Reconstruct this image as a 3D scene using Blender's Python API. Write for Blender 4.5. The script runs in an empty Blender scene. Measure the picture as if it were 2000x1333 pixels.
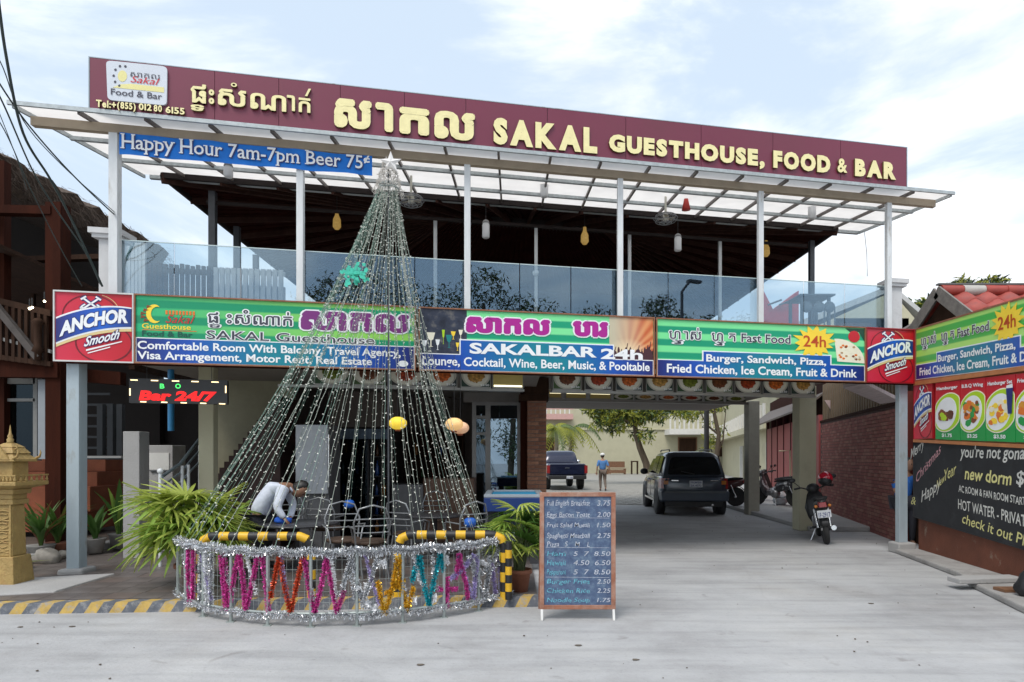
import bpy, bmesh, math, random
from mathutils import Vector, Matrix, Euler
random.seed(7)
R = math.radians
sc = bpy.context.scene
COL = sc.collection

# ------------------------------------------------------------------ camera
FPX, CX, HY, EYE = 1250.0, 1000.0, 893.0, 1.55      # focal length in photo pixels, principal column, horizon row, eye height
cam = bpy.data.cameras.new('camera')
cam.sensor_width = 36; cam.lens = FPX / 2000 * 36
cam.shift_y = (HY - 666.5) / 2000
cam.clip_start = .05; cam.clip_end = 2000
co = bpy.data.objects.new('camera', cam); COL.objects.link(co)
co.location = (0, 0, EYE); co.rotation_euler = (R(90), 0, 0)
sc.camera = co

# ------------------------------------------------------------------ sky and sun
SUN_EL, SUN_AZ = 56, -152          # azimuth measured from +Y (away from the camera) towards +X
world = bpy.data.worlds.new('World'); sc.world = world; world.use_nodes = True
nt = world.node_tree; nd = nt.nodes; lk = nt.links
bg = nd['Background']
sky = nd.new('ShaderNodeTexSky'); sky.sky_type = 'NISHITA'; sky.sun_disc = False
sky.sun_elevation = R(SUN_EL); sky.sun_rotation = R(SUN_AZ); sky.air_density = 1.2; sky.dust_density = 2.5; sky.ozone_density = 1.5
tc = nd.new('ShaderNodeTexCoord')
mp = nd.new('ShaderNodeMapping'); mp.inputs['Scale'].default_value = (1.0, 1.0, 2.6); mp.inputs['Location'].default_value = (1.3, .2, .9)
lk.new(tc.outputs['Generated'], mp.inputs[0])
n1 = nd.new('ShaderNodeTexNoise'); n1.inputs['Scale'].default_value = 1.7; n1.inputs['Detail'].default_value = 9; n1.inputs['Roughness'].default_value = .58
n1.inputs['Distortion'].default_value = .35
lk.new(mp.outputs[0], n1.inputs[0])
cr = nd.new('ShaderNodeValToRGB'); cr.color_ramp.elements[0].position = .42; cr.color_ramp.elements[1].position = .60
cr.color_ramp.interpolation = 'EASE'
lk.new(n1.outputs['Fac'], cr.inputs[0])
n2 = nd.new('ShaderNodeTexNoise'); n2.inputs['Scale'].default_value = 4.5; n2.inputs['Detail'].default_value = 8
lk.new(mp.outputs[0], n2.inputs[0])
cc = nd.new('ShaderNodeValToRGB')
cc.color_ramp.elements[0].position = .3; cc.color_ramp.elements[0].color = (3.7, 3.9, 4.2, 1)
cc.color_ramp.elements[1].position = .7; cc.color_ramp.elements[1].color = (5.9, 5.95, 6.0, 1)
lk.new(n2.outputs['Fac'], cc.inputs[0])
pale = nd.new('ShaderNodeMixRGB'); pale.inputs[0].default_value = .85; pale.inputs[2].default_value = (2.85, 3.35, 3.9, 1)   # thin high veil over the blue
lk.new(sky.outputs[0], pale.inputs[1])
mx = nd.new('ShaderNodeMixRGB'); lk.new(cr.outputs[0], mx.inputs[0]); lk.new(pale.outputs[0], mx.inputs[1]); lk.new(cc.outputs[0], mx.inputs[2])
lk.new(mx.outputs[0], bg.inputs[0]); bg.inputs[1].default_value = .13
sl = bpy.data.lights.new('sun', 'SUN'); sl.energy = 1.15; sl.angle = R(24); sl.color = (1, .955, .89)
so = bpy.data.objects.new('sun', sl); COL.objects.link(so)
_d = Vector((math.sin(R(SUN_AZ)) * math.cos(R(SUN_EL)), math.cos(R(SUN_AZ)) * math.cos(R(SUN_EL)), math.sin(R(SUN_EL))))
so.rotation_euler = _d.to_track_quat('Z', 'Y').to_euler(); so.location = (0, 0, 30)
sc.view_settings.view_transform = 'Standard'; sc.view_settings.look = 'None'
sc.view_settings.exposure = 1.02; sc.view_settings.gamma = 1; sc.view_settings.use_curve_mapping = False
sc.render.engine = 'CYCLES'
sc.cycles.max_bounces = 7; sc.cycles.transparent_max_bounces = 24
sc.cycles.use_denoising = True

# ------------------------------------------------------------------ materials
def srgb(c):
    return tuple(((v / 255) / 12.92 if v / 255 <= .04045 else ((v / 255 + .055) / 1.055) ** 2.4) for v in c)
MATS = {}
def M(name, c, rough=.6, metal=0, var=.12, scale=6, bump=0, bscale=60, emit=None, estr=1, rgb=False, stretch=None, spec=None, coat=0, second=None, sfac=(.45, .65), sscale=2.0):
    if name in MATS: return MATS[name]
    m = bpy.data.materials.new(name); m.use_nodes = True; MATS[name] = m
    t = m.node_tree; N = t.nodes; L = t.links; b = N['Principled BSDF']
    c = srgb(c) if rgb else c
    b.inputs['Roughness'].default_value = rough; b.inputs['Metallic'].default_value = metal
    if spec is not None: b.inputs['Specular IOR Level'].default_value = spec
    if coat: b.inputs['Coat Weight'].default_value = coat; b.inputs['Coat Roughness'].default_value = .06
    if emit:
        b.inputs['Emission Color'].default_value = (*emit, 1); b.inputs['Emission Strength'].default_value = estr
    if var or bump or second:
        tcx = N.new('ShaderNodeTexCoord'); src = tcx.outputs['Object']
        if stretch:
            mpx = N.new('ShaderNodeMapping'); mpx.inputs['Scale'].default_value = stretch; L.new(src, mpx.inputs[0]); src = mpx.outputs[0]
        no = N.new('ShaderNodeTexNoise'); no.inputs['Scale'].default_value = scale; no.inputs['Detail'].default_value = 8; no.inputs['Roughness'].default_value = .62
        L.new(src, no.inputs[0])
        r = N.new('ShaderNodeValToRGB'); r.color_ramp.elements[0].position = .28; r.color_ramp.elements[1].position = .74
        r.color_ramp.elements[0].color = (*[max(0, v * (1 - var)) for v in c], 1); r.color_ramp.elements[1].color = (*[min(1, v * (1 + var)) for v in c], 1)
        L.new(no.outputs['Fac'], r.inputs[0]); out = r.outputs[0]
        if second:
            s2 = N.new('ShaderNodeTexNoise'); s2.inputs['Scale'].default_value = sscale; s2.inputs['Detail'].default_value = 10; s2.inputs['Roughness'].default_value = .7
            L.new(src, s2.inputs[0])
            rr = N.new('ShaderNodeMapRange'); rr.inputs[1].default_value = sfac[0]; rr.inputs[2].default_value = sfac[1]; L.new(s2.outputs['Fac'], rr.inputs[0])
            mm = N.new('ShaderNodeMixRGB'); L.new(rr.outputs[0], mm.inputs[0]); L.new(out, mm.inputs[1]); mm.inputs[2].default_value = (*second, 1); out = mm.outputs[0]
        L.new(out, b.inputs['Base Color'])
        if bump:
            bn = N.new('ShaderNodeTexNoise'); bn.inputs['Scale'].default_value = bscale; bn.inputs['Detail'].default_value = 6; L.new(src, bn.inputs[0])
            bp = N.new('ShaderNodeBump'); bp.inputs['Strength'].default_value = bump; bp.inputs['Distance'].default_value = .02
            L.new(bn.outputs['Fac'], bp.inputs['Height']); L.new(bp.outputs[0], b.inputs['Normal'])
    else:
        b.inputs['Base Color'].default_value = (*c, 1)
    return m

def glass_mat(name, tint, refl, rough=.0):
    m = bpy.data.materials.new(name); m.use_nodes = True; MATS[name] = m
    t = m.node_tree; N = t.nodes; L = t.links; N.remove(N['Principled BSDF'])
    tr = N.new('ShaderNodeBsdfTransparent'); tr.inputs[0].default_value = (*tint, 1)
    gl = N.new('ShaderNodeBsdfGlossy'); gl.inputs['Roughness'].default_value = rough; gl.inputs[0].default_value = (.58, .76, .92, 1)
    lw = N.new('ShaderNodeLayerWeight'); lw.inputs[0].default_value = .25
    ad = N.new('ShaderNodeMath'); ad.operation = 'MULTIPLY_ADD'; ad.inputs[1].default_value = .35; ad.inputs[2].default_value = refl; ad.use_clamp = True
    L.new(lw.outputs['Fresnel'], ad.inputs[0])
    mi = N.new('ShaderNodeMixShader'); L.new(ad.outputs[0], mi.inputs[0]); L.new(tr.outputs[0], mi.inputs[1]); L.new(gl.outputs[0], mi.inputs[2])
    L.new(mi.outputs[0], N['Material Output'].inputs[0])
    return m
def translucent_mat(name, c, fac, rough=.5, transp=0):
    m = bpy.data.materials.new(name); m.use_nodes = True; MATS[name] = m
    t = m.node_tree; N = t.nodes; L = t.links; b = N['Principled BSDF']; b.inputs['Roughness'].default_value = rough
    tcx = N.new('ShaderNodeTexCoord'); no = N.new('ShaderNodeTexNoise'); no.inputs['Scale'].default_value = 3; no.inputs['Detail'].default_value = 7
    L.new(tcx.outputs['Object'], no.inputs[0])
    r = N.new('ShaderNodeValToRGB'); r.color_ramp.elements[0].color = (*[v * .82 for v in c], 1); r.color_ramp.elements[1].color = (*c, 1)
    L.new(no.outputs['Fac'], r.inputs[0]); L.new(r.outputs[0], b.inputs['Base Color'])
    tl = N.new('ShaderNodeBsdfTranslucent'); L.new(r.outputs[0], tl.inputs[0])
    mi = N.new('ShaderNodeMixShader'); mi.inputs[0].default_value = fac
    L.new(b.outputs[0], mi.inputs[1]); L.new(tl.outputs[0], mi.inputs[2]); L.new(mi.outputs[0], N['Material Output'].inputs[0])
    return m
def uv_mat(name, build, rough=.35):
    """material whose colour is a printed pattern over the panel's own UV"""
    m = bpy.data.materials.new(name); m.use_nodes = True; MATS[name] = m
    t = m.node_tree; b = t.nodes['Principled BSDF']; b.inputs['Roughness'].default_value = rough
    tx = t.nodes.new('ShaderNodeTexCoord'); sp = t.nodes.new('ShaderNodeSeparateXYZ'); t.links.new(tx.outputs['UV'], sp.inputs[0])
    t.links.new(build(t, sp.outputs[0], sp.outputs[1], tx.outputs['UV']), b.inputs['Base Color'])
    return m
def math_n(t, op, a, b=None, c=None, clamp=False):
    n = t.nodes.new('ShaderNodeMath'); n.operation = op; n.use_clamp = clamp
    for i, v in enumerate((a, b, c)):
        if v is None: continue
        if hasattr(v, 'is_output'): t.links.new(v, n.inputs[i])
        else: n.inputs[i].default_value = v
    return n.outputs[0]
def mix_n(t, f, a, b):
    n = t.nodes.new('ShaderNodeMixRGB')
    for i, v in enumerate((f, a, b)):
        if hasattr(v, 'is_output'): t.links.new(v, n.inputs[i])
        elif isinstance(v, (int, float)): n.inputs[i].default_value = v
        else: n.inputs[i].default_value = (*v, 1)
    return n.outputs[0]
def ramp_n(t, f, stops):
    n = t.nodes.new('ShaderNodeValToRGB'); e = n.color_ramp.elements
    e[0].position = stops[0][0]; e[0].color = (*stops[0][1], 1); e[1].position = stops[-1][0]; e[1].color = (*stops[-1][1], 1)
    for p, c in stops[1:-1]:
        k = e.new(p); k.color = (*c, 1)
    t.links.new(f, n.inputs[0]); return n.outputs[0]

# ------------------------------------------------------------------ mesh builder
B_ = .2007                                     # how far the facade recedes per metre to the right
def S(X, a, z): return Vector((X, a + B_ * X, z))
def P(px, py, Y): return Vector(((px - CX) / FPX * Y, Y, EYE + (HY - py) / FPX * Y))
def facY(px, a): return a / (1 - B_ * (px - CX) / FPX)
def facX(px, a): return (px - CX) / FPX * facY(px, a)
def Q(px, py, a): return P(px, py, facY(px, a))
def G(px, py, z=0):                            # the point of the ground (height z) seen at a pixel
    Y = (EYE - z) * FPX / (py - HY); return Vector(((px - CX) / FPX * Y, Y, z))

class MB:
    def __init__(s): s.v = []; s.f = []; s.mi = []; s.uv = {}; s.sm = []
    def add(s, vs, fs, mi=0, smooth=False):
        o = len(s.v); s.v += [Vector(v) for v in vs]
        for f in fs: s.f.append([i + o for i in f]); s.mi.append(mi); s.sm.append(smooth)
        return s
    def box(s, p0, p1, mi=0, fn=None):
        x0, y0, z0 = p0; x1, y1, z1 = p1
        vs = [Vector(p) for p in ((x0,y0,z0),(x1,y0,z0),(x1,y1,z0),(x0,y1,z0),(x0,y0,z1),(x1,y0,z1),(x1,y1,z1),(x0,y1,z1))]
        if fn: vs = [fn(v) for v in vs]
        return s.add(vs, [(3,2,1,0),(4,5,6,7),(0,1,5,4),(1,2,6,5),(2,3,7,6),(3,0,4,7)], mi)
    def sbox(s, X0, X1, a0, a1, z0, z1, mi=0): return s.box((X0, a0, z0), (X1, a1, z1), mi, lambda v: S(*v))
    def hexa(s, b4, t4, mi=0): return s.add(list(b4) + list(t4), [(3,2,1,0),(4,5,6,7),(0,1,5,4),(1,2,6,5),(2,3,7,6),(3,0,4,7)], mi)
    def bar(s, a, b, w, h=None, mi=0, up=Vector((0,0,1))):
        a, b = Vector(a), Vector(b); h = h or w; d = (b - a).normalized()
        if abs(d.dot(up)) > .98: up = Vector((0, 1, 0))
        x = d.cross(up).normalized(); y = x.cross(d).normalized()
        q = [x * i * w / 2 + y * j * h / 2 for i, j in ((-1,-1),(1,-1),(1,1),(-1,1))]
        return s.add([a + k for k in q] + [b + k for k in q], [(0,1,2,3),(7,6,5,4),(4,5,1,0),(5,6,2,1),(6,7,3,2),(7,4,0,3)], mi)
    def tube(s, path, r, n=8, mi=0, cap=True, closed=False, smooth=True):
        path = [Vector(p) for p in path]; m = len(path); rs = r if isinstance(r, (list, tuple)) else [r] * m
        vs = []; ref = Vector((0, 0, 1))
        for i, p in enumerate(path):
            d = (path[(i + 1) % m] - path[i - 1]) if closed else (path[min(i + 1, m - 1)] - path[max(i - 1, 0)])
            d = d.normalized() if d.length > 1e-9 else Vector((0, 0, 1))
            if abs(d.dot(ref)) > .95: ref = Vector((1, 0, 0)) if abs(d.x) < .9 else Vector((0, 1, 0))
            x = d.cross(ref).normalized(); y = x.cross(d).normalized(); ref = y
            vs += [p + (x * math.cos(2 * math.pi * k / n) + y * math.sin(2 * math.pi * k / n)) * rs[i] for k in range(n)]
        fs = []
        for i in range(m if closed else m - 1):
            j = (i + 1) % m
            fs += [(i * n + k, i * n + (k + 1) % n, j * n + (k + 1) % n, j * n + k) for k in range(n)]
        s.add(vs, fs, mi, smooth)
        if cap and not closed:
            s.add(vs[:n], [tuple(range(n - 1, -1, -1))], mi); s.add(vs[-n:], [tuple(range(n))], mi)
        return s
    def lathe(s, c, prof, n=16, mi=0, axis='z', smooth=True):
        c = Vector(c); vs = []
        for r, h in prof:
            for k in range(n):
                t = 2 * math.pi * k / n; p = (r * math.cos(t), r * math.sin(t), h)
                if axis == 'x': p = (h, p[0], p[1])
                if axis == 'y': p = (p[0], h, p[1])
                vs.append(c + Vector(p))
        fs = [(i * n + k, i * n + (k + 1) % n, (i + 1) * n + (k + 1) % n, (i + 1) * n + k) for i in range(len(prof) - 1) for k in range(n)]
        if prof[0][0] > 1e-4: fs.append(tuple(range(n - 1, -1, -1)))
        if prof[-1][0] > 1e-4: fs.append(tuple((len(prof) - 1) * n + k for k in range(n)))
        return s.add(vs, fs, mi, smooth)
    def ball(s, c, r, n=10, m=7, mi=0, sc3=(1, 1, 1)):
        c = Vector(c); vs = []
        for i in range(m + 1):
            ph = math.pi * i / m
            for k in range(n):
                t = 2 * math.pi * k / n
                vs.append(c + Vector((r * sc3[0] * math.sin(ph) * math.cos(t), r * sc3[1] * math.sin(ph) * math.sin(t), r * sc3[2] * math.cos(ph))))
        return s.add(vs, [(i * n + k, (i + 1) * n + k, (i + 1) * n + (k + 1) % n, i * n + (k + 1) % n) for i in range(m) for k in range(n)], mi, True)
    def prism(s, pts, ext, mi=0):
        n = len(pts); pts = [Vector(p) for p in pts]; ext = Vector(ext)
        return s.add(pts + [p + ext for p in pts], [tuple(range(n - 1, -1, -1)), tuple(range(n, 2 * n))] + [(i, (i + 1) % n, n + (i + 1) % n, n + i) for i in range(n)], mi)
    def loft(s, rings, mi=0, smooth=True, caps=True):
        n = len(rings[0]); vs = [Vector(p) for r in rings for p in r]
        fs = [(i * n + k, i * n + (k + 1) % n, (i + 1) * n + (k + 1) % n, (i + 1) * n + k) for i in range(len(rings) - 1) for k in range(n)]
        if caps: fs += [tuple(range(n - 1, -1, -1)), tuple((len(rings) - 1) * n + k for k in range(n))]
        return s.add(vs, fs, mi, smooth)
    def quad(s, a, b, c, d, mi=0): return s.add([a, b, c, d], [(0, 1, 2, 3)], mi)
    def mesh(s, name, mats, loc=Vector((0, 0, 0))):
        me = bpy.data.meshes.new(name)
        me.from_pydata([tuple(v - loc) for v in s.v], [], s.f)
        mats = mats if isinstance(mats, (list, tuple)) else [mats]
        for m in mats: me.materials.append(m)
        if len(mats) > 1: me.polygons.foreach_set('material_index', s.mi)
        me.polygons.foreach_set('use_smooth', s.sm)
        me.update(); return me

def tag(o, label=None, cat=None, group=None, kind=None):
    if label: o['label'] = label
    if cat: o['category'] = cat
    if group: o['group'] = group
    if kind: o['kind'] = kind
    return o
def wloc(p):
    l = Vector((0, 0, 0))
    while p: l += Vector(p.location); p = p.parent
    return l
def thing(name, label, cat, loc, group=None, rz=0):
    o = bpy.data.objects.new(name, None); COL.objects.link(o); o.location = loc; o.empty_display_size = .2
    o.rotation_euler = (0, 0, rz)
    return tag(o, label, cat, group)
def part(name, mb, mats, parent, local=False, kind=None, bevel=0):
    """mb in world coordinates (parent unrotated) or, with local, in the thing's own"""
    me = mb.mesh(name, mats, Vector((0, 0, 0)) if local else wloc(parent))
    o = bpy.data.objects.new(name, me); COL.objects.link(o); o.parent = parent
    if kind: o['kind'] = kind
    if bevel:
        bv = o.modifiers.new('bevel', 'BEVEL'); bv.width = bevel; bv.segments = 2; bv.limit_method = 'ANGLE'
    return o
def solo(name, mb, mats, label=None, cat=None, group=None, kind=None, loc=None, bevel=0):
    loc = Vector(loc) if loc is not None else (sum(mb.v, Vector()) / len(mb.v))
    o = bpy.data.objects.new(name, mb.mesh(name, mats, loc)); COL.objects.link(o); o.location = loc
    if bevel:
        bv = o.modifiers.new('bevel', 'BEVEL'); bv.width = bevel; bv.segments = 2; bv.limit_method = 'ANGLE'
    return tag(o, label, cat, group, kind)
def inst(name, me, parent, loc=(0, 0, 0), rot=(0, 0, 0), scl=(1, 1, 1)):
    o = bpy.data.objects.new(name, me); COL.objects.link(o); o.parent = parent
    o.location = loc; o.rotation_euler = rot; o.scale = scl
    return o
def kids(o): return KID.get(o.name, [])
KID = {}
def index_kids():
    KID.clear()
    for o in bpy.data.objects:
        if o.parent: KID.setdefault(o.parent.name, []).append(o)
def copy_tree(o, parent=None):
    c = o.copy(); COL.objects.link(c)
    if parent: c.parent = parent
    for ch in kids(o): copy_tree(ch, c)
    return c

# ------------------------------------------------------------------ common materials
concrete = M('concrete', (.36, .355, .35), .85, var=.10, scale=1.2, bump=.35, bscale=45, second=(.27, .265, .26), sfac=(.5, .75), sscale=.55)
def ground_mat():
    m = M('forecourt_concrete', (.40, .403, .41), .86, var=.10, scale=.9, bump=.30, bscale=30, second=(.36, .35, .34), sfac=(.52, .74), sscale=.42)
    t = m.node_tree; N = t.nodes; L = t.links; b = N['Principled BSDF']
    src = b.inputs['Base Color'].links[0].from_socket
    tcx = N.new('ShaderNodeTexCoord')
    no = N.new('ShaderNodeTexNoise'); no.inputs['Scale'].default_value = 22; no.inputs['Detail'].default_value = 9; no.inputs['Roughness'].default_value = .8
    L.new(tcx.outputs['Object'], no.inputs[0])
    sp = ramp_n(t, no.outputs['Fac'], [(.30, (.72, .71, .70)), (.45, (.98, .98, .98)), (.62, (1, 1, 1)), (.75, (1.0, 1.0, 1.0))])
    mp_ = N.new('ShaderNodeMapping'); mp_.inputs['Scale'].default_value = (.35, 3.2, 1); mp_.inputs['Rotation'].default_value = (0, 0, R(14)); L.new(tcx.outputs['Object'], mp_.inputs[0])
    st = N.new('ShaderNodeTexNoise'); st.inputs['Scale'].default_value = 1.6; st.inputs['Detail'].default_value = 6; L.new(mp_.outputs[0], st.inputs[0])
    sr = ramp_n(t, st.outputs['Fac'], [(.35, (.84, .84, .84)), (.55, (1, 1, 1)), (.7, (1, 1, 1))])
    vo = N.new('ShaderNodeTexVoronoi'); vo.feature = 'DISTANCE_TO_EDGE'; vo.inputs['Scale'].default_value = .33
    wn = N.new('ShaderNodeTexNoise'); wn.inputs['Scale'].default_value = 1.1; wn.inputs['Detail'].default_value = 6
    L.new(tcx.outputs['Object'], wn.inputs[0])
    wv = N.new('ShaderNodeMixRGB'); wv.inputs[0].default_value = .22; L.new(tcx.outputs['Object'], wv.inputs[1]); L.new(wn.outputs['Color'], wv.inputs[2]); L.new(wv.outputs[0], vo.inputs[0])
    vr = ramp_n(t, vo.outputs['Distance'], [(0, (.6, .59, .58)), (.002, (.8, .8, .8)), (.006, (1, 1, 1))])
    def mul(a, b_, f=1):
        n = N.new('ShaderNodeMixRGB'); n.blend_type = 'MULTIPLY'; n.inputs[0].default_value = f; L.new(a, n.inputs[1]); L.new(b_, n.inputs[2]); return n.outputs[0]
    oi = N.new('ShaderNodeTexNoise'); oi.inputs['Scale'].default_value = 2.6; oi.inputs['Detail'].default_value = 5; oi.inputs['Distortion'].default_value = .6; L.new(tcx.outputs['Object'], oi.inputs[0])
    orr = ramp_n(t, oi.outputs['Fac'], [(0, (1, 1, 1)), (.66, (1, 1, 1)), (.74, (.72, .70, .68))])
    bgn = N.new('ShaderNodeTexNoise'); bgn.inputs['Scale'].default_value = .55; bgn.inputs['Detail'].default_value = 7; bgn.inputs['Roughness'].default_value = .7; L.new(tcx.outputs['Object'], bgn.inputs[0])
    br_ = ramp_n(t, bgn.outputs['Fac'], [(.36, (.80, .79, .785)), (.5, (.97, .97, .97)), (.62, (1.06, 1.055, 1.04))])
    L.new(mul(mul(mul(mul(mul(src, sp, .9), sr), vr, .12), orr), br_), b.inputs['Base Color'])
    return m
forecourt = ground_mat()
white_steel = M('white_steel', (.66, .68, .69), .4, .0, var=.12, scale=9, second=(.40, .36, .30), sfac=(.58, .74), sscale=5, stretch=(1, 1, .3))
grey_steel = M('galvanised_steel', (.42, .46, .47), .45, .25, var=.22, scale=14, bump=.1)
lower_steel = M('grey_painted_steel', (.38, .45, .49), .5, .1, var=.16, scale=5, second=(.22, .19, .15), sfac=(.54, .70), sscale=5, stretch=(1, 1, .3))
tan_steel = M('tan_painted_beam', (.36, .29, .21), .5, var=.12, scale=6)
dark_steel = M('dark_steel', (.07, .075, .085), .5, .2, var=.2)
black = M('black_plastic', (.02, .02, .021), .45, var=.2)
rubber = M('rubber', (.022, .022, .022), .8, var=.25, scale=20)
chrome = M('chrome', (.75, .76, .77), .16, 1, var=.05)
cream = M('cream_paint', (.50, .47, .33), .8, var=.08, scale=2.5, bump=.12, second=(.38, .35, .25), sfac=(.55, .8), sscale=1.3)
cream_light = M('pale_cream_wall', (.43, .41, .29), .85, var=.06, scale=1.5, second=(.36, .34, .24), sfac=(.5, .8), sscale=.6)
offwhite = M('white_plaster', (.62, .61, .58), .8, var=.08, scale=3, second=(.45, .44, .42), sfac=(.55, .8), sscale=2)
wood_dark = M('dark_timber', (.04, .02, .012), .8, spec=.15, var=.35, scale=8, stretch=(1, 1, .15), bump=.2)
wood_red = M('red_brown_timber', (.034, .008, .0035), .85, spec=.12, var=.3, scale=7, stretch=(1, 1, .15), bump=.2)
wood = M('brown_timber', (.17, .085, .045), .55, var=.3, scale=9, stretch=(1, .2, 1), bump=.15)
brick_red = M('brick_face', (.30, .14, .09), .85, var=.3, scale=9, bump=.4, bscale=70)
brick_red2 = M('brick_face_orange', (.38, .19, .12), .85, var=.3, scale=9, bump=.4, bscale=70)
brick_purple = M('brick_dark_red', (.27, .09, .075), .8, var=.3, scale=7, bump=.4, bscale=70)
brick_purple2 = M('brick_worn_red', (.33, .14, .11), .8, var=.3, scale=7, bump=.4, bscale=70)
mortar = M('mortar', (.20, .17, .15), .9, var=.2, bump=.3)
mortar_dark = M('mortar_dark', (.10, .06, .055), .9, var=.2, bump=.3)
maroon = M('maroon_sheet', (.175, .027, .058), .38, var=.07, scale=1.6, second=(.15, .03, .05), sfac=(.45, .75), sscale=.8)
gold = M('gilded_letter', (.86, .77, .40), .5, 0, var=.10, scale=12)
letter_side = M('letter_side', (.10, .07, .02), .6, var=.2)
polycarb = translucent_mat('polycarbonate', (.97, .95, .93), .80, .3)
bal_glass = glass_mat('balustrade_glass', (.78, .84, .86), .15)
pane_glass = glass_mat('window_glass', (.55, .6, .62), .10)
def flat(name, rgb, rough=.4, var=.05): return M(name, rgb, rough, rgb=True, var=var, scale=5)
p_white = flat('print_white', (236, 238, 240)); p_navy = flat('print_navy', (24, 38, 110)); p_blue = flat('print_blue', (20, 84, 172))
p_red = flat('print_red', (196, 22, 40)); p_yellow = flat('print_yellow', (250, 214, 60)); p_orange = flat('print_orange', (226, 118, 40))
p_purple = flat('print_purple', (120, 44, 120)); p_magenta = flat('print_magenta', (170, 24, 140)); p_black = flat('print_black', (22, 22, 26))
p_grey = flat('print_grey', (62, 62, 76)); p_green = flat('print_green', (20, 150, 70)); p_lime = flat('print_lime', (176, 214, 30))
p_dkgreen = flat('print_dark_green', (14, 70, 50)); p_cream = flat('print_cream', (238, 232, 210)); p_brown = flat('print_brown', (130, 66, 34))
p_teal = flat('print_teal', (20, 130, 130)); p_deepgreen = flat('print_deep_green', (10, 84, 70))  # teal ink, and the deep green ink of the small logo lettering

# ------------------------------------------------------------------ sign sheets: flat planes on which print and letters are laid
_tm = {}
def glyphs(s, off=0.0, shear=0.0, ext=0.0):
    k = (s, off, shear, ext)
    if k in _tm: return _tm[k]
    if off and any(0x1780 <= ord(c) <= 0x17ff for c in s):
        # these glyphs have overlapping outlines: thicken them by stamping slightly shifted, slightly lifted copies
        v0, f0 = glyphs(s, 0, shear, ext); vs, fs = [], []; n = 10
        for i in range(n + 1):
            r_ = off * 1.15 if i < n else 0; a = 2 * math.pi * i / n; o = len(vs)
            vs += [Vector((v.x + r_ * math.cos(a), v.y + r_ * math.sin(a), v.z + i * .00012)) for v in v0]; fs += [tuple(q + o for q in f) for f in f0]
        _tm[k] = (vs, fs); return _tm[k]
    c = bpy.data.curves.new('t', 'FONT'); c.body = s; c.offset = off; c.shear = shear; c.extrude = ext; c.resolution_u = 3
    o = bpy.data.objects.new('t', c)
    me = bpy.data.meshes.new_from_object(o)
    vs = [v.co.copy() for v in me.vertices]; fs = [tuple(p.vertices) for p in me.polygons]
    bpy.data.objects.remove(o); bpy.data.curves.remove(c); bpy.data.meshes.remove(me)
    _tm[k] = (vs, fs); return _tm[k]

class Sheet:
    def __init__(s, p0, p1):        # two points on the plane; the viewer is on the side towards the camera
        s.O = Vector(p0); d = Vector(p1) - s.O; d.z = 0; s.U = d.normalized(); s.N = Vector((s.U.y, -s.U.x, 0))
    def w(s, u, v, lift=0): return s.O + s.U * u + Vector((0, 0, v)) + s.N * lift - Vector((0, 0, s.O.z))
    def hit(s, px, py):
        d = Vector(((px - CX) / FPX, 1, (HY - py) / FPX)); c = Vector((0, 0, EYE))
        t = (s.O - c).dot(s.N) / d.dot(s.N); p = c + d * t
        return ((p - s.O).dot(s.U), p.z)
    def poly(s, pts, name, mat, parent, lift=.003, thick=.002, px=True, mb=None):
        q = [s.hit(*p) if px else p for p in pts]
        m = mb or MB()
        n = len(q)
        m.prism([s.w(u, v, lift) for u, v in q], -s.N * thick)
        if mb is None: return part(name, m, mat, parent)
    def uvquad(s, u0, u1, z0, z1, name, mat, parent, lift=.003, thick=.02, zr=None):
        zr = zr or (z0, z1)
        m = MB(); a, b, c, d = s.w(u0, z0, lift), s.w(u1, zr[0], lift), s.w(u1, zr[1], lift), s.w(u0, z1, lift); e = -s.N * thick
        m.add([a, b, c, d, a + e, b + e, c + e, d + e], [(0, 1, 2, 3), (7, 6, 5, 4), (4, 5, 1, 0), (5, 6, 2, 1), (6, 7, 3, 2), (7, 4, 0, 3)])
        o = part(name, m, mat, parent); uvl = o.data.uv_layers.new(name='UVMap')
        co4 = [(0, 0), (1, 0), (1, 1), (0, 1)]
        for i in range(4): uvl.data[i].uv = co4[i]
        for i in range(4, len(uvl.data)): uvl.data[i].uv = (.01, .01)
        return o
    def text(s, st, x0, y0, x1, h, name, mat, parent, off=.0, shear=0, lift=.006, ext=0.0, cap=.7, warp=None, slope=0, kern=None, mb=None):
        """st fitted between photo columns x0..x1 with its baseline at (x0,y0) and capitals h pixels tall; slope lets the line climb"""
        u0, v0 = s.hit(x0, y0); u1, _ = s.hit(x1, y0); _, vt = s.hit(x0, y0 - h)
        return s.text_uv(st, u0, v0, u1, vt - v0, name, mat, parent, off, shear, lift, ext, cap, warp, slope, mb)
    def text_uv(s, st, u0, v0, u1, hh, name, mat, parent, off=.0, shear=0, lift=.006, ext=0.0, cap=.7, warp=None, slope=0, mb=None):
        base, _ = glyphs(st, 0, shear, 0); xs = [v.x for v in base]; a, b = min(xs), max(xs)
        vs, fs = glyphs(st, off, shear, ext)
        kx = (u1 - u0) / (b - a); kz = hh / cap; m = mb or MB(); out = []
        for v in vs:
            f = (v.x - a) / (b - a); u = u0 + (v.x - a) * kx; z = v0 + v.y * kz + slope * (u - u0) + (warp(f) if warp else 0)
            out.append(s.w(u, z, lift + (v.z * 1.0)))
        if mb is not None: mb.add(out, fs); return
        m.add(out, fs)
        return part(name, m, mat, parent)
def ell(cx, cy, rx, ry, n=20, a0=0, a1=360):
    return [(cx + rx * math.cos(R(a0 + (a1 - a0) * i / (n if a1 - a0 >= 360 else n - 1))), cy - ry * math.sin(R(a0 + (a1 - a0) * i / (n if a1 - a0 >= 360 else n - 1)))) for i in range(n)]

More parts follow.
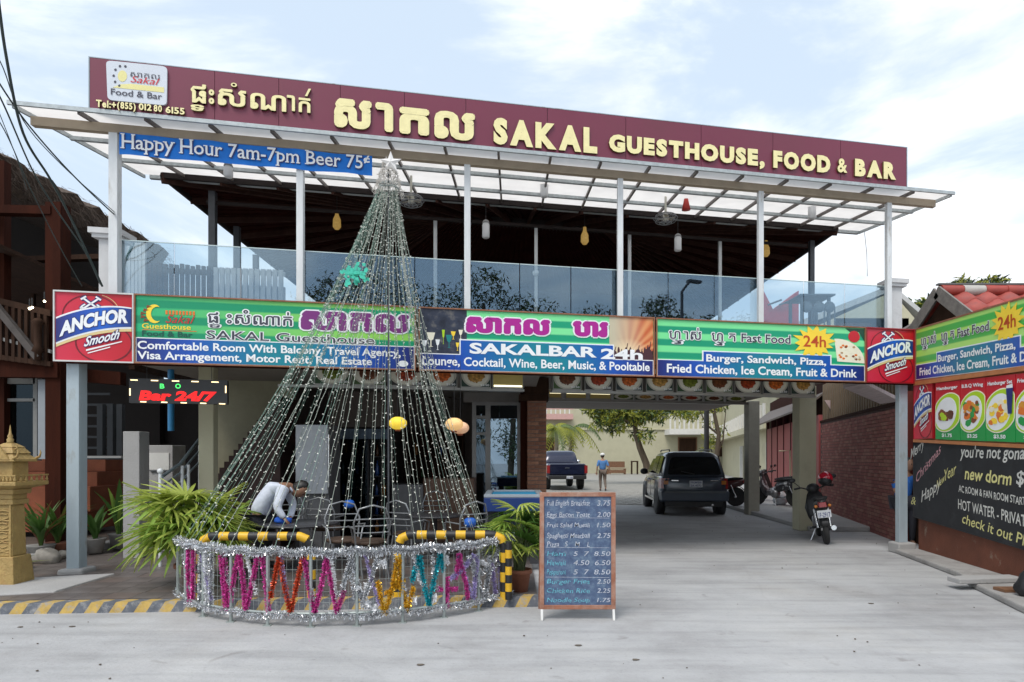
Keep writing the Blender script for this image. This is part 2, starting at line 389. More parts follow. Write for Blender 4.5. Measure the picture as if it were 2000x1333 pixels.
# ================================================================== SETTING
g = MB(); g.quad((-300, -120, 0), (300, -120, 0), (300, 700, 0), (-300, 700, 0))
solo('ground', g, forecourt, kind='structure', loc=(0, 0, 0))
tile_floor = M('dark_floor_tiles', (.115, .098, .092), .42, var=.2, scale=3, bump=.1, second=(.17, .15, .14), sfac=(.5, .7), sscale=1.5)
lit = MB()
for i in range(240):
    p_ = Vector((random.uniform(-5, 7), random.uniform(4.4, 20) ** 1.0, .003)); 
    if -9 < p_.x < .4 and p_.y > 6: continue
    r_ = random.uniform(.004, .012); lit.ball(p_ + Vector((0, 0, r_ * .4)), r_, 5, 3, 0, (1, 1, .5))
for px_, py_ in ((40, 1226), (140, 1225), (1700, 1180), (1240, 1290), (820, 1300), (1130, 1262)):
    p_ = G(px_, py_); lit.prism([(p_.x +   .03 * math.cos(a) * random.uniform(.6, 1.3), p_.y + .018 * math.sin(a), .004) for a in (0, 1, 2, 3, 4, 5)], (0, 0, .004), 0)
solo('ground_litter', lit, M('litter_brown', (.12, .10, .08), .9, var=.4), 'tiny stones and dry leaf bits scattered over the concrete', 'litter', kind='stuff', loc=(0, 0, 0))
# raised restaurant terrace: base slab and a tiled top
edgeL, edgeR = Vector((-9.0, 6.06, 0)), Vector((.27, 6.62, 0))
kerb_dir = (edgeR - edgeL)
tb = MB(); tb.hexa([edgeL + Vector((0, .16, 0)), edgeR + Vector((0, .16, 0)), Vector((.27, 15, 0)), Vector((-9.0, 15, 0))],
                   [edgeL + Vector((0, .16, .09)), edgeR + Vector((0, .16, .09)), Vector((.27, 15, .09)), Vector((-9.0, 15, .09))])
terr = solo('terrace_floor', tb, tile_floor, kind='structure', loc=(0, 0, 0))
# floor tiles near the front, one by one
tm = MB(); tm.box((-.148, -.148, 0), (.148, .148, .006)); tme = tm.mesh('floor_tile', tile_floor)
tm2 = MB(); tm2.box((-.148, -.148, 0), (.148, .148, .006)); tme2 = tm2.mesh('floor_tile', M('brown_floor_tile', (.14, .11, .098), .4, var=.2, scale=4, bump=.1))
cnt = 0
for j in range(8):
    for i in range(30):
        x = -8.6 + .3 * i; y = 6.42 + .3 * j + (x + 9) * .0604
        if cnt < 295 and -8.6 + .0 < x < -.9 + .3 * 3:
            o = inst('floor_tile', tme if (i * 7 + j * 3) % 5 else tme2, terr, (x, y, .0905 + random.uniform(0, .001)), (0, 0, math.atan(.0604))); cnt += 1
# painted kerb: yellow and black stripes
kerb_y = M('kerb_yellow_paint', (.46, .31, .08), .7, var=.25, scale=12, second=(.34, .3, .24), sfac=(.5, .62), sscale=14, bump=.2)
kerb_k = M('kerb_black_paint', (.10, .11, .13), .7, var=.3, scale=12, second=(.25, .25, .25), sfac=(.5, .66), sscale=14, bump=.2)
kb = MB(); L_ = kerb_dir.length; n = 78; e = kerb_dir / n
for i in range(n):
    a = edgeL + e * i; b = edgeL + e * (i + 1); sk = Vector((.09, .0, 0))
    lo = [a, b, b + Vector((0, .158, 0)), a + Vector((0, .158, 0))]
    hi = [a + sk * .6 + Vector((0, .03, .1)), b + sk * .6 + Vector((0, .03, .1)), b + sk + Vector((0, .158, .1)), a + sk + Vector((0, .158, .1))]
    kb.hexa(lo, hi, i % 2)
solo('painted_kerb', kb, [kerb_y, kerb_k], kind='structure', loc=(0, 0, 0))
# pale kerb and planting bed on the left
pk = MB()
bed_edge = [G(-60, 1150), G(0, 1128), G(60, 1112), G(120, 1100), G(165, 1093), G(200, 1086), G(260, 1068), G(330, 1052)]
for a, b in zip(bed_edge, bed_edge[1:]):
    a = Vector((a.x, a.y, .09)); b = Vector((b.x, b.y, .09)); pk.bar(a + Vector((0, .06, .06)), b + Vector((0, .06, .06)), .14, .12)
pk.box((-6.7, 6.55, .08), (-4.9, 7.6, .115), fn=lambda v: Vector((v.x, v.y + (v.x + 5.8) * .35, v.z)))
solo('planting_kerb', pk, concrete, kind='structure', loc=(0, 0, 0), bevel=.02)
soil = M('soil', (.09, .065, .05), .95, var=.4, scale=9, bump=.8, bscale=25)
sb = MB(); bb = [Vector((p.x, p.y + .1, .13)) for p in bed_edge] + [Vector((-4.2, 12.5, .13)), Vector((-11, 12.5, .13)), Vector((-11, 7.2, .13))]
sb.add(bb, [tuple(range(len(bb)))]); solo('planting_bed', sb, soil, kind='structure', loc=(0, 0, 0))
# driveway side pavement (raised), with kerb
rp = MB(); rp.hexa([(6.2, 13.3, 0), (9.6, 13.3, 0), (12.5, 30, 0), (7.1, 30, 0)], [(6.2, 13.3, .1), (9.6, 13.3, .1), (12.5, 30, .1), (7.1, 30, .1)])
solo('side_pavement', rp, concrete, kind='structure', loc=(0, 0, 0), bevel=.02)
ap = MB(); pts = [G(1740, 1078), G(1870, 1128), G(1900, 1150), G(2000, 1200), Vector((5.6, 5.2, 0)), Vector((6.5, 5.2, 0)), Vector((7.0, 11.4, 0))]
ap.prism([Vector((p.x, p.y, 0)) for p in pts], (0, 0, .075)); 
solo('side_apron', ap, M('worn_apron_concrete', (.33, .32, .31), .9, var=.14, scale=2, bump=.5, second=(.2, .19, .18), sfac=(.5, .7), sscale=1.6), kind='structure', loc=(0, 0, 0), bevel=.02)
# cobbled courtyard with a sheet of sets and pale concrete beyond
cob = M('cobbles', (.27, .26, .235), .85, var=.2, scale=3, bump=.3)
cb = MB(); cb.quad((.5, 20.6, .004), (9.5, 20.6, .004), (14, 62, .004), (-14, 62, .004)); solo('courtyard_paving', cb, cob, kind='structure', loc=(0, 0, 0))
cp = MB()
for r_ in range(34):
    yy = 20.8 + r_ * .24
    for c_ in range(34):
        x = 1.1 + c_ * .24 + (.12 if r_ % 2 else 0); d_ = random.uniform(.010, .022)
        if x < 8.8: cp.box((x, yy, 0), (x + .21, yy + .21, d_))
solo('cobblestones', cp, M('cobble_stone', (.30, .29, .265), .85, var=.3, scale=8, bump=.4), 'grey square cobblestones paving the start of the courtyard', 'cobbles', kind='stuff', loc=(0, 0, 0))

# ================================================================== GUESTHOUSE
bld = thing('guesthouse_building', 'open two storey guesthouse with glass balcony and a driveway passing underneath', 'building', (0, 11, 0))
slab = MB(); slab.sbox(-5.38, 6.3, 9.06, 19.5, 3.05, 3.4); slab.sbox(-5.3, .45, 9.3, 15.5, 2.86, 3.05)
part('floor_slab', slab, M('slab_underside', (.30, .27, .24), .8, var=.1), bld)
# roof: hipped, dark red underside with rafters and battens
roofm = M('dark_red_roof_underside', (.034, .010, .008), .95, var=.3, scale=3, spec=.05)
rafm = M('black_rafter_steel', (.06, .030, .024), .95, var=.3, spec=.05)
e0, e1, a0, a1, ez, rz_ = -5.62, 6.45, 11.4, 20.6, 6.08, 7.5
rd0, rd1, am = -1.6, 2.4, 16.0
c4 = [S(e0, a0, ez), S(e1, a0, ez), S(e1, a1, ez), S(e0, a1, ez)]; r2 = [S(rd0, am, rz_), S(rd1, am, rz_)]
def ribbed(quad_, n, name):
    A, Bq, C_, D = quad_; mb = MB(); up = Vector((0, 0, .03))
    for i in range(n):
        f0, f1 = i / n, (i + .55) / n; f2 = (i + 1) / n
        def pt(f, top): return (D.lerp(C_, f) if top else A.lerp(Bq, f))
        mb.quad(pt(f0, 0), pt(f1, 0), pt(f1, 1), pt(f0, 1)); mb.quad(pt(f1, 0) + up, pt(f2, 0) + up, pt(f2, 1) + up, pt(f1, 1) + up)
        mb.quad(pt(f1, 0), pt(f1, 0) + up, pt(f1, 1) + up, pt(f1, 1)); mb.quad(pt(f2, 0), pt(f2, 0) + up, pt(f2, 1) + up, pt(f2, 1))
    return mb
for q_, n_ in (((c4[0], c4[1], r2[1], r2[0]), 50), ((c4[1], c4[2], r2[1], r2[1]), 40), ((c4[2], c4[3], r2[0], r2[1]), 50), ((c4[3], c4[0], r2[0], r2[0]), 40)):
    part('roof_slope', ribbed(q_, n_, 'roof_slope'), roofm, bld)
rf = MB()
for i in range(15):
    f = i / 14; A = c4[0].lerp(c4[1], f); T = r2[0].lerp(r2[1], min(max((f - .18) / .64, 0), 1)); rf.bar(A - Vector((0, 0, .05)), T - Vector((0, 0, .08)), .05, .1)
for i in range(1, 10):
    f = i / 10; A = c4[1].lerp(c4[2], f); rf.bar(A - Vector((0, 0, .05)), r2[1] - Vector((0, 0, .08)), .05, .1)
    A = c4[0].lerp(c4[3], f); rf.bar(A - Vector((0, 0, .05)), r2[0] - Vector((0, 0, .08)), .05, .1)
for A, T in ((0, 0), (1, 1), (2, 1), (3, 0)): rf.bar(c4[A] - Vector((0, 0, .06)), r2[T] - Vector((0, 0, .1)), .08, .14)
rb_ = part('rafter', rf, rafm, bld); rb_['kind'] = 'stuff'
fb = MB(); 
for A, T in ((0, 1), (1, 2), (2, 3), (3, 0)): fb.bar(c4[A] - Vector((0, 0, .01)), c4[T] - Vector((0, 0, .01)), .05, .09)
fb.bar(S(e0 + .5, a0 + .35, ez - .26), S(e1 - .5, a0 + .35, ez - .26), .04, .05); fb.bar(r2[0] + Vector((-.6, 0, -.03)), r2[1] + Vector((.6, 0, -.03)), 1.0, .12)
part('eaves_board', fb, M('eaves_brown', (.015, .009, .008), .9, var=.2), bld)
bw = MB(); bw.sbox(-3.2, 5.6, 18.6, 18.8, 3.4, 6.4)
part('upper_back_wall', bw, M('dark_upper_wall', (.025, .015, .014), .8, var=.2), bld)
# columns of the upper floor: dark corner ones and thin white inner ones
for px, py in ((413, 372), (461, 400), (498, 430), (1587, 462)):
    a_ = {413: 11.7, 461: 13.4, 498: 15.2, 1587: 11.9}[px]
    X = facX(px, a_); w = .10
    part('upper_column', MB().sbox(X - w / 2, X + w / 2, a_, a_ + w, 3.4, 6.0), dark_steel, bld)
for px in (850, 1047, 1230, 1407):
    X = facX(px, 11.9); part('inner_post', MB().sbox(X - .03, X + .03, 11.9, 11.96, 3.4, 5.85), white_steel, bld)
# ground floor pillars
part('driveway_pillar', MB().box((6.04, 13.45, .0), (6.40, 13.8, 3.05)), cream, bld, bevel=.015)
part('driveway_pillar', MB().box((6.34, 17.15, .0), (6.64, 17.5, 3.05)), M('grey_paint_pillar', (.36, .34, .28), .8, var=.08, second=(.28, .27, .22), sfac=(.5, .8)), bld, bevel=.015)
X = facX(402, 10.2); part('stair_pillar', MB().sbox(X - .10, X + .10, 10.2, 10.36, .09, 3.05), cream, bld, bevel=.01)
# white posts at both ends of the balcony with moulded caps
pm = M('white_balcony_pier', (.60, .60, .60), .7, var=.08, scale=4, second=(.42, .42, .41), sfac=(.55, .8), sscale=3)
for px, zt in ((212, 4.40), (1748, 4.40)):
    X = facX(px, 9.45); z_ = zt
    pr = part('balcony_pier', MB().sbox(X - .10, X + .12, 9.42, 9.62, 3.4, z_), pm, bld, bevel=.01)
    cpm = MB(); cpm.sbox(X - .15, X + .17, 9.37, 9.67, z_, z_ + .05); cpm.sbox(X - .18, X + .20, 9.34, 9.70, z_ + .05, z_ + .12)
    co_ = part('pier_cap', cpm, pm, pr); 
# left end of the balcony: ribbed white panel, brown and white balusters
AB = 11.55
def zz_at(px, py, a=AB): return EYE + (HY - py) / FPX * facY(px, a)
def xr(px, a=AB): return facX(px, a)
px = 234
while px < 284:
    part('ribbed_panel', MB().sbox(xr(px), xr(px + 6.2), AB, AB + .05, 3.4, zz_at(px, 474)), pm, bld); px += 7.2
px = 288
while px < 412:
    part('baluster', MB().sbox(xr(px), xr(px + 7), AB, AB + .04, 3.42, zz_at(px, 514 + random.uniform(-2, 2) + (px - 288) * .05)), wood_dark, bld); px += 10.5
part('side_rail', MB().sbox(xr(286), xr(413), AB + .04, AB + .09, zz_at(290, 530), zz_at(290, 520)).sbox(xr(286), xr(413), AB + .04, AB + .09, 3.5, 3.57), wood_dark, bld)
px = 417
while px < 552:
    part('baluster', MB().sbox(xr(px), xr(px + 8.5), AB, AB + .04, 3.42, zz_at(px, 522 + (px - 417) * .04)), pm, bld); px += 11.5
part('side_rail', MB().sbox(xr(415), xr(554), AB + .04, AB + .09, zz_at(420, 531), zz_at(420, 523)).sbox(xr(415), xr(554), AB + .04, AB + .09, 3.4, zz_at(420, 553)), pm, bld)
# ground floor interior walls
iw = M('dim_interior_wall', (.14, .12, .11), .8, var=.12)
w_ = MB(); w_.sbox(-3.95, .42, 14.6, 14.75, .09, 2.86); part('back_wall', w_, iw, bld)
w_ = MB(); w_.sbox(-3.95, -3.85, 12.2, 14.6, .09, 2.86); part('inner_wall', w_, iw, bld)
# stair well: cream side wall with dark steps rising to the right
part('stair_wall', MB().sbox(facX(412, 11.95), facX(575, 11.95), 11.9, 12.0, .09, 3.05), M('olive_cream_wall', (.34, .32, .22), .8, var=.08, second=(.26, .25, .18), sfac=(.5, .8)), bld)
for k in range(14):
    xa, xb = facX(428 + 9 * k, 11.1), facX(437 + 9 * k, 11.1); part('stair_step', MB().sbox(xa, xb, 10.95, 11.85, .09, EYE + (HY - (925 - 11.5 * k)) / FPX * facY(430 + 9 * k, 11.1)), M('dark_red_step', (.05, .022, .018), .6, var=.3), bld)

# brick pillar built of separate bricks
px0, px1 = 1030, 1068; Yp = 12.0
xp0, xp1 = (px0 - CX) / FPX * Yp, (px1 - CX) / FPX * Yp
pil = thing('brick_pillar', 'weathered orange brown brick pillar at the left edge of the driveway', 'pillar', ((xp0 + xp1) / 2, Yp + .2, 0))
part('mortar_core', MB().box((xp0 + .012, Yp + .012, 0), (xp1 - .012, Yp + .40, 3.03)), mortar, pil)
W_ = xp1 - xp0
def brick_mesh(w, d, h, m):
    b = MB(); b.box((0, 0, 0), (w, d, h)); return b.mesh('brick', m)
bmA = [brick_mesh(W_ * .6 - .008, .1, .062, m) for m in (brick_red, brick_red2)]
bmB = [brick_mesh(W_ * .4 - .008, .1, .062, m) for m in (brick_red, brick_red2)]
bmS = [brick_mesh(.1, .2, .062, m) for m in (brick_red, brick_red2)]
for r_ in range(41):
    z = .01 + r_ * .0735; j = random.uniform(-.004, .004)
    a, b = (bmA, bmB) if r_ % 2 else (bmB, bmA); wa = W_ * (.6 if r_ % 2 else .4)
    inst('brick', random.choice(a), pil, (xp0 - pil.location.x, Yp - pil.location.y + j, z))
    inst('brick', random.choice(b), pil, (xp0 + wa - pil.location.x, Yp - pil.location.y + random.uniform(-.004, .004), z))
    inst('brick', random.choice(bmS), pil, (xp0 - pil.location.x - .003, Yp - pil.location.y + .105 + (.05 if r_ % 2 else 0), z))
part('timber_casing', MB().box((xp0 - .13, Yp + .10, 0), (xp0 - .006, Yp + .30, 2.9)), wood_red, pil)
part('capital', MB().box((xp0 - .16, Yp - .05, 2.60), (xp1 + .03, Yp + .35, 2.72)).box((xp0 - .05, Yp - .12, 2.72), (xp1 + .03, Yp + .4, 3.02)), wood_dark, pil)

# ------------------------------------------------------------------ posts, beam, glass balcony
for px, lab, z0 in ((146, 'tall grey steel post under the left red beer sign, on the planting kerb', .12), (1762, 'grey steel post under the right end of the street signs beside the driveway', .17)):
    X = facX(px, 9.12); t_ = thing('steel_post', lab, 'post', S(X, 9.12, 0))
    if z0 > .15:
        part('shaft', MB().sbox(X - .075, X + .075, 9.08, 9.2, z0, 2.74), lower_steel, t_, bevel=.006)
        part('footing', MB().sbox(X - .17, X + .15, 8.96, 9.26, 0, .17), concrete, t_, bevel=.02)
    else:
        part('shaft', MB().sbox(X - .07, X + .07, 9.08, 9.24, z0, 2.74), lower_steel, t_, bevel=.006)
        part('footing', MB().sbox(X - .13, X + .15, 9.0, 9.3, 0, .16), concrete, t_, bevel=.03)
can = thing('front_canopy', 'long pale translucent sheet canopy on white posts above the glass balcony', 'canopy', (0, 9.2, 3.4))
def cz(a): return 5.785 + .13 * (a - 8.85)
xs17 = [-5.29 + .729 * i for i in range(17)]
sheets_x = [-6.0] + [ -5.29 + .729 * i for i in range(0, 17, 1)] + [7.08]
for x0, x1 in zip(sheets_x, sheets_x[1:]):
    m = MB(); m.add([S(x0 + .004, 8.85, cz(8.85)), S(x1 - .004, 8.85, cz(8.85)), S(x1 - .004, 11.6, cz(11.6)), S(x0 + .004, 11.6, cz(11.6))] + [S(x0 + .004, 8.85, cz(8.85) + .012), S(x1 - .004, 8.85, cz(8.85) + .012), S(x1 - .004, 11.6, cz(11.6) + .012), S(x0 + .004, 11.6, cz(11.6) + .012)],
        [(3, 2, 1, 0), (4, 5, 6, 7), (0, 1, 5, 4), (1, 2, 6, 5), (2, 3, 7, 6), (3, 0, 4, 7)])
    part('roof_sheet', m, polycarb, can)
for x in xs17 + [-5.98, 7.06]:
    part('canopy_rafter', MB().bar(S(x, 8.87, cz(8.87) - .03), S(x, 11.62, cz(11.62) - .03), .03, .05), M('brown_canopy_rafter', (.13, .11, .10), .5, .2, var=.2) if -5.9 < x < 7 else grey_steel, can)
part('front_beam', MB().sbox(-5.95, 6.95, 9.10, 9.18, 5.655, 5.765), tan_steel, can)
for a_ in (9.85, 10.7):
    part('purlin', MB().bar(S(-5.97, a_, cz(a_) - .055), S(7.05, a_, cz(a_) - .055), .05, .05), grey_steel, can)
part('front_edge_trim', MB().bar(S(-6.02, 8.84, cz(8.84) - .005), S(7.1, 8.84, cz(8.84) - .005), .03, .05), grey_steel, can)
part('rear_gutter', MB().bar(S(-5.9, 11.62, cz(11.62) - .03), S(7.05, 11.62, cz(11.62) - .03), .07, .06), grey_steel, can)
for px in (224, 587, 913, 1211, 1485, 1735):
    X = facX(px, 9.14); w = .042 if px != 224 else .05
    part('canopy_post', MB().sbox(X - w, X + w, 9.10, 9.10 + 2 * w, 3.35, 5.655), white_steel, can, bevel=.004)
# glass balustrade panels
bal = thing('glass_balustrade', 'clear bluish glass balustrade running along the whole balcony front', 'balustrade', (0, 9.2, 3.4))
gx = [facX(p, 9.22) for p in (229, 340, 470, 590, 700, 810, 915, 1015, 1115, 1213, 1305, 1395, 1487, 1570, 1650, 1731)]
for x0, x1 in zip(gx, gx[1:]):
    m = MB(); zt = 4.33
    m.sbox(x0 + .006, x1 - .006, 9.22, 9.232, 3.42, zt); part('glass_pane', m, bal_glass, bal)
for x0, x1 in zip(gx, gx[1:]):
    part('pane_top_edge', MB().sbox(x0 + .006, x1 - .006, 9.219, 9.233, 4.331, 4.342), M('glass_edge', (.55, .66, .66), .3, var=.05), bal)

# ================================================================== TOP SIGN
ts = thing('rooftop_sign', 'long maroon rooftop sign board with raised gold Khmer and English letters', 'sign', S(0, 8.85, 5.8))
s0, s1 = facX(176, 8.85), facX(1770, 8.85)
seams = [s0] + [facX(p, 8.85) for p in (290, 420, 545, 665, 790, 910, 1069, 1222, 1369, 1509, 1641)] + [s1]
for x0, x1 in zip(seams, seams[1:]):
    part('sign_panel', MB().sbox(x0 + .003, x1 - .003, 8.84, 8.88, 5.80, 6.425), maroon, ts)
part('sign_frame', MB().sbox(s0 - .012, s0, 8.835, 8.93, 5.79, 6.435).sbox(s1, s1 + .012, 8.835, 8.93, 5.79, 6.435).sbox(s0, s1, 8.885, 8.93, 5.80, 6.42).sbox(s0, s1, 8.837, 8.93, 6.426, 6.436), lower_steel, ts)
SH = Sheet(S(0, 8.84, 0), S(1, 8.84, 0))
def raised(sh, st, x0, y0, x1, h, parent, off=0, cap=.7, ext=.012, mat=gold, shear=0, name='letter', dy=0):
    """every character a raised letter of its own, spread evenly between the columns"""
    u0, v0 = sh.hit(x0, y0); u1, _ = sh.hit(x1, y0); _, vt = sh.hit(x0, y0 - h); hh = vt - v0; items = []
    tot = 0
    for ch in st:
        if ch == ' ': items.append((ch, .25, 0)); tot += .25; continue
        vs, _f = glyphs(ch, off, shear, 0); a = min(v.x for v in vs); b = max(v.x for v in vs); items.append((ch, b - a, a)); tot += b - a
    gap = .085; tot += gap * (len(st) - 1); k = (u1 - u0) / tot; u = u0
    for ch, w, a in items:
        if ch != ' ':
            vs, fs = glyphs(ch, off, shear, 0); m = MB()
            f3 = [sh.w(u + (v.x - a) * k, v0 + v.y * hh / cap, .034 + v.z * 4) for v in vs]
            # solid letter: front face plus dark sides down to the board
            m.add(f3, fs, 0)
            ed = {}
            for f in fs:
                for i in range(len(f)):
                    e_ = (f[i], f[(i + 1) % len(f)]); ed[e_] = 1
            n_ = len(m.v); m.v += [sh.w(u + (v.x - a) * k, v0 + v.y * hh / cap, .001) for v in vs]
            for (i, j) in ed:
                if (j, i) not in ed: m.f.append([i, j, n_ + j, n_ + i]); m.mi.append(1); m.sm.append(False)
            part(name, m, [mat, letter_side], parent)
        u += (w + gap) * k
raised(SH, 'SAKAL', 963, 279, 1165, 44, ts, off=.065)
raised(SH, 'GUESTHOUSE,', 1188, 295, 1491, 29, ts, off=.065)
raised(SH, 'FOOD', 1508, 327, 1619, 29, ts, off=.065)
raised(SH, '&', 1633, 337, 1652, 26, ts, off=.03)
raised(SH, 'BAR', 1667, 343, 1747, 29, ts, off=.065)
raised(SH, 'សា', 653, 246, 768, 49, ts, off=.05, cap=.6)
raised(SH, 'ក', 780, 259, 838, 45, ts, off=.05, cap=.6)
raised(SH, 'ល', 848, 268, 927, 48, ts, off=.045, cap=.6)
for ch, x0, y0, x1, h in (('ផ', 374, 202, 404, 31), ('ះ', 409, 205, 420, 27), ('ស', 427, 207, 482, 31), ('ណ', 490, 214, 560, 30), ('ា', 561, 218, 577, 29), ('ក', 584, 221, 607, 27)):
    raised(SH, ch, x0, y0, x1, h, ts, off=.02, cap=.6)
raised(SH, 'o', 452, 172, 464, 8, ts, off=.02, cap=.5)
raised(SH, '/', 596, 190, 608, 14, ts, off=.03)
raised(SH, 'ទ', 374, 218, 400, 11, ts, off=.04, cap=.6)
raised(SH, 'Tel:+', 190, 211, 229, 13, ts, off=.035)
raised(SH, '(855)', 231, 214, 267, 12, ts, off=.035)
raised(SH, '012', 273, 217, 298, 12, ts, off=.03)
raised(SH, '80', 302, 220, 318, 12, ts, off=.03)
raised(SH, '6155', 325, 223, 362, 12, ts, off=.03)
# white logo plate
def rrect(c, r=.12, n=5):
    (x0, y0), (x1, y1), (x2, y2), (x3, y3) = c   # TL TR BR BL in pixels
    out = []
    for i, (p, q, s_) in enumerate((((x0, y0), (x3, y3), (x1, y1)), ((x1, y1), (x0, y0), (x2, y2)), ((x2, y2), (x1, y1), (x3, y3)), ((x3, y3), (x2, y2), (x0, y0)))):
        a = Vector(p).lerp(Vector(q), r); b = Vector(p).lerp(Vector(s_), r)
        for k in range(n):
            t = k / (n - 1); out.append(tuple((a.lerp(Vector(p), t)).lerp(Vector(p).lerp(b, t), t)))
    return out
SH.poly(rrect([(209, 121), (328, 133), (327, 209), (212, 198)][:4], .1), 'logo_plate', M('white_acrylic', (.62, .66, .72), .3, var=.04), ts, lift=.03, thick=.028)
lt = .036
SH.text('Sakal', 257, 164, 314, 13, 'plate_lettering', p_red, ts, shear=.35, lift=lt)
SH.text('សាកល', 257, 153, 314, 9, 'plate_lettering', p_grey, ts, lift=lt, cap=.6)
SH.text('Food & Bar', 219, 188, 318, 12, 'plate_lettering', p_grey, ts, lift=lt, off=.01)
SH.poly([(258, 167), (322, 174), (322, 184), (222, 174), (238, 168)], 'plate_sun_band', flat('pale_yellow', (226, 218, 150)), ts, lift=.033)
SH.poly(ell(241, 152, 9, 11), 'plate_sun', flat('pale_yellow', (226, 218, 150)), ts, lift=.033)
for i in range(6):
    a_ = 70 + i * 36; SH.poly(ell(241 + 17 * math.cos(R(a_)), 152 - 20 * math.sin(R(a_)), 2.6, 2.6, 6), 'plate_sun_mark', p_grey, ts, lift=.034)

# ================================================================== STREET SIGNS (lower row)
ZS0, ZS1 = 2.725, 3.60
SS = Sheet(S(0, 8.99, 0), S(1, 8.99, 0))
n_ = math.sqrt(1 + B_ * B_)
def U(px): return SS.hit(px, 700)[0]
def stripes_build(c0, c1, c2, nb, ph=0.0, fade=(0., 1.), hole=None):
    def f(t, u, v, uv):
        w = math_n(t, 'SINE', math_n(t, 'MULTIPLY_ADD', v, nb * 6.283, ph)); w = math_n(t, 'MULTIPLY_ADD', w, 1.6, .5, True)
        lite = mix_n(t, math_n(t, 'MULTIPLY_ADD', u, 1 / (fade[1] - fade[0]), -fade[0] / (fade[1] - fade[0]), True), c1, c2)
        base = mix_n(t, u, c0, tuple(min(1, x * 1.15) for x in c0))
        return mix_n(t, w, base, lite)
    return f
def grad_build(stops):
    def f(t, u, v, uv): return ramp_n(t, u, stops)
    return f
c_navy, c_blue, c_teal = srgb((22, 30, 104)), srgb((14, 78, 176)), srgb((8, 128, 146))
blue_band = uv_mat('blue_band_print', grad_build([(0, c_navy), (.18, c_blue), (.45, c_teal), (.6, c_teal), (.82, c_blue), (1, c_navy)]))
blue_band2 = uv_mat('blue_band_print_soft', grad_build([(0, c_blue), (.5, c_teal), (1, c_blue)]))
g1 = uv_mat('green_stripe_print', stripes_build(srgb((0, 142, 98)), srgb((20, 178, 120)), srgb((150, 216, 90)), 4.2, .4, (0, .9)))
g2 = uv_mat('green_stripe_print_pale', stripes_build(srgb((6, 150, 110)), srgb((120, 226, 150)), srgb((128, 228, 156)), 4.4, .8, (0, .9)))
frame_br = M('orange_brown_sign_frame', (.27, .11, .055), .5, var=.25, scale=8)
frame_wh = M('pale_sign_edge', (.60, .62, .60), .4, var=.1)
redp = uv_mat('red_print', grad_build([(0, srgb((205, 44, 72))), (.5, srgb((200, 30, 52))), (1, srgb((186, 16, 34)))]))
def sign_root(lab, px0, px1, z0=ZS0, z1=ZS1, sh=SS, frame=frame_br):
    u0, u1 = sh.hit(px0, 700)[0], sh.hit(px1, 700)[0]
    t = thing('sign_board', lab, 'sign', sh.w((u0 + u1) / 2, z0))
    m = MB()
    for a, b, c, d in ((u0, u1, z1 - .018, z1), (u0, u1, z0, z0 + .018), (u0, u0 + .016, z0 + .018, z1 - .018), (u1 - .016, u1, z0 + .018, z1 - .018)):
        m.hexa([sh.w(a, c, .0), sh.w(b, c, .0), sh.w(b, c, .022), sh.w(a, c, .022)], [sh.w(a, d, .0), sh.w(b, d, .0), sh.w(b, d, .022), sh.w(a, d, .022)])
    part('frame', m, frame, t)
    return t, u0, u1
class Pan:
    """panel area in (s,t) 0..1 on a sheet; the top and bottom may drop from left to right"""
    def __init__(p, sh, u0, u1, z0, z1, drop=0): p.sh, p.u0, p.u1, p.z0, p.z1, p.d = sh, u0, u1, z0, z1, drop
    def uv(p, s, t): return (p.u0 + (p.u1 - p.u0) * s, p.z0 + (p.z1 - p.z0) * t - p.d * s)
    def quad(p, s0, s1, t0, t1, name, mat, par, lift=.003, thick=.002):
        (a, b), (c, d), (e, f) = p.uv(s0, t0), p.uv(s1, t0), p.uv(s0, t1)
        dz = p.d * (s1 - s0); return p.sh.uvquad(a, c, b, f, name, mat, par, lift, thick, zr=(b - dz, f - dz))
    def poly(p, pts, name, mat, par, lift=.004, mb=None): return p.sh.poly([p.uv(*q) for q in pts], name, mat, par, lift, .0015, px=False, mb=mb)
    def text(p, st, s0, s1, t0, h, name, mat, par, off=0, shear=0, lift=.006, cap=.7, warp=None, mb=None):
        u0, v0 = p.uv(s0, t0); u1, _ = p.uv(s1, t0); H = p.z1 - p.z0
        return p.sh.text_uv(st, u0, v0, u1, h * H, name, mat, par, off, shear, lift, 0, cap, (lambda f: warp(f) * H) if warp else None, -p.d / (p.u1 - p.u0), mb)
    def otext(p, st, s0, s1, t0, h, mat, omat, par, off=0, oo=.065, shear=0, cap=.7, name='lettering', lift=.006, warp=None):
        p.text(st, s0, s1, t0, h, name + '_outline', omat, par, off + oo, shear, lift, cap, warp)
        p.text(st, s0, s1, t0, h, name, mat, par, off, shear, lift + .003, cap, warp)

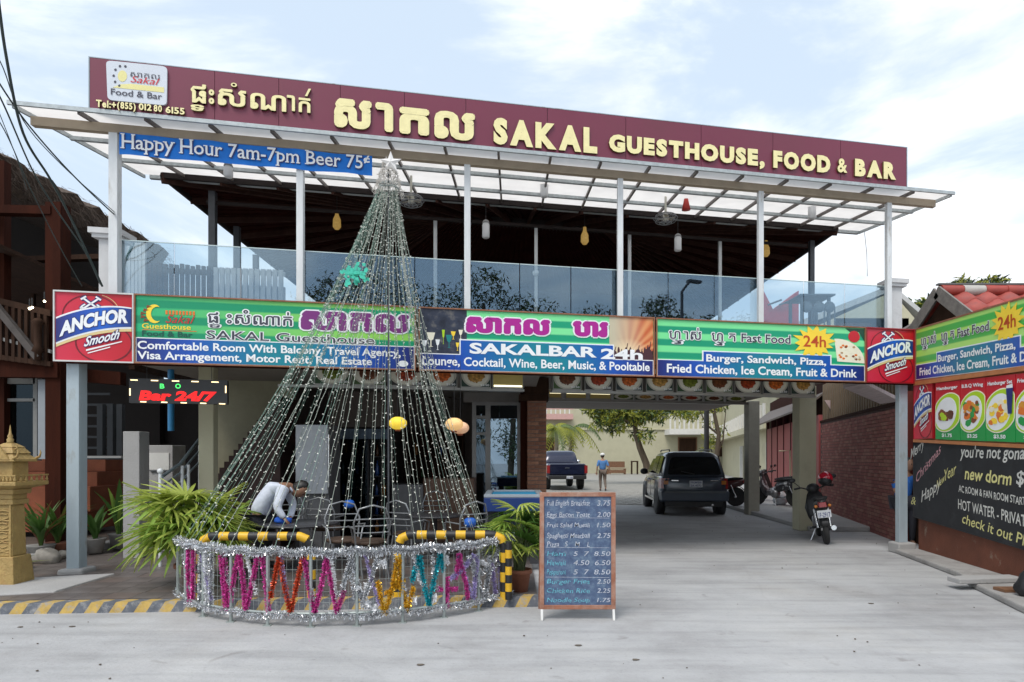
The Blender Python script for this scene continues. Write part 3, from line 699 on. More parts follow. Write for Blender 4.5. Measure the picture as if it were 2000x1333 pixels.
def beer_panel(p, par):
    p.quad(0, 1, 0, 1, 'printed_panel', redp, par, .0, .02)
    ringm = flat('print_dark_red', (110, 16, 30)); gold_l = flat('print_pale_gold', (220, 196, 140))
    def ring(cx, cy, rx, ry, w, mat, a0=0, a1=360, n=36):
        m = MB()
        for i in range(n):
            t0, t1 = R(a0 + (a1 - a0) * i / n), R(a0 + (a1 - a0) * (i + 1) / n)
            p.poly([(cx + rx * math.cos(t0), cy + ry * math.sin(t0)), (cx + rx * math.cos(t1), cy + ry * math.sin(t1)), (cx + (rx - w) * math.cos(t1), cy + (ry - w) * math.sin(t1)), (cx + (rx - w) * math.cos(t0), cy + (ry - w) * math.sin(t0))], '', mat, None, .004, mb=m)
        part('emblem_ring', m, mat, par)
    ring(.46, .66, .36, .30, .014, ringm); ring(.62, .28, .36, .28, .018, ringm); ring(.52, .70, .30, .27, .008, gold_l, 20, 75)
    # crossed anchors
    m = MB(); m2 = MB()
    def stroke(mb_, a, b, w, lift): 
        a, b = Vector(a), Vector(b); d = (b - a).normalized(); q = Vector((-d.y, d.x)) * w
        p.poly([tuple(a - q), tuple(b - q), tuple(b + q), tuple(a + q)], '', None, None, lift, mb=mb_)
    for mb_, ex, lift in ((m, .014, .005), (m2, 0, .008)):
        stroke(mb_, (.37, .90), (.55, .76), .012 + ex, lift); stroke(mb_, (.55, .90), (.37, .76), .012 + ex, lift)
        stroke(mb_, (.335, .885), (.40, .93), .012 + ex, lift); stroke(mb_, (.52, .93), (.585, .885), .012 + ex, lift)
        for sgn in (-1, 1):
            pr_ = None
            for i in range(8):
                t = R(i / 7 * 130 - 20); q = (.46 + sgn * (.045 + .085 * math.cos(t - .9)), .80 - .055 * math.sin(t * 1.0) + (.02 if i > 5 else 0))
                if pr_: stroke(mb_, pr_, q, .010 + ex, lift)
                pr_ = q
    part('anchor_emblem_outline', m, p_navy, par); part('anchor_emblem', m2, p_white, par)
    # blue ribbon, arched
    def arc(s): return .36 + .30 * math.sin(min(1, s) * 1.9) ** .9 if s > 0 else .36
    def wp(s): return .27 * (1 - (1 - min(1, s)) ** 2)
    for nm, t0, t1, mt, lf in (('ribbon_border', -.045, .335, p_white, .008), ('ribbon_border', -.085, -.04, gold_l, .007), ('ribbon', -.02, .31, uv_mat('ribbon_blue', grad_build([(0, srgb((40, 40, 110))), (.4, srgb((20, 80, 180))), (.6, srgb((20, 96, 200))), (1, srgb((20, 50, 120)))])) if 'ribbon_blue' not in MATS else MATS['ribbon_blue'], .011)):
        m = MB(); n = 14
        for i in range(n):
            a, b = .03 + .94 * i / n, .03 + .94 * (i + 1) / n
            p.poly([(a, .27 + t0 + wp(a)), (b, .27 + t0 + wp(b)), (b, .27 + t1 * (1 - .25 * b * b) + wp(b)), (a, .27 + t1 * (1 - .25 * a * a) + wp(a))], '', None, None, lf, mb=m)
        o = part(nm, m, mt, par)
        if nm == 'ribbon':
            uvl = o.data.uv_layers.new(name='UVMap'); me = o.data
            xs = [v.co.x for v in me.vertices]; lo, hi = min(xs), max(xs)
            for lp in me.loops: uvl.data[lp.index].uv = ((me.vertices[lp.vertex_index].co.x - lo) / (hi - lo), 0)
    p.otext('ANCHOR', .09, .91, .315, .175, p_white, p_navy, par, off=.05, oo=.04, shear=.1, name='ribbon_lettering', lift=.014, warp=lambda f: wp(.09 + .84 * f))
    p.otext('Smooth', .38, .82, .22, .13, p_white, p_navy, par, off=.02, oo=.05, shear=.45, name='script_lettering', lift=.012, warp=lambda f: .13 * f)
    m = MB(); p.poly([(.40, .155), (.85, .30), (.85, .315), (.40, .18)], '', None, None, .008, mb=m); p.poly([(.42, .12), (.70, .215), (.70, .23), (.42, .135)], '', None, None, .008, mb=m); part('script_underline', m, p_white, par)

# 1 beer sign left, 5 beer sign right
t, u0, u1 = sign_root('red beer sign with crossed anchors at the far left of the sign row', 105, 262, frame=frame_wh); beer_panel(Pan(SS, u0, u1, ZS0, ZS1), t)
t, u0, u1 = sign_root('red beer sign with anchors above the right steel post', 1690.5, 1785, frame=flat('red_sign_frame', (150, 20, 30))); beer_panel(Pan(SS, u0, u1, ZS0, ZS1), t)
# 2 guesthouse sign
t, u0, u1 = sign_root('green and blue sign advertising rooms, travel agency, motor rent and real estate', 262.5, 812); p = Pan(SS, u0 + .014, u1 - .014, ZS0 + .014, ZS1 - .014)
p.quad(0, 1, 0, 1, 'printed_panel', g1, t, .0, .02)
p.quad(0, 1, 0, .375, 'white_band_edge', p_white, t, .003); p.quad(.004, .996, .012, .36, 'blue_band', blue_band, t, .006)
p.text('Comfortable Room With Balcony, Travel Agency,', .008, .945, .205, .115, 'lettering', p_white, t, off=.022, lift=.009)
p.text('Visa Arrangement, Motor Rent, Real Estate', .008, .835, .055, .115, 'lettering', p_white, t, off=.022, lift=.009)
p.otext('SAKAL Guesthouse', .24, .845, .385, .13, p_grey, p_white, t, off=.005, oo=.05)
p.otext('ផ ះសំណាក់', .245, .54, .63, .14, p_grey, p_white, t, off=.01, oo=.06, cap=.6, name='khmer_lettering')
p.otext('ទ', .25, .285, .555, .055, p_grey, p_white, t, off=.01, oo=.07, cap=.6, name='khmer_lettering')
p.otext('សាកល', .58, .97, .60, .26, p_purple, p_white, t, off=.045, oo=.045, cap=.6, name='khmer_lettering')
m = MB()
for i in range(12):
    a_, b_ = R(70 + i * 18.5), R(70 + (i + 1) * 18.5)
    def cr_(a, k): return (.063 + .028 * k * math.cos(a) + (.010 if k < 1 else 0), .73 + .14 * k * math.sin(a))
    p.poly([cr_(a_, 1), cr_(b_, 1), cr_(b_, .78), cr_(a_, .78)], '', None, None, .006, mb=m)
part('crescent_emblem', m, p_yellow, t)
for i in range(5): p.poly([(.035 + .013 * math.cos(a) + .0 - .012 * math.sin(i), .73 + .05 * (i - 2) + .03 * math.sin(a)) for a in (0, 2, 4)], 'emblem_mark', p_brown, t, .006)
for i in range(9): p.poly([(.10 + i * .0115, .73), (.107 + i * .0115, .73), (.107 + i * .0115, .79), (.10 + i * .0115, .79)], 'emblem_mark', p_orange, t, .006)
p.text('Sakal', .10, .20, .605, .12, 'logo_lettering', p_red, t, shear=.4, lift=.007)
p.text('Guesthouse', .022, .185, .51, .075, 'logo_lettering', p_yellow, t, off=.015)
p.text('Food & Bar', .022, .19, .40, .075, 'logo_lettering', p_deepgreen, t, off=.02)
p.poly([(.022, .485), (.205, .485), (.205, .494), (.022, .494)], 'logo_rule', p_orange, t)
p.poly([(.955 + .02 * math.cos(R(a)), .09 + .05 * math.sin(R(a))) for a in range(0, 360, 24)], 'oval_mark', p_white, t, .009)
# 3 bar sign
t, u0, u1 = sign_root('green and blue bar sign listing lounge, cocktails, wine, beer, music and pool table', 817.5, 1278); p = Pan(SS, u0 + .014, u1 - .014, ZS0 + .014, ZS1 - .014)
p.quad(0, 1, 0, 1, 'printed_panel', g2, t, .0, .02)
def burst(t_, u, v, uv):
    dx = math_n(t_, 'SUBTRACT', u, .42); dy = math_n(t_, 'MULTIPLY', math_n(t_, 'SUBTRACT', v, .12), 1.3)
    an = math_n(t_, 'ARCTAN2', dy, dx); w = math_n(t_, 'MULTIPLY_ADD', math_n(t_, 'SINE', math_n(t_, 'MULTIPLY', an, 26.)), .5, .5, True)
    rr_ = math_n(t_, 'SQRT', math_n(t_, 'ADD', math_n(t_, 'MULTIPLY', dx, dx), math_n(t_, 'MULTIPLY', dy, dy)))
    far = mix_n(t_, w, srgb((222, 150, 96)), srgb((198, 96, 50)))
    far = mix_n(t_, math_n(t_, 'MULTIPLY_ADD', u, -1.4, 1.15, True), far, srgb((196, 186, 160)))
    return mix_n(t_, math_n(t_, 'MULTIPLY_ADD', rr_, 1.9, 0, True), srgb((250, 232, 190)), far)
p.quad(.80, .998, .26, .995, 'sunburst_picture', uv_mat('sunburst_print', burst), t, .003)
m = MB()
for i in range(34):
    cx = .775 + i * .0066; h = random.uniform(.10, .24); b0 = .27
    p.poly([(cx - .006, b0), (cx + .006, b0), (cx + .005, b0 + h * .8), (cx + .002, b0 + h), (cx - .002, b0 + h), (cx - .005, b0 + h * .8)], '', None, None, .005 + .0004 * (i % 3), mb=m)
    if i % 2: p.poly([(cx, b0 + h * .7), (cx + .004, b0 + h * .7), (cx + .009, b0 + h * 1.35), (cx + .006, b0 + h * 1.35)], '', None, None, .005, mb=m)
part('crowd_silhouette', m, flat('print_crowd', (70, 34, 44)), t)
def dark_pic(t_, u, v, uv):
    n = t_.nodes.new('ShaderNodeTexNoise'); n.inputs['Scale'].default_value = 5; n.inputs['Detail'].default_value = 5; t_.links.new(uv, n.inputs[0])
    return ramp_n(t_, n.outputs['Fac'], [(.3, srgb((20, 26, 44))), (.55, srgb((50, 56, 74))), (.75, srgb((120, 116, 110)))])
p.quad(.002, .19, .27, .998, 'cocktail_picture', uv_mat('night_picture_print', dark_pic), t, .003)
for cx, cy, w, h, mt in ((.045, .50, .034, .22, p_cream), (.02, .40, .02, .16, p_white), (.095, .55, .012, .22, p_lime), (.135, .58, .02, .12, p_yellow), (.072, .42, .018, .16, p_white), (.152, .40, .014, .12, p_yellow), (.118, .48, .026, .20, p_teal), (.165, .6, .018, .14, p_cream)):
    p.poly([(cx - w / 2, cy + h / 2), (cx + w / 2, cy + h / 2), (cx + w * .28, cy), (cx + w * .06, cy - .02), (cx + w * .06, cy - h / 2), (cx + w * .3, cy - h / 2 - .01), (cx - w * .3, cy - h / 2 - .01), (cx - w * .06, cy - h / 2), (cx - w * .06, cy - .02), (cx - w * .28, cy)], 'printed_glass', mt, t, .0055)
p.quad(0, 1, 0, .275, 'white_band_edge', p_white, t, .006); p.quad(.16, .82, .2, .52, 'white_band_edge', p_white, t, .0065)
p.quad(.004, .996, .015, .26, 'blue_band', blue_band, t, .009); p.quad(.165, .815, .25, .50, 'blue_band', blue_band2, t, .0095)
p.text('SAKALBAR', .205, .735, .295, .165, 'lettering', p_white, t, off=.035, lift=.0135)
p.text('24h', .765, .945, .275, .165, 'lettering', p_white, t, off=.035, lift=.0135)
p.text('Lounge, Cocktail, Wine, Beer, Music, & Pooltable', .012, .98, .085, .14, 'lettering', p_white, t, off=.02, lift=.0125)
p.otext('សាកល', .195, .53, .655, .22, p_magenta, p_white, t, off=.06, oo=.05, cap=.6, name='khmer_lettering')
p.otext('បារ', .645, .785, .66, .22, p_magenta, p_white, t, off=.06, oo=.05, cap=.6, name='khmer_lettering')
# 4 fast food sign, shared design
def fast_food(p, t, pal):
    p.quad(0, 1, 0, 1, 'printed_panel', pal, t, .0, .02)
    def pz(t_, u, v, uv):
        n = t_.nodes.new('ShaderNodeTexNoise'); n.inputs['Scale'].default_value = 14; n.inputs['Detail'].default_value = 4; t_.links.new(uv, n.inputs[0])
        return ramp_n(t_, n.outputs['Fac'], [(.35, srgb((150, 84, 50))), (.5, srgb((222, 204, 170))), (.62, srgb((240, 232, 214))), (.75, srgb((190, 120, 70)))])
    pzm = MATS.get('pizza_print') or uv_mat('pizza_print', pz)
    m = MB(); pts = [(.86, .36)] + [(.86 + .14 * math.cos(R(a)) * 1.0, .34 + .44 * math.sin(R(a))) for a in range(0, 100, 8)]
    p.poly(pts, 'pizza_picture', p_cream, t, .0035)
    for i in range(26):
        r_, a_ = random.uniform(.2, .95), R(random.uniform(5, 85)); cx, cy = .865 + .125 * r_ * math.cos(a_), .37 + .38 * r_ * math.sin(a_)
        p.poly([(cx + .008 * math.cos(k), cy + .022 * math.sin(k)) for k in (0, 1.2, 2.4, 3.6, 5)], 'pizza_topping', random.choice((p_brown, p_orange, p_cream, flat('print_tan', (190, 150, 110)))), t, .0055)
    p.poly([(.945 + .03 * math.cos(R(a)), .83 + .11 * math.sin(R(a))) for a in range(0, 360, 30)], 'strawberry_picture', p_red, t, .006)
    p.poly([(.90, .98), (.998, .98), (.998, .75), (.97, .92), (.93, .90)], 'leaf_picture', p_dkgreen, t, .0045)
    p.quad(0, 1, 0, .30, 'white_band_edge', p_white, t, .0065); p.quad(.205, .83, .2, .475, 'white_band_edge', p_white, t, .007)
    p.quad(.004, .996, .012, .285, 'blue_band', blue_band, t, .0095); p.quad(.212, .823, .27, .455, 'blue_band', blue_band2, t, .010)
    p.text('Burger, Sandwich, Pizza,', .225, .80, .285, .125, 'lettering', p_white, t, off=.025, lift=.0145)
    p.text('Fried Chicken, Ice Cream, Fruit & Drink', .045, .955, .075, .145, 'lettering', p_white, t, off=.025, lift=.013)
    p.otext('ហ ាស់', .055, .20, .66, .14, p_grey, p_white, t, off=.01, oo=.055, cap=.6, name='khmer_lettering')
    p.otext('វ', .078, .115, .575, .06, p_grey, p_white, t, off=.01, oo=.07, cap=.6, name='khmer_lettering')
    p.otext('ហ ត', .25, .36, .655, .14, p_grey, p_white, t, off=.01, oo=.055, cap=.6, name='khmer_lettering')
    p.otext('វ', .272, .305, .575, .06, p_grey, p_white, t, off=.01, oo=.07, cap=.6, name='khmer_lettering')
    p.otext('Fast Food', .39, .625, .655, .15, p_grey, p_white, t, off=.012, oo=.05)
    st = []; 
    for i in range(28): a_ = R(i * 360 / 28 + 6); k = 1 if i % 2 == 0 else .68; k *= random.choice((1, .92, 1.06)); st.append((.745 + .108 * k * math.cos(a_), .70 + .31 * k * math.sin(a_)))
    for (x_, y_), (x2, y2) in zip(st, st[1:] + st[:1]): pass
    m = MB()
    for i in range(28): p.poly([(.745, .70), st[i], st[(i + 1) % 28]], '', None, None, .009, mb=m)
    part('starburst', m, p_yellow, t)
    p.text('24h', .69, .80, .615, .20, 'starburst_lettering', flat('print_rust', (190, 70, 20)), t, off=.015, lift=.012)
t, u0, u1 = sign_root('fast food sign with yellow 24h starburst facing the street over the driveway', 1281, 1690); fast_food(Pan(SS, u0 + .014, u1 - .014, ZS0 + .014, ZS1 - .014), t, g2)

# sign carrying beam behind
cbm = MB(); cbm.sbox(facX(105, 9.03), facX(1785, 9.03), 9.02, 9.055, 2.71, 2.78); cbm.sbox(facX(105, 9.03), facX(1785, 9.03), 9.02, 9.055, 3.5, 3.58)
solo('sign_support_rail', cbm, wood_red, 'brown steel rails behind the front row of street signs', 'rail')

# ------------------------------------------------------------------ happy hour banner
bn = thing('happy_hour_banner', 'blue vinyl banner with white happy hour lettering tied under the canopy beam', 'banner', S(-3.5, 9.09, 5.4))
SB = Sheet(S(0, 9.085, 0), S(1, 9.085, 0))
u0, zt0 = SB.hit(233, 258); _, zb0 = SB.hit(233, 302); u1, zt1 = SB.hit(727, 305); _, zb1 = SB.hit(725, 343)
m = MB(); n = 40; rows = 4
for j in range(rows + 1):
    for i in range(n + 1):
        f = i / n; zt = zt0 + (zt1 - zt0) * f - .012 * abs(math.sin(f * 9.4)); zb = zb0 + (zb1 - zb0) * f + .006 * math.sin(f * 23)
        m.v.append(SB.w(u0 + (u1 - u0) * f, zb + (zt - zb) * j / rows, .006 * math.sin(f * 31 + j) + .004 * math.sin(f * 57)))
for j in range(rows):
    for i in range(n): a_ = j * (n + 1) + i; m.f.append([a_, a_ + 1, a_ + n + 2, a_ + n + 1]); m.mi.append(0); m.sm.append(True)
part('vinyl_sheet', m, M('banner_blue_vinyl', (.008, .17, .62), .75, var=.16, scale=5), bn)
def serif_text(st, x0, y0, x1, h, par):
    u0, v0 = SB.hit(x0, y0); u1, _ = SB.hit(x1, y0); _, vt = SB.hit(x0, y0 - h); hh = vt - v0
    for off, mt, lf, dx in ((.035, p_navy, .013, .008), (.008, p_white, .017, 0)):
        m = MB(); SB.text_uv(st, u0 + dx, v0 - dx * .7, u1 + dx, hh, '', None, None, off=off, lift=lf, mb=m)
        # slab serifs at the feet and heads of the straight capitals and stems
        base, _ = glyphs(st, 0, 0, 0); a, b = min(v.x for v in base), max(v.x for v in base); k = (u1 - u0) / (b - a)
        pos = 0
        for i, ch in enumerate(st):
            if ch == ' ': continue
            g_, _f = glyphs(st[:i + 1], 0, 0, 0); mxx = max(v.x for v in g_); gg, _ = glyphs(ch, 0, 0, 0); wch = max(v.x for v in gg) - min(v.x for v in gg)
            l_, r_ = mxx - wch, mxx; sw_ = .10; ff = []
            if ch == 'H': ff = [(l_ + .03, 0), (l_ + .03, .7), (r_ - .03, 0), (r_ - .03, .7)]
            elif ch == 'B': ff = [(l_ + .02, 0), (l_ + .02, .7)]
            elif ch == 'p': ff = [(l_ + .03, -.22), (l_ + .0, .47)]
            elif ch == 'm': ff = [(l_ + .03, 0), ((l_ + r_) / 2, 0), (r_ - .03, 0)]
            elif ch == 'r': ff = [(l_ + .03, 0)]
            elif ch == 'y': ff = [(l_ + .02, .48), (r_ - .02, .48)]
            elif ch == 'u': ff = [(l_ - .01, .47), (r_ - .06, .47)]
            elif ch == 'a': ff = [(r_, .0)]
            for fx, fz in ff:
                ux = u0 + (fx - a) * k + dx; zz = v0 + fz / .7 * hh - dx * .7; w2 = sw_ * k; t2 = .028 / .7 * hh
                m.prism([SB.w(ux - w2, zz - t2, lf + .0005), SB.w(ux + w2, zz - t2, lf + .0005), SB.w(ux + w2, zz + t2, lf + .0005), SB.w(ux - w2, zz + t2, lf + .0005)], SB.N * .0005)
        part('banner_lettering', m, mt, par)
serif_text('Happy Hour 7am-7pm Beer 75', 239, 290, 708, 27, bn)
SB.text('c', 711, 318, 721, 13, 'banner_lettering', p_white, bn, off=.04, lift=.017); SB.text('/', 711, 320, 721, 15, 'banner_lettering', p_white, bn, off=.01, lift=.019)

# ------------------------------------------------------------------ LED sign
ld = thing('led_sign', 'black LED display with glowing red lettering hanging under the left signs', 'sign', S(facX(347, 9.1), 9.1, 2.3))
SL = Sheet(S(0, 9.2, 0), S(1, 9.2, 0))
u0, zt = SL.hit(252, 739); u1, _ = SL.hit(444, 745); _, zb = SL.hit(252, 787)
part('housing', MB().hexa([SL.w(u0, zb, 0), SL.w(u1, zb, 0), SL.w(u1, zb, -.08), SL.w(u0, zb, -.08)], [SL.w(u0, zt, 0), SL.w(u1, zt, 0), SL.w(u1, zt, -.08), SL.w(u0, zt, -.08)]), black, ld)
led_r = M('led_red', (.3, 0, 0), .5, var=0, emit=(1, .01, .01), estr=.75); led_g = M('led_green', (0, .3, .05), .5, var=0, emit=(.1, 1, .2), estr=.6); led_w = M('led_warm', (.4, .3, .15), .5, var=0, emit=(1, .75, .4), estr=1.2)
SL.text('Bar 24/7', 274, 781, 420, 17, 'glowing_lettering', led_r, ld, off=.05, shear=.12)
SL.text('B', 313, 759, 321, 9, 'small_lettering', led_g, ld, off=.03); SL.text('O', 343, 759, 353, 9, 'small_lettering', led_g, ld, off=.03)
for i, px in enumerate((262, 302, 343, 381, 420)): SL.poly([(px - 7, 741.5 + i), (px + 7, 742 + i), (px + 7, 744 + i), (px - 7, 743.5 + i)], 'border_lamp', led_w, ld, .004)
for i, px in enumerate((280, 321, 359, 397, 434)): SL.poly([(px - 6, 784 + i * 1.0), (px + 6, 784.4 + i * 1.0), (px + 6, 786.4 + i * 1.0), (px - 6, 786 + i * 1.0)], 'border_lamp', led_w, ld, .004)
for px, y in ((254, 765), (441, 760)): SL.poly([(px - 1.2, y - 6), (px + 1.2, y - 6), (px + 1.2, y + 8), (px - 1.2, y + 8)], 'border_lamp', led_w, ld, .004)
part('hanging_wire', MB().tube([SL.w(u0 + .2, zt, -.03), SL.w(u0 + .2, 2.8, -.03)], .004, 4).tube([SL.w(u1 - .2, zt, -.03), SL.w(u1 - .2, 2.8, -.03)], .004, 4), black, ld)

# ------------------------------------------------------------------ food light boxes under the balcony
def plate_print(name, rice, food, back):
    def f(t_, u, v, uv):
        dx = math_n(t_, 'MULTIPLY', math_n(t_, 'SUBTRACT', u, .5), 1.0); dy = math_n(t_, 'MULTIPLY', math_n(t_, 'SUBTRACT', v, .42), 1.15)
        rr_ = math_n(t_, 'SQRT', math_n(t_, 'ADD', math_n(t_, 'MULTIPLY', dx, dx), math_n(t_, 'MULTIPLY', dy, dy)))
        n = t_.nodes.new('ShaderNodeTexNoise'); n.inputs['Scale'].default_value = 9; n.inputs['Detail'].default_value = 5; t_.links.new(uv, n.inputs[0])
        fd = ramp_n(t_, n.outputs['Fac'], [(.35, tuple(x * .5 for x in food)), (.52, food), (.7, tuple(min(1, x * 1.7) for x in food))])
        rr2 = math_n(t_, 'ADD', rr_, math_n(t_, 'MULTIPLY_ADD', n.outputs['Fac'], .2, -.1))
        inner = mix_n(t_, math_n(t_, 'GREATER_THAN', rr2, .30), fd, rice)
        edge = mix_n(t_, math_n(t_, 'GREATER_THAN', rr_, .44), inner, tuple(x * .7 for x in rice))
        return mix_n(t_, math_n(t_, 'GREATER_THAN', rr_, .50), edge, back)
    return uv_mat(name, f)
foods = [plate_print('food_print_%s' % nm, srgb((214, 210, 196)), srgb(fc), srgb(bc)) for nm, fc, bc in (('orange', (196, 98, 40), (26, 40, 44)), ('green', (110, 120, 40), (30, 66, 30)), ('red', (160, 60, 30), (40, 36, 36)), ('tan', (180, 136, 70), (24, 50, 40)), ('brown', (110, 60, 34), (60, 84, 40)))]
fr_al = M('aluminium_frame', (.34, .33, .31), .4, .5, var=.1)
r1 = [(614, 683), (687, 753), (758, 827), (833, 893), (900, 959), (962, 1022), (1080, 1135), (1142, 1196), (1203, 1255), (1262, 1315), (1322, 1373), (1379, 1431), (1435, 1486), (1490, 1540), (1545, 1592)]
wit = M('lit_tube', (.9, .85, .6), .4, var=0, emit=(1, .93, .62), estr=1.0); yel = M('yellow_lit_panel', (.55, .42, .13), .5, var=.1, scale=3)
SF = Sheet(S(0, 9.6, 0), S(1, 9.6, 0))
for k, (a_, b_) in enumerate(r1):
    u0, u1 = SF.hit(a_, 760)[0], SF.hit(b_, 760)[0]
    where = 'with plate picture in the front row' if k != 5 else 'blank and yellow with a lit lower edge in the front row'
    t = thing('menu_light_box', ('plate picture menu box, %s in the front row counting from the left' % ['first','second','third','fourth','fifth','','seventh','eighth','ninth','tenth','eleventh','twelfth','thirteenth','fourteenth','fifteenth'][k]) if k != 5 else 'blank yellow lit box in the front row of menu boxes', 'menu board', SF.w((u0 + u1) / 2, 2.57), 'menu boxes hanging under the balcony')
    m = MB(); m.hexa([SF.w(u0, 2.57, -.12), SF.w(u1, 2.57, -.12), SF.w(u1, 2.57, -.001), SF.w(u0, 2.57, -.001)], [SF.w(u0, 3.04, -.12), SF.w(u1, 3.04, -.12), SF.w(u1, 3.04, -.001), SF.w(u0, 3.04, -.001)])
    part('box_frame', m, fr_al, t)
    if k == 5:
        SF.uvquad(u0 + .01, u1 - .01, 2.60, 3.0, 'blank_panel', yel, t, .002, .002); SF.uvquad(u0 + .02, u1 - .02, 2.60, 2.625, 'lit_edge', wit, t, .005, .002)
    else:
        SF.uvquad(u0 + .01, u1 - .01, 2.59, 3.0, 'plate_picture', foods[(k * 3 + 1) % 5], t, .002, .002)
        SF.text_uv('$2.50', u1 - .16, 2.605, u1 - .03, .03, 'price_lettering', p_white, t, off=.02, lift=.005)
m = MB(); 
for a_, b_ in ((543, 1024), (1078, 1594)):
    u0, u1 = SF.hit(a_, 760)[0], SF.hit(b_, 760)[0]; m.hexa([SF.w(u0, 2.535, -.13), SF.w(u1, 2.535, -.13), SF.w(u1, 2.535, .01), SF.w(u0, 2.535, .01)], [SF.w(u0, 2.568, -.13), SF.w(u1, 2.568, -.13), SF.w(u1, 2.568, .01), SF.w(u0, 2.568, .01)])
solo('menu_box_rail', m, fr_al, 'pale metal rail carrying the front row of hanging menu boxes', 'rail')
r2_ = [(1072, 1097), (1105, 1145), (1152, 1193), (1198, 1237), (1240, 1281), (1286, 1325), (1329, 1372), (1376, 1413), (1418, 1457)]
SF2 = Sheet(S(0, 14.2, 0), S(1, 14.2, 0))
for k, (a_, b_) in enumerate(r2_):
    u0, u1 = SF2.hit(a_, 770)[0], SF2.hit(b_, 770)[0]; z0 = SF2.hit(1270, 783)[1]
    t = thing('rear_menu_box', 'rear row %s' % ('blank lit box, %s one right of the brick pillar' % ('first', 'second', 'third')[k] if k < 3 else 'menu box with plate picture, %s one right of the brick pillar' % ('fourth', 'fifth', 'sixth', 'seventh', 'eighth', 'ninth')[k - 3]), 'menu board', SF2.w((u0 + u1) / 2, z0), 'menu boxes over the driveway')
    m = MB(); m.hexa([SF2.w(u0, z0, -.1), SF2.w(u1, z0, -.1), SF2.w(u1, z0, -.001), SF2.w(u0, z0, -.001)], [SF2.w(u0, 3.04, -.1), SF2.w(u1, 3.04, -.1), SF2.w(u1, 3.04, -.001), SF2.w(u0, 3.04, -.001)]); part('box_frame', m, fr_al, t)
    if k < 3: SF2.uvquad(u0 + .01, u1 - .01, z0 + .03, 3.03, 'blank_panel', yel, t, .002, .002); SF2.uvquad(u0 + .02, u1 - .02, 2.98, 3.03, 'lit_edge', wit, t, .005, .002)
    else: SF2.uvquad(u0 + .015, u1 - .015, z0 + .02, 3.03, 'plate_picture', foods[(k * 2) % 5], t, .002, .002)
m = MB(); u0, u1 = SF2.hit(1070, 770)[0], SF2.hit(1462, 770)[0]; z0 = SF2.hit(1270, 783)[1]
m.hexa([SF2.w(u0, z0 - .05, -.11), SF2.w(u1, z0 - .05, -.11), SF2.w(u1, z0 - .05, .01), SF2.w(u0, z0 - .05, .01)], [SF2.w(u0, z0 - .002, -.11), SF2.w(u1, z0 - .002, -.11), SF2.w(u1, z0 - .002, .01), SF2.w(u0, z0 - .002, .01)])
solo('rear_menu_rail', m, fr_al, 'metal rail carrying the rear row of menu boxes over the driveway', 'rail')


# ================================================================== RIGHT SIDE: wall with signs, brick wall, red house
R0, R1 = Vector((6.50, 10.32, 0)), Vector((6.05, 7.55, 0))
RD = (R1 - R0); RL = RD.length
SR = Sheet(R0, R1); SR.N = Vector((-abs(SR.U.y), -abs(SR.U.x) * -1 * 0 + SR.U.x, 0)).normalized()
SR.N = Vector((SR.U.y, -SR.U.x, 0)); 
if SR.N.dot(Vector((0, 0, 0)) - R0) < 0: SR.N = -SR.N
EX = RL * 1.75                                         # the signs run on towards the street, past the frame
rw = thing('low_roadside_wall', 'low rusty brown wall carrying the blackboard on the right', 'wall', SR.w(EX / 2, .08, -.1))
m = MB(); m.hexa([SR.w(.05, .06, -.03), SR.w(EX, .06, -.03), SR.w(EX, .06, -.18), SR.w(.05, .06, -.18)], [SR.w(.05, 1.6, -.03), SR.w(EX, 1.6, -.03), SR.w(EX, 1.6, -.18), SR.w(.05, 1.6, -.18)])
part('wall_body', m, M('rusty_brown_wall', (.15, .048, .025), .75, var=.25, scale=3, bump=.2, second=(.26, .20, .15), sfac=(.60, .72), sscale=4), rw)
def rsign(name, lab, cat, u0, u1, z0, z1, drop, lift, frame, fw=.02):
    p = Pan(SR, u0, u1, z0, z1, drop); t = thing(name, lab, cat, SR.w((u0 + u1) / 2, z0))
    m = MB()
    def bar_(ua, ub, za, zb):
        sa, sb_ = (ua - u0) / (u1 - u0), (ub - u0) / (u1 - u0)
        lo = [SR.w(ua, za - drop * sa, lift - .03), SR.w(ub, za - drop * sb_, lift - .03), SR.w(ub, za - drop * sb_, lift + .02), SR.w(ua, za - drop * sa, lift + .02)]
        hi = [v + Vector((0, 0, zb - za)) for v in lo]; m.hexa(lo, hi)
    bar_(u0, u1, z1 - fw, z1); bar_(u0, u1, z0, z0 + fw); bar_(u0, u0 + fw * .8, z0 + fw, z1 - fw); bar_(u1 - fw * .8, u1, z0 + fw, z1 - fw)
    part('frame', m, frame, t)
    return p, t
DR = .17 / RL                                           # droop per metre
# panels are lifted towards the viewer so their prints sit on the frame
class LSheet(Sheet):
    def __init__(s, b, l): s.O = b.O + b.N * l; s.U = b.U; s.N = b.N
SRf = LSheet(SR, .012)
_L = (SRf.hit(1968, 640)[0] - .07) / .745
p, t = rsign('side_fast_food_sign', 'fast food sign with 24h starburst on the right hand side wall', 'sign', .04, _L + .1, 2.76, 3.61, DR * (_L + .06), 0, frame_br, .025)
p2 = Pan(SRf, .07, .07 + _L, 2.785, 3.585, DR * _L)
g3 = uv_mat('green_stripe_print_lime', stripes_build(srgb((70, 176, 76)), srgb((178, 226, 90)), srgb((176, 230, 130)), 4.2, .6, (0, .9)))
fast_food(p2, t, g3)
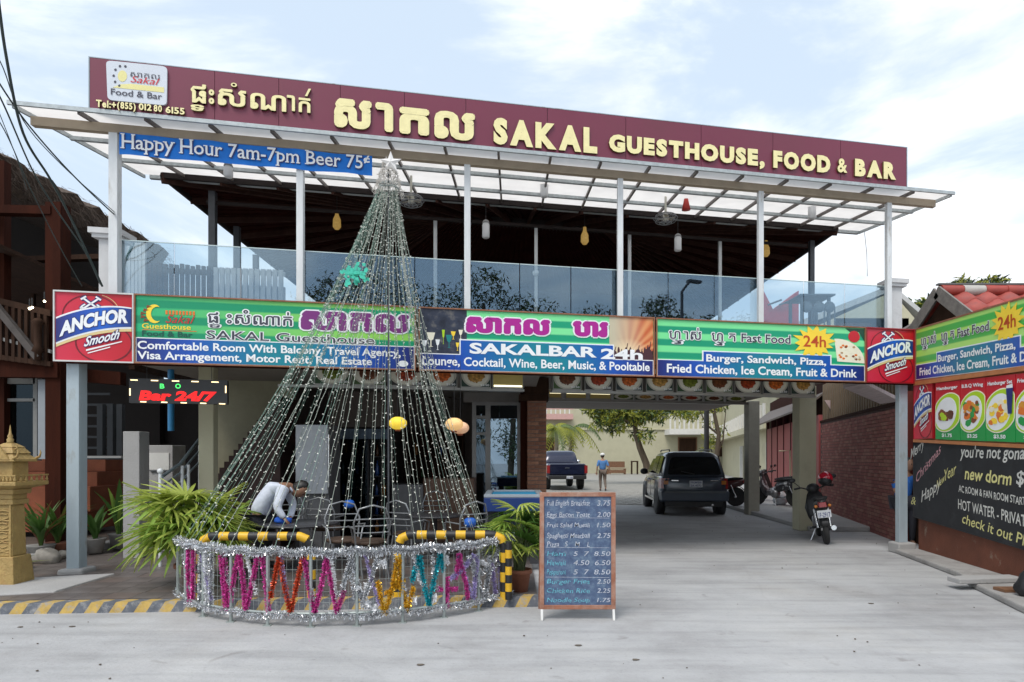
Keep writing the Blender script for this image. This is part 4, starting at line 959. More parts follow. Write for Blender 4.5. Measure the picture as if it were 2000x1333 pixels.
# small beer poster and the menu posters
_u0 = SRf.hit(1822, 800)[0]
p, t = rsign('small_beer_poster', 'narrow red beer poster with anchors above the blackboard', 'poster', -.02, _u0, 1.83, 2.735, 0, 0, flat('red_sign_frame', (150, 20, 30)), .012)
beer_panel(Pan(SRf, -.01, _u0 - .01, 1.84, 2.72), t)
pw = thing('wall_backing_board', 'orange brown timber frame behind the menu posters on the right wall', 'frame', SR.w(EX / 2, 1.8))
m = MB()
for za, zb in ((2.70, 2.76), (1.79, 1.835)):
    lo = [SR.w(.0, za, -.03), SR.w(EX, za - DR * .8 * EX, -.03), SR.w(EX, za - DR * .8 * EX, .03), SR.w(.0, za, .03)]; m.hexa(lo, [v + Vector((0, 0, zb - za)) for v in lo])
m.hexa([SR.w(0, 1.8, -.06), SR.w(EX, 1.5, -.06), SR.w(EX, 1.5, -.035), SR.w(0, 1.8, -.035)], [SR.w(0, 2.75, -.06), SR.w(EX, 2.5, -.06), SR.w(EX, 2.5, -.035), SR.w(0, 2.75, -.035)])
part('timber_frame', m, M('orange_timber_frame', (.45, .17, .06), .5, var=.2, scale=6), pw)
_u = lambda px: SRf.hit(px, 800)[0]
menus = [(_u(1827), 'Hamburger', '$1.75', 'burger'), (_u(1876), 'B.B.Q Wing', '$3.25', 'wings'), (_u(1926), 'Hamburger Set', '$3.50', 'set'), (_u(1984), 'Fried Chicken', '$3.00', 'wings'), (_u(2045), 'Fried Rice', '$2.50', 'set'), (_u(2100), 'Sandwich', '$2.25', 'burger')]
mlabels = ['red and green hamburger poster beside the small beer poster', 'red and green wing poster with white plate between two other posters', 'wider menu poster with yellow rice, chicken and a dark drink cup', 'poster whose headline is cut by the right edge of the picture', 'menu poster past the right edge of the picture, yellow rice', 'last menu poster towards the street, sandwich']
for k, (u0, nm, pr_, kind) in enumerate(menus[:4]):
    wd = (menus[k + 1][0] - u0) - .012
    z0 = 1.85 - DR * .75 * u0; z1 = 2.70 - DR * .95 * u0
    t = thing('menu_poster', mlabels[k], 'poster', SR.w(u0 + wd / 2, z0), 'menu posters on the right wall')
    p = Pan(SRf, u0, u0 + wd, z0, z1, DR * .85 * wd)
    p.quad(0, 1, .42, 1, 'red_print', p_red, t, .0, .02); p.quad(0, 1, 0, .42, 'green_print', p_green, t, .0, .02)
    p.poly([(.5 + .60 * math.cos(R(a)) if -.5 < .6 * math.cos(R(a)) < .5 else .5 + math.copysign(.495, math.cos(R(a))), .47 + .335 * math.sin(R(a)) + .07 * math.cos(R(a))) for a in range(0, 360, 10)], 'oval_border', p_cream, t, .0035)
    p.poly([(.5 + .57 * math.cos(R(a)) if -.47 < .57 * math.cos(R(a)) < .47 else .5 + math.copysign(.47, math.cos(R(a))), .47 + .315 * math.sin(R(a)) + .07 * math.cos(R(a))) for a in range(0, 360, 10)], 'lime_oval', p_lime, t, .005)
    p.poly([(.45 + .43 * math.cos(R(a)), .45 + .275 * math.sin(R(a)) + .06 * math.cos(R(a))) for a in range(0, 360, 12)], 'plate_picture', p_white, t, .0065)
    rnd = random.Random(k); m_ = {}
    for i in range(26):
        cx, cy = (.45 + rnd.uniform(-.22, .22), .42 + rnd.uniform(-.05, .04)) if kind == 'burger' else (.45 + rnd.uniform(-.26, .26), .45 + rnd.uniform(-.17, .17))
        col = {'burger': (p_brown, flat('print_dark_brown', (96, 48, 26)), p_brown, p_lime), 'wings': (p_orange, p_brown, p_green, flat('print_golden', (220, 150, 50))), 'set': (p_yellow, p_yellow, p_orange, p_cream)}[kind][i % 4]
        mm_ = m_.setdefault(col.name, MB()); r_ = rnd.uniform(.07, .14)
        p.poly([(cx + r_ * math.cos(a) * rnd.uniform(.7, 1.1), cy + r_ * .5 * math.sin(a) * rnd.uniform(.7, 1.1)) for a in (0, .9, 1.8, 2.7, 3.6, 4.5, 5.4)], '', None, None, .008 + i * .0002, mb=mm_)
    for cn, mm_ in m_.items(): part('food_picture', mm_, MATS[cn], t)
    if k == 2: p.poly([(.74, .80), (.97, .82), (.92, .42), (.80, .42)], 'drink_picture', p_navy, t, .0145); p.poly([(.76, .84), (.95, .86), (.96, .80), (.75, .80)], 'drink_lid_picture', p_white, t, .015)
    p.text(nm, .08, .92, .87, .055, 'headline', p_white, t, off=.03, lift=.007)
    p.text(pr_, .30, .70, .05, .055, 'price_lettering', p_white, t, off=.03, lift=.007)
    if k == 1: pass
# blackboard
p, t = rsign('chalk_blackboard', 'long black chalkboard with white, pink and yellow handwriting under the menu posters', 'blackboard', -.03, EX, .58, 1.80, .045 * EX, 0, M('blackboard_edge', (.02, .02, .022), .7, var=.2), .012)
bbm = M('blackboard', (.017, .018, .021), .75, var=.3, scale=3, second=(.05, .052, .056), sfac=(.52, .85), sscale=2.2)
p = Pan(SRf, -.02, EX - .01, .59, 1.79, .045 * EX); p.quad(0, 1, 0, 1, 'board_surface', bbm, t, 0, .02)
chw = M('chalk_white', (.62, .62, .58), .9, var=.25, scale=40); chp = M('chalk_pink', (.55, .30, .33), .9, var=.3, scale=40); chy = M('chalk_yellow', (.66, .62, .26), .9, var=.25, scale=40)
def chalk(st, x0, y0, x1, h, mt, tilt=0, shear=.2, off=.004):
    SRf.text(st, x0, y0, x1, h, 'chalk_lettering', mt, t, off=off, shear=shear, lift=.004, slope=tilt, warp=(lambda f: .006 * math.sin(f * 40)))
chalk('Merry', 1779, 898, 1806, 20, chw, .42); chalk('Christmas', 1790, 944, 1838, 18, chp, .62); chalk('&', 1780, 985, 1789, 16, chy, 0)
chalk('Happy', 1800, 982, 1838, 22, chw, .42); chalk('New', 1830, 955, 1846, 16, chy, .5); chalk('Year', 1845, 940, 1868, 22, chy, .35)
chalk("you're not gona believe", 1876, 893, 2080, 22, chw, -.02, .2, .012)
chalk('new dorm', 1885, 936, 1976, 23, chy, -.04, .15, .018); chalk('$5', 1986, 946, 2016, 26, chw, 0, .1, .018)
chalk('AC ROOM & FAN ROOM START', 1873, 961, 2004, 13, chw, -.055, 0, .010); chalk('HOT WATER - PRIVATE', 1872, 994, 2012, 19, chw, -.06, 0, .010)
chalk('check it out Please', 1880, 1022, 2048, 19, chy, -.09, .2, .006)
# concrete plank and small bits at the wall foot
pl = MB(); a = G(1893, 1146, .09); b = Vector((5.55, 6.6, .09)); a.z = .16; 
pl.hexa([(5.18, 7.62, .078), (6.0, 7.72, .078), (6.0, 7.5, .078), (5.18, 7.40, .078)][::-1], [(5.18, 7.62, .135), (6.0, 7.72, .135), (6.0, 7.5, .135), (5.18, 7.40, .135)][::-1])
solo('stone_plank', pl, concrete, 'grey plank lying on the worn apron under the blackboard', 'plank', bevel=.008)
pl = MB(); pl.box((5.35, 6.95, .078), (5.95, 7.12, .11)); solo('worn_board', pl, wood, 'flat worn board nearer the street than the grey plank', 'board')
# black bag at the right edge
bagm = MB(); rings = []
for i in range(9):
    z = .075 + .30 * i / 8; r_ = [.13, .16, .17, .165, .15, .13, .12, .09, .05][i]; rings.append([(5.52 + r_ * math.cos(2 * math.pi * k / 14) * (1 + .12 * math.sin(3 * k + i)), 6.78 + r_ * .8 * math.sin(2 * math.pi * k / 14), z) for k in range(14)])
bagm.loft(rings); solo('black_bag', bagm, M('black_nylon', (.012, .012, .014), .6, var=.4, bump=.5, bscale=20), 'soft black bag on the ground at the right edge', 'bag')

# dark brick side wall with timber slats above
A0, A1 = Vector((6.93, 11.35, 0)), Vector((8.62, 17.9, 0)); WD = A1 - A0; WL = WD.length; wd = WD.normalized(); wn = Vector((-wd.y, wd.x, 0))
bwall = thing('brick_side_wall', 'long dark red brick wall beside the driveway with upright timber slats above', 'wall', A0 + WD * .5)
def W(u, z, l=0): return A0 + wd * u + Vector((0, 0, z)) + wn * l
ZT = 2.50
m = MB(); m.hexa([W(0, 0, -.14), W(WL, 0, -.14), W(WL, 0, -.012), W(0, 0, -.012)], [W(0, ZT, -.14), W(WL, ZT, -.14), W(WL, ZT, -.012), W(0, ZT, -.012)])
part('mortar_bed', m, mortar_dark, bwall)
ang = math.atan2(wd.y, wd.x); bl, bh = .215, .072
bms = []
for mt in (brick_purple, brick_purple2, brick_purple):
    b = MB(); b.box((0, -.012, 0), (bl - .010, .0, bh - .010)); bms.append(b.mesh('brick', mt))
rest = MB(); cnt = 0
nr = int(ZT / bh); nc = int(WL / bl)
for c_ in range(nc):
    for r_ in range(nr):
        u = c_ * bl + (bl / 2 if r_ % 2 else 0)
        if u + bl > WL: continue
        l = random.uniform(-.002, .003)
        if cnt < 290:
            pos = W(u, r_ * bh, .0 + l) - bwall.location; b = random.choice(bms)
            o = inst('brick', b, bwall, pos, (0, 0, ang)); cnt += 1
        else:
            a_, b_, z0, z1 = u, u + bl - .01, r_ * bh, (r_ + 1) * bh - .01
            rest.hexa([W(a_, z0, -.012), W(b_, z0, -.012), W(b_, z0, l), W(a_, z0, l)][::-1], [W(a_, z1, -.012), W(b_, z1, -.012), W(b_, z1, l), W(a_, z1, l)][::-1], random.choice((0, 0, 1)))
part('far_bricks', rest, [brick_purple, brick_purple2], bwall, kind='stuff')
slat_m = M('grey_brown_slat', (.22, .16, .10), .7, var=.35, scale=6, stretch=(1, 1, .2))
b = MB(); b.box((-.04, -.012, 0), (.04, .012, 1.05)); slm = b.mesh('timber_slat', slat_m); u = .15
while u < WL:
    inst('timber_slat', slm, bwall, W(u, ZT, -.05) - bwall.location, (0, 0, ang)); u += .19
m = MB(); m.hexa([W(0, ZT, -.16), W(WL, ZT, -.16), W(WL, ZT, -.13), W(0, ZT, -.13)], [W(0, ZT + 1.05, -.16), W(WL, ZT + 1.05, -.16), W(WL, ZT + 1.05, -.13), W(0, ZT + 1.05, -.13)])
part('dark_backing', m, wood_dark, bwall)
part('top_rail', MB().hexa([W(0, ZT - .005, -.1), W(WL, ZT - .005, -.1), W(WL, ZT - .005, .01), W(0, ZT - .005, .01)], [W(0, ZT + .06, -.1), W(WL, ZT + .06, -.1), W(WL, ZT + .06, .01), W(0, ZT + .06, .01)]), wood_red, bwall)
part('end_post', MB().hexa([W(-.22, 0, -.16), W(-.003, 0, -.16), W(-.003, 0, .03), W(-.22, 0, .03)], [W(-.22, 2.7, -.16), W(-.003, 2.7, -.16), W(-.003, 2.7, .03), W(-.22, 2.7, .03)]), M('dark_red_post', (.16, .03, .024), .5, var=.2), bwall)
# dark doorway and side building volume behind the wall (roof, gable with red tiles)
hs = thing('red_tiled_house', 'house on the right with red wavy roof tiles and grey barge boards', 'house', (10.5, 13, 0))
part('house_wall', MB().hexa([(6.85, 10.75, 0), (10.9, 10.75, 0), (12.4, 17.5, 0), (8.95, 17.5, 0)], [(6.85, 10.75, 3.05), (10.9, 10.75, 3.05), (12.4, 17.5, 3.05), (8.95, 17.5, 3.05)]), wood_dark, hs)
tile_m = M('red_roof_tile', (.34, .055, .04), .5, var=.22, scale=4, bump=.15, second=(.22, .05, .045), sfac=(.5, .7), sscale=3)
YR, ZR = 12.4, 1.55 + (893 - 566) / FPX * 12.4
xl = (1836 - CX) / FPX * YR
tw = .42
def tile_row(y0, z0, y1, z1, x0, n, name):
    for i in range(n):
        m = MB(); k = 6; vs = []
        for j, (yy, zz) in enumerate(((y0, z0), (y1, z1))):
            for q in range(k + 1):
                f = q / k; vs.append(Vector((x0 + tw * (i + f) , yy, zz + .055 * math.cos(2 * math.pi * f) + (.0 if j else .0))))
        for q in range(k + 1): vs.append(vs[k + 1 + q] + Vector((0, .01, -.035)))
        fs = [(q, q + 1, k + 2 + q, k + 1 + q) for q in range(k)] + [(k + 1 + q, k + 2 + q, 2 * k + 3 + q, 2 * k + 2 + q) for q in range(k)]
        m.add(vs, fs, 0, True); part(name, m, tile_m, hs)
sl = -.78
for r_ in range(7):
    y0 = YR - r_ * .30; z0 = ZR + (-.05) + sl * r_ * .30 ; y1 = y0 - .34; z1 = z0 + sl * .34 + .03
    tile_row(y0, z0, y1, z1, xl + .02 , 9, 'roof_tile')
for r_ in range(7):
    y0 = YR + r_ * .30; z0 = ZR + (-.05) + sl * r_ * .30; tile_row(y0, z0, y0 + .34, z0 + sl * .34 + .03, xl + .02, 9, 'roof_tile')
for i in range(9):
    m = MB(); m.tube([(xl + tw * i, YR, ZR - .02), (xl + tw * (i + 1) + .04, YR, ZR - .01)], [.11, .095], 10); part('ridge_tile', m, tile_m if i != 1 else M('pale_cement_ridge', (.45, .43, .4), .8), hs)
part('ridge_flashing', MB().bar((xl - .05, YR, ZR + .10), (xl + 4, YR, ZR + .10), .10, .03), M('dark_flashing', (.13, .13, .13), .6), hs)
grey_w = M('weathered_grey_board', (.20, .185, .17), .8, var=.3, scale=8, bump=.3)
for sg in (-1, 1):
    part('barge_board', MB().bar((xl - .06, YR, ZR - .05), (xl - .06, YR + sg * 2.4, ZR - .05 + sl * 2.4), .04, .24), grey_w, hs)
part('gable_panel', MB().add([(xl + .05, YR, ZR - .2), (xl + .05, YR - 2.2, ZR + sl * 2.3), (xl + .05, YR + 2.2, ZR + sl * 2.3)], [(0, 1, 2)]), wood_dark, hs)
part('red_porch_board', MB().hexa([(6.0, 10.9, 2.80), (6.6, 10.9, 2.5), (6.62, 11.5, 2.5), (6.0, 11.6, 2.80)], [(6.0, 10.9, 2.86), (6.6, 10.9, 2.56), (6.62, 11.5, 2.56), (6.0, 11.6, 2.86)]), M('striped_tin', (.5, .42, .42), .5, var=.3, scale=10, stretch=(8, .3, 1)), hs)
# red barn like building further in
bn_ = thing('red_panel_barn', 'dark red panelled building with sloping eaves beyond the second pillar', 'barn', (10, 24, 0))
C0, C1 = Vector((8.72, 18.2, 0)), Vector((11.15, 28.0, 0)); cd = (C1 - C0).normalized(); cn = Vector((-cd.y, cd.x, 0)); CL = (C1 - C0).length
redw = M('dark_red_panel', (.32, .07, .07), .6, var=.12, scale=2, second=(.24, .06, .06), sfac=(.5, .75), sscale=2)
u = 0; i = 0
while u < CL - .01:
    w_ = min(CL / 7, CL - u); q = [C0 + cd * u, C0 + cd * (u + w_ - .05), C0 + cd * (u + w_ - .05) - cn * .12, C0 + cd * u - cn * .12]
    part('wall_panel', MB().hexa(q, [v + Vector((0, 0, 2.75)) for v in q]), redw, bn_)
    q = [C0 + cd * (u + w_ - .05) + cn * .03, C0 + cd * (u + w_) + cn * .03, C0 + cd * (u + w_) - cn * .12, C0 + cd * (u + w_ - .05) - cn * .12]
    part('wall_batten', MB().hexa(q, [v + Vector((0, 0, 3.3)) for v in q]), M('dark_red_batten', (.09, .02, .02), .6), bn_); u += CL / 7
q = [C0 - cn * .13, C1 - cn * .13, C1 - cn * .2, C0 - cn * .2]; part('upper_boards', MB().hexa([v + Vector((0, 0, 2.7)) for v in q], [v + Vector((0, 0, 3.9)) for v in q]), wood_red, bn_)
q0 = [C0 + cn * .35 - cd * .2, C1 + cn * .9 + cd * .3, C1 - cn * 2.4 + cd * .3, C0 - cn * 2.4 - cd * .2]
part('tin_roof', MB().hexa([v + Vector((0, 0, z)) for v, z in zip(q0, (2.95, 2.7, 5.2, 5.2))], [v + Vector((0, 0, z + .06)) for v, z in zip(q0, (2.95, 2.7, 5.2, 5.2))]), M('brown_tin', (.10, .075, .06), .6, var=.3, stretch=(1, 6, 1)), bn_)
part('yellow_pipe', MB().tube([C0 + cd * 3.6 + cn * .5 + Vector((0, 0, 1.75)), C0 + cd * 3.6 + cn * .15 + Vector((0, 0, 1.77)), C0 + cd * 3.6 + cn * .12 + Vector((0, 0, .12))], .03, 6), cream, bn_)
part('pennant_end', MB().prism([(8.25, 16.9, 3.05), (8.75, 16.9, 3.05), (8.55, 16.9, 2.62)], (0, .02, 0)), M('pale_pink_board', (.55, .42, .42), .6), bn_)

# ================================================================== COURTYARD BACKGROUND
cy = thing('cream_courtyard_building', 'long pale cream two storey building closing the courtyard', 'building', (8, 60, 0))
part('wall', MB().box((-16, 60, 0), (34, 60.4, 7.2)), cream_light, cy)
part('cornice', MB().box((-16, 59.85, 4.1), (34, 60, 4.22)), cream, cy)
for px0, px1, z0, z1 in ((1326, 1359, 0, 3.3), (1064, 1082, .8, 3.3), (1400, 1412, 1.6, 3.4)):
    x0, x1 = (px0 - CX) / FPX * 60, (px1 - CX) / FPX * 60
    d_ = part('doorway' if z0 == 0 else 'window', MB().box((x0, 59.93, z0), (x1, 59.99, z1)), wood_dark, cy)
    part('door_frame' if z0 == 0 else 'window_frame', MB().box((x0 - .1, 59.9, z0), (x0, 59.99, z1 + .1)).box((x1, 59.9, z0), (x1 + .1, 59.99, z1 + .1)).box((x0, 59.9, z1), (x1, 59.99, z1 + .1)), wood, d_)
bx0, bx1 = (1308 - CX) / FPX * 58, (1395 - CX) / FPX * 58
part('balcony', MB().box((bx0, 58, 3.6), (bx1, 60, 4.1)), offwhite, cy)
k = bx0
while k < bx1: part('balcony_baluster', MB().box((k, 58, 4.1), (k + .14, 58.12, 5.3)), offwhite, cy); k += .42
part('balcony_rail', MB().box((bx0, 57.95, 5.3), (bx1, 58.15, 5.5)), offwhite, cy)
part('left_balcony', MB().box((3.0, 58.5, 5.0), (5.6, 60, 5.5)).box((3.0, 58.5, 5.9), (5.6, 58.6, 6.0)), M('pale_red_balcony', (.5, .3, .27), .7), cy)
for k in range(6): part('balcony_baluster', MB().box((3.1 + k * .42, 58.5, 5.5), (3.2 + k * .42, 58.6, 5.9)), offwhite, cy)
# side wing on the right with doors
sw_ = thing('courtyard_side_wing', 'cream side wing with open doors and barred window at the right of the courtyard', 'building', (13, 44, 0))
q = [(12.6, 30.5, 0), (19.6, 59.7, 0), (20.6, 59.7, 0), (13.6, 30.5, 0)]; q = [Vector(v) for v in q]
part('wall', MB().hexa(q, [v + Vector((0, 0, 6.4)) for v in q]), cream_light, sw_)
q2 = [Vector((11.9, 30.3, 2.9)), Vector((18.6, 59.4, 2.9)), Vector((19.8, 59.4, 3.0)), Vector((13.0, 30.3, 3.0))]
part('balcony_slab', MB().hexa(q2, [v + Vector((0, 0, .35)) for v in q2]), cream, sw_)
for k in range(26): f = k / 26; v = q2[0].lerp(q2[1], f); part('wing_baluster', MB().box((v.x, v.y, 3.25), (v.x + .1, v.y + .12, 4.1)), offwhite, sw_)
for f0, wdt, z1 in ((.06, .05, 2.3), (.22, .035, 2.3), (.32, .03, 2.2), (.44, .04, 2.3)):
    a = q[0].lerp(q[1], f0) - Vector((.02, 0, 0)); b = q[0].lerp(q[1], f0 + wdt) - Vector((.02, 0, 0))
    o = part('wing_door', MB().prism([a + Vector((-.02, 0, .0 if f0 > .1 else .5)), b + Vector((-.02, 0, .0 if f0 > .1 else .5)), b + Vector((-.02, 0, z1)), a + Vector((-.02, 0, z1))], (.03, 0, 0)), M('green_shutter', (.10, .14, .11), .5) if f0 > .1 else M('blue_grey_window', (.12, .17, .22), .2), sw_)
    for g_ in range(3): c = a.lerp(b, g_ / 2); part('white_door_frame', MB().bar(c + Vector((-.05, 0, 0)), c + Vector((-.05, 0, z1)), .07), offwhite, o)
# trees -------------------------------------------------------------
leaf_a = M('leaf_mid_green', (.07, .12, .025), .5, var=.35, scale=3); leaf_b = M('leaf_yellow_green', (.20, .21, .03), .5, var=.3, scale=3); leaf_c = M('leaf_dark_green', (.03, .055, .018), .5, var=.3, scale=3)
leaf_tl = translucent_mat('leaf_backlit', (.40, .42, .06), .45); barkm = M('bark', (.10, .075, .05), .9, var=.35, scale=8, stretch=(1, 1, .3), bump=.6)
def crown(clumps, n, size, mix=(0, 1, 2), droop=.3):
    m = MB()
    tot = sum(r_ ** 3 for _, r_ in clumps)
    for c, r_ in clumps:
        for _ in range(max(6, int(n * r_ ** 3 / tot))):
            d = Vector((random.gauss(0, 1), random.gauss(0, 1), random.gauss(0, 1))).normalized() * r_ * random.uniform(.45, 1.05); d.z *= .75
            p_ = Vector(c) + d; s_ = size * random.uniform(.6, 1.3)
            e_ = Euler((random.uniform(-1.2, 1.2), random.uniform(-1.2, 1.2), random.uniform(0, 6.3))).to_matrix()
            q = [e_ @ Vector(v) * s_ for v in ((0, -.22, 0), (.5, 0, .06), (1, .0, -droop), (.5, .3, .0))]
            m.add([p_ + v for v in q], [(0, 1, 2, 3)], random.choice(mix))
    return m
def tree(name, lab, base, path, limbs, clumps, n, size, mix=(0, 1, 2), r0=.15, group=None):
    t = thing(name, lab, 'tree', base, group)
    m = MB(); m.tube(path, [r0 * (1 - .5 * i / (len(path) - 1)) for i in range(len(path))], 9)
    for l in limbs: m.tube(l, [r0 * .45, r0 * .3, r0 * .12][:len(l)], 6)
    part('trunk', m, barkm, t); o = part('crown', crown(clumps, n, size, mix), [leaf_a, leaf_tl, leaf_c], t); return t
# leaning courtyard tree in front of the cream wall
def PP(px, py, Y): return P(px, py, Y)
Yt = 36
tp = [PP(1266, 925, Yt), PP(1262, 905, Yt), PP(1250, 875, Yt), PP(1243, 850, Yt), PP(1240, 830, Yt), PP(1236, 812, Yt)]
cl = [(PP(x, y, Yt + random.uniform(-1, 1)), r_) for x, y, r_ in ((1185, 810, .85), (1200, 830, .7), (1172, 828, .5), (1215, 800, .8), (1230, 818, .7), (1250, 805, .9), (1275, 800, .8), (1290, 815, .5), (1262, 852, .55), (1240, 850, .4), (1232, 790, 1.0), (1190, 785, 1.0), (1160, 795, .7), (1320, 795, .8), (1345, 805, .5), (1300, 785, .9))]
tree('leaning_courtyard_tree', 'leaning tree with yellow green leaves in front of the cream courtyard wall', tp[0], tp, [[tp[4], PP(1205, 815, Yt), PP(1185, 800, Yt)], [tp[4], PP(1270, 815, Yt), PP(1300, 800, Yt)], [tp[3], PP(1255, 850, Yt)]], cl, 5200, .34, (0, 1, 1, 2), .22)
Yt = 27
tp = [PP(1402, 940, Yt), PP(1400, 890, Yt), PP(1404, 850, Yt), PP(1396, 812, Yt), PP(1390, 788, Yt)]
cl = [(PP(x, y, Yt + .3), r_) for x, y, r_ in ((1385, 855, .30), (1395, 865, .32), (1380, 830, .25), (1410, 840, .25), (1345, 812, .4), (1372, 800, .4), (1400, 790, .5), (1330, 800, .4), (1375, 880, .25))]
tree('forked_yellow_tree', 'thin forked tree with sparse yellow leaves between the black pole and grey pillar', tp[0], tp, [[tp[1], PP(1412, 860, Yt), PP(1418, 800, Yt)], [tp[2], PP(1380, 830, Yt), PP(1365, 800, Yt)]], cl, 900, .22, (1, 1, 0), .12)
pole = MB(); v = PP(1380, 900, 26); pole.tube([(v.x, v.y, 0), (v.x, v.y, 6)], .10, 10); solo('dark_pole', pole, black, 'straight black pole standing behind the parked dark blue SUV', 'pole', loc=(v.x, v.y, 0))
# palms
def palm(lab, base, top, n, L_, seed):
    rnd = random.Random(seed); t = thing('palm_tree', lab, 'palm tree', base, 'palms in the courtyard')
    mid = (Vector(base) + Vector(top)) / 2 + Vector((.06, 0, 0)); part('trunk', MB().tube([base, mid, top], [.14, .11, .09], 8), M('palm_trunk', (.2, .17, .13), .9, var=.3), t)
    for i in range(n):
        a = 2 * math.pi * i / n + rnd.uniform(-.2, .2); up = rnd.uniform(.25, 1.0); m = MB(); pts = []
        for k in range(9):
            f = k / 8; pts.append(Vector(top) + Vector((math.cos(a) * L_ * f, math.sin(a) * L_ * f, L_ * (up * f - (1.0 + up * .35) * f * f))))
        m.tube(pts, .02, 4)
        for k in range(1, 9):
            d = (pts[k] - pts[k - 1]).normalized(); sd = Vector((-math.sin(a), math.cos(a), 0))
            for hh in (.0, .5):
                b = pts[k - 1].lerp(pts[k], hh)
                for sg in (-1, 1):
                    w = L_ * .30 * (1 - abs(k / 8 - .45)); tip = b + sd * sg * w + d * w * .4 - Vector((0, 0, w * .55))
                    m.add([b - d * .05, b + d * .05, tip], [(0, 1, 2)], 0)
        part('frond', m, leaf_tl if i % 3 else leaf_a, t)
palm('small palm left of the pair in the courtyard, partly hidden by the brick pillar', PP(1085, 900, 38), PP(1086, 838, 38), 12, 1.7, 1)
palm('small palm right of the pair in the courtyard, bending over the pickup', PP(1110, 900, 40), PP(1118, 838, 40), 13, 1.9, 2)
# bench and stool at the far wall
bt = thing('far_bench', 'wooden bench against the cream wall right of the walking man', 'bench', (10.9, 57, 0))
x0, x1 = (1186 - CX) / FPX * 57, (1222 - CX) / FPX * 57
part('seat', MB().box((x0, 56.8, .45), (x1, 57.5, .52)), wood, bt); part('backrest', MB().box((x0, 57.45, .6), (x1, 57.55, 1.15)), wood, bt)
for xx in (x0, x1 - .1):
    for yy in (56.85, 57.4): part('leg', MB().box((xx, yy, 0), (xx + .1, yy + .1, .45)), wood, bt)
part('lower_board', MB().box((x0 + .1, 56.82, .12), (x1 - .1, 56.86, .4)), wood, bt)
tt = thing('far_stool', 'narrow brown wooden stand against the cream wall right of the bench', 'stool', (13.6, 57, 0)); x0, x1 = (1233 - CX) / FPX * 57, (1246 - CX) / FPX * 57
part('top', MB().box((x0, 56.8, 1.1), (x1, 57.3, 1.2)), wood_dark, tt)
for xx in (x0, x1 - .08): part('leg', MB().box((xx, 56.85, 0), (xx + .08, 57.25, 1.1)), wood_dark, tt)

# houses seen above and through the balcony glass on the right
fh = thing('white_gabled_house', 'white house with pale grey pitched roof behind the right end of the balcony', 'house', (13, 30, 0))
Yh = 26
def PX(px, py, Y=Yh): return P(px, py, Y)
part('wall', MB().box((PX(1630, 0).x, Yh, 0), (PX(1775, 0).x, Yh + 8, PX(0, 622).z)), cream, fh)
a = PX(1560, 628); b = PX(1742, 556); c = PX(1828, 628)
part('roof_slope', MB().prism([a, b, b + Vector((0, 0, -.25)), a + Vector((0, 0, -.25))], (0, 9, 0)), M('pale_grey_roof', (.42, .43, .42), .6, var=.15), fh)
part('roof_slope', MB().prism([b, c, c + Vector((0, 0, -.22)), b + Vector((0, 0, -.22))], (0, 9, 0)), M('white_fascia_roof', (.5, .5, .49), .6, var=.1), fh)
part('gable', MB().prism([a + Vector((.5, 0, -.3)), b + Vector((0, 0, -.3)), c + Vector((-.5, 0, -.3))], (0, .1, 0)).box((PX(1775, 0).x, Yh + .1, 0), (PX(1815, 0).x, Yh + .2, PX(0, 625).z)), cream, fh)
part('window', MB().box((PX(1640, 0).x, Yh - .03, PX(0, 640).z - 1), (PX(1700, 0).x, Yh - .005, PX(0, 632).z)), wood_dark, fh)
rh = thing('red_facade', 'bright red end wall and stair parapet seen through the right hand balcony glass', 'building', (7.5, 18.5, 3.4))
Yr = 19
part('red_wall', MB().prism([P(1487, 640, Yr), P(1487, 560, Yr), P(1500, 585, Yr), P(1510, 605, Yr), P(1553, 573, Yr), P(1560, 568, Yr), P(1560, 640, Yr)], (0, .3, 0)), M('bright_red_wall', (.42, .03, .03), .6, var=.12), rh)
for k in range(2): t_ = P(1500 + k * 22, 596, Yr - .1); part('railing', MB().tube([t_, t_ + Vector((.4, 0, .15))], .03, 6), dark_steel, rh)
for nm, lab, pxs in (('ridge_shrub', 'leafy shrub tops showing above the red tiled ridge', ((1875, 556, 14.5), (1900, 560, 14.5), (1940, 553, 14.5), (1955, 560, 14.5), (1862, 566, 14.5))), ('distant_tree', 'bushy tree crown behind the white house and red tiles', ((1790, 602, 30), (1805, 600, 30), (1820, 596, 30), (1832, 610, 30), (1812, 614, 30)))):
    Y = pxs[0][2]; cl = [(P(x, y, y_), .022 * y_ * .55) for x, y, y_ in pxs]; base = Vector((cl[2][0].x, Y, 0))
    t = thing(nm, lab, 'tree', base); part('trunk', MB().tube([base, cl[2][0] - Vector((0, 0, .2))], .12, 7), barkm, t)
    part('crown', crown(cl, 700, .012 * Y, (0, 1, 2)), [leaf_a, leaf_tl, leaf_c], t)

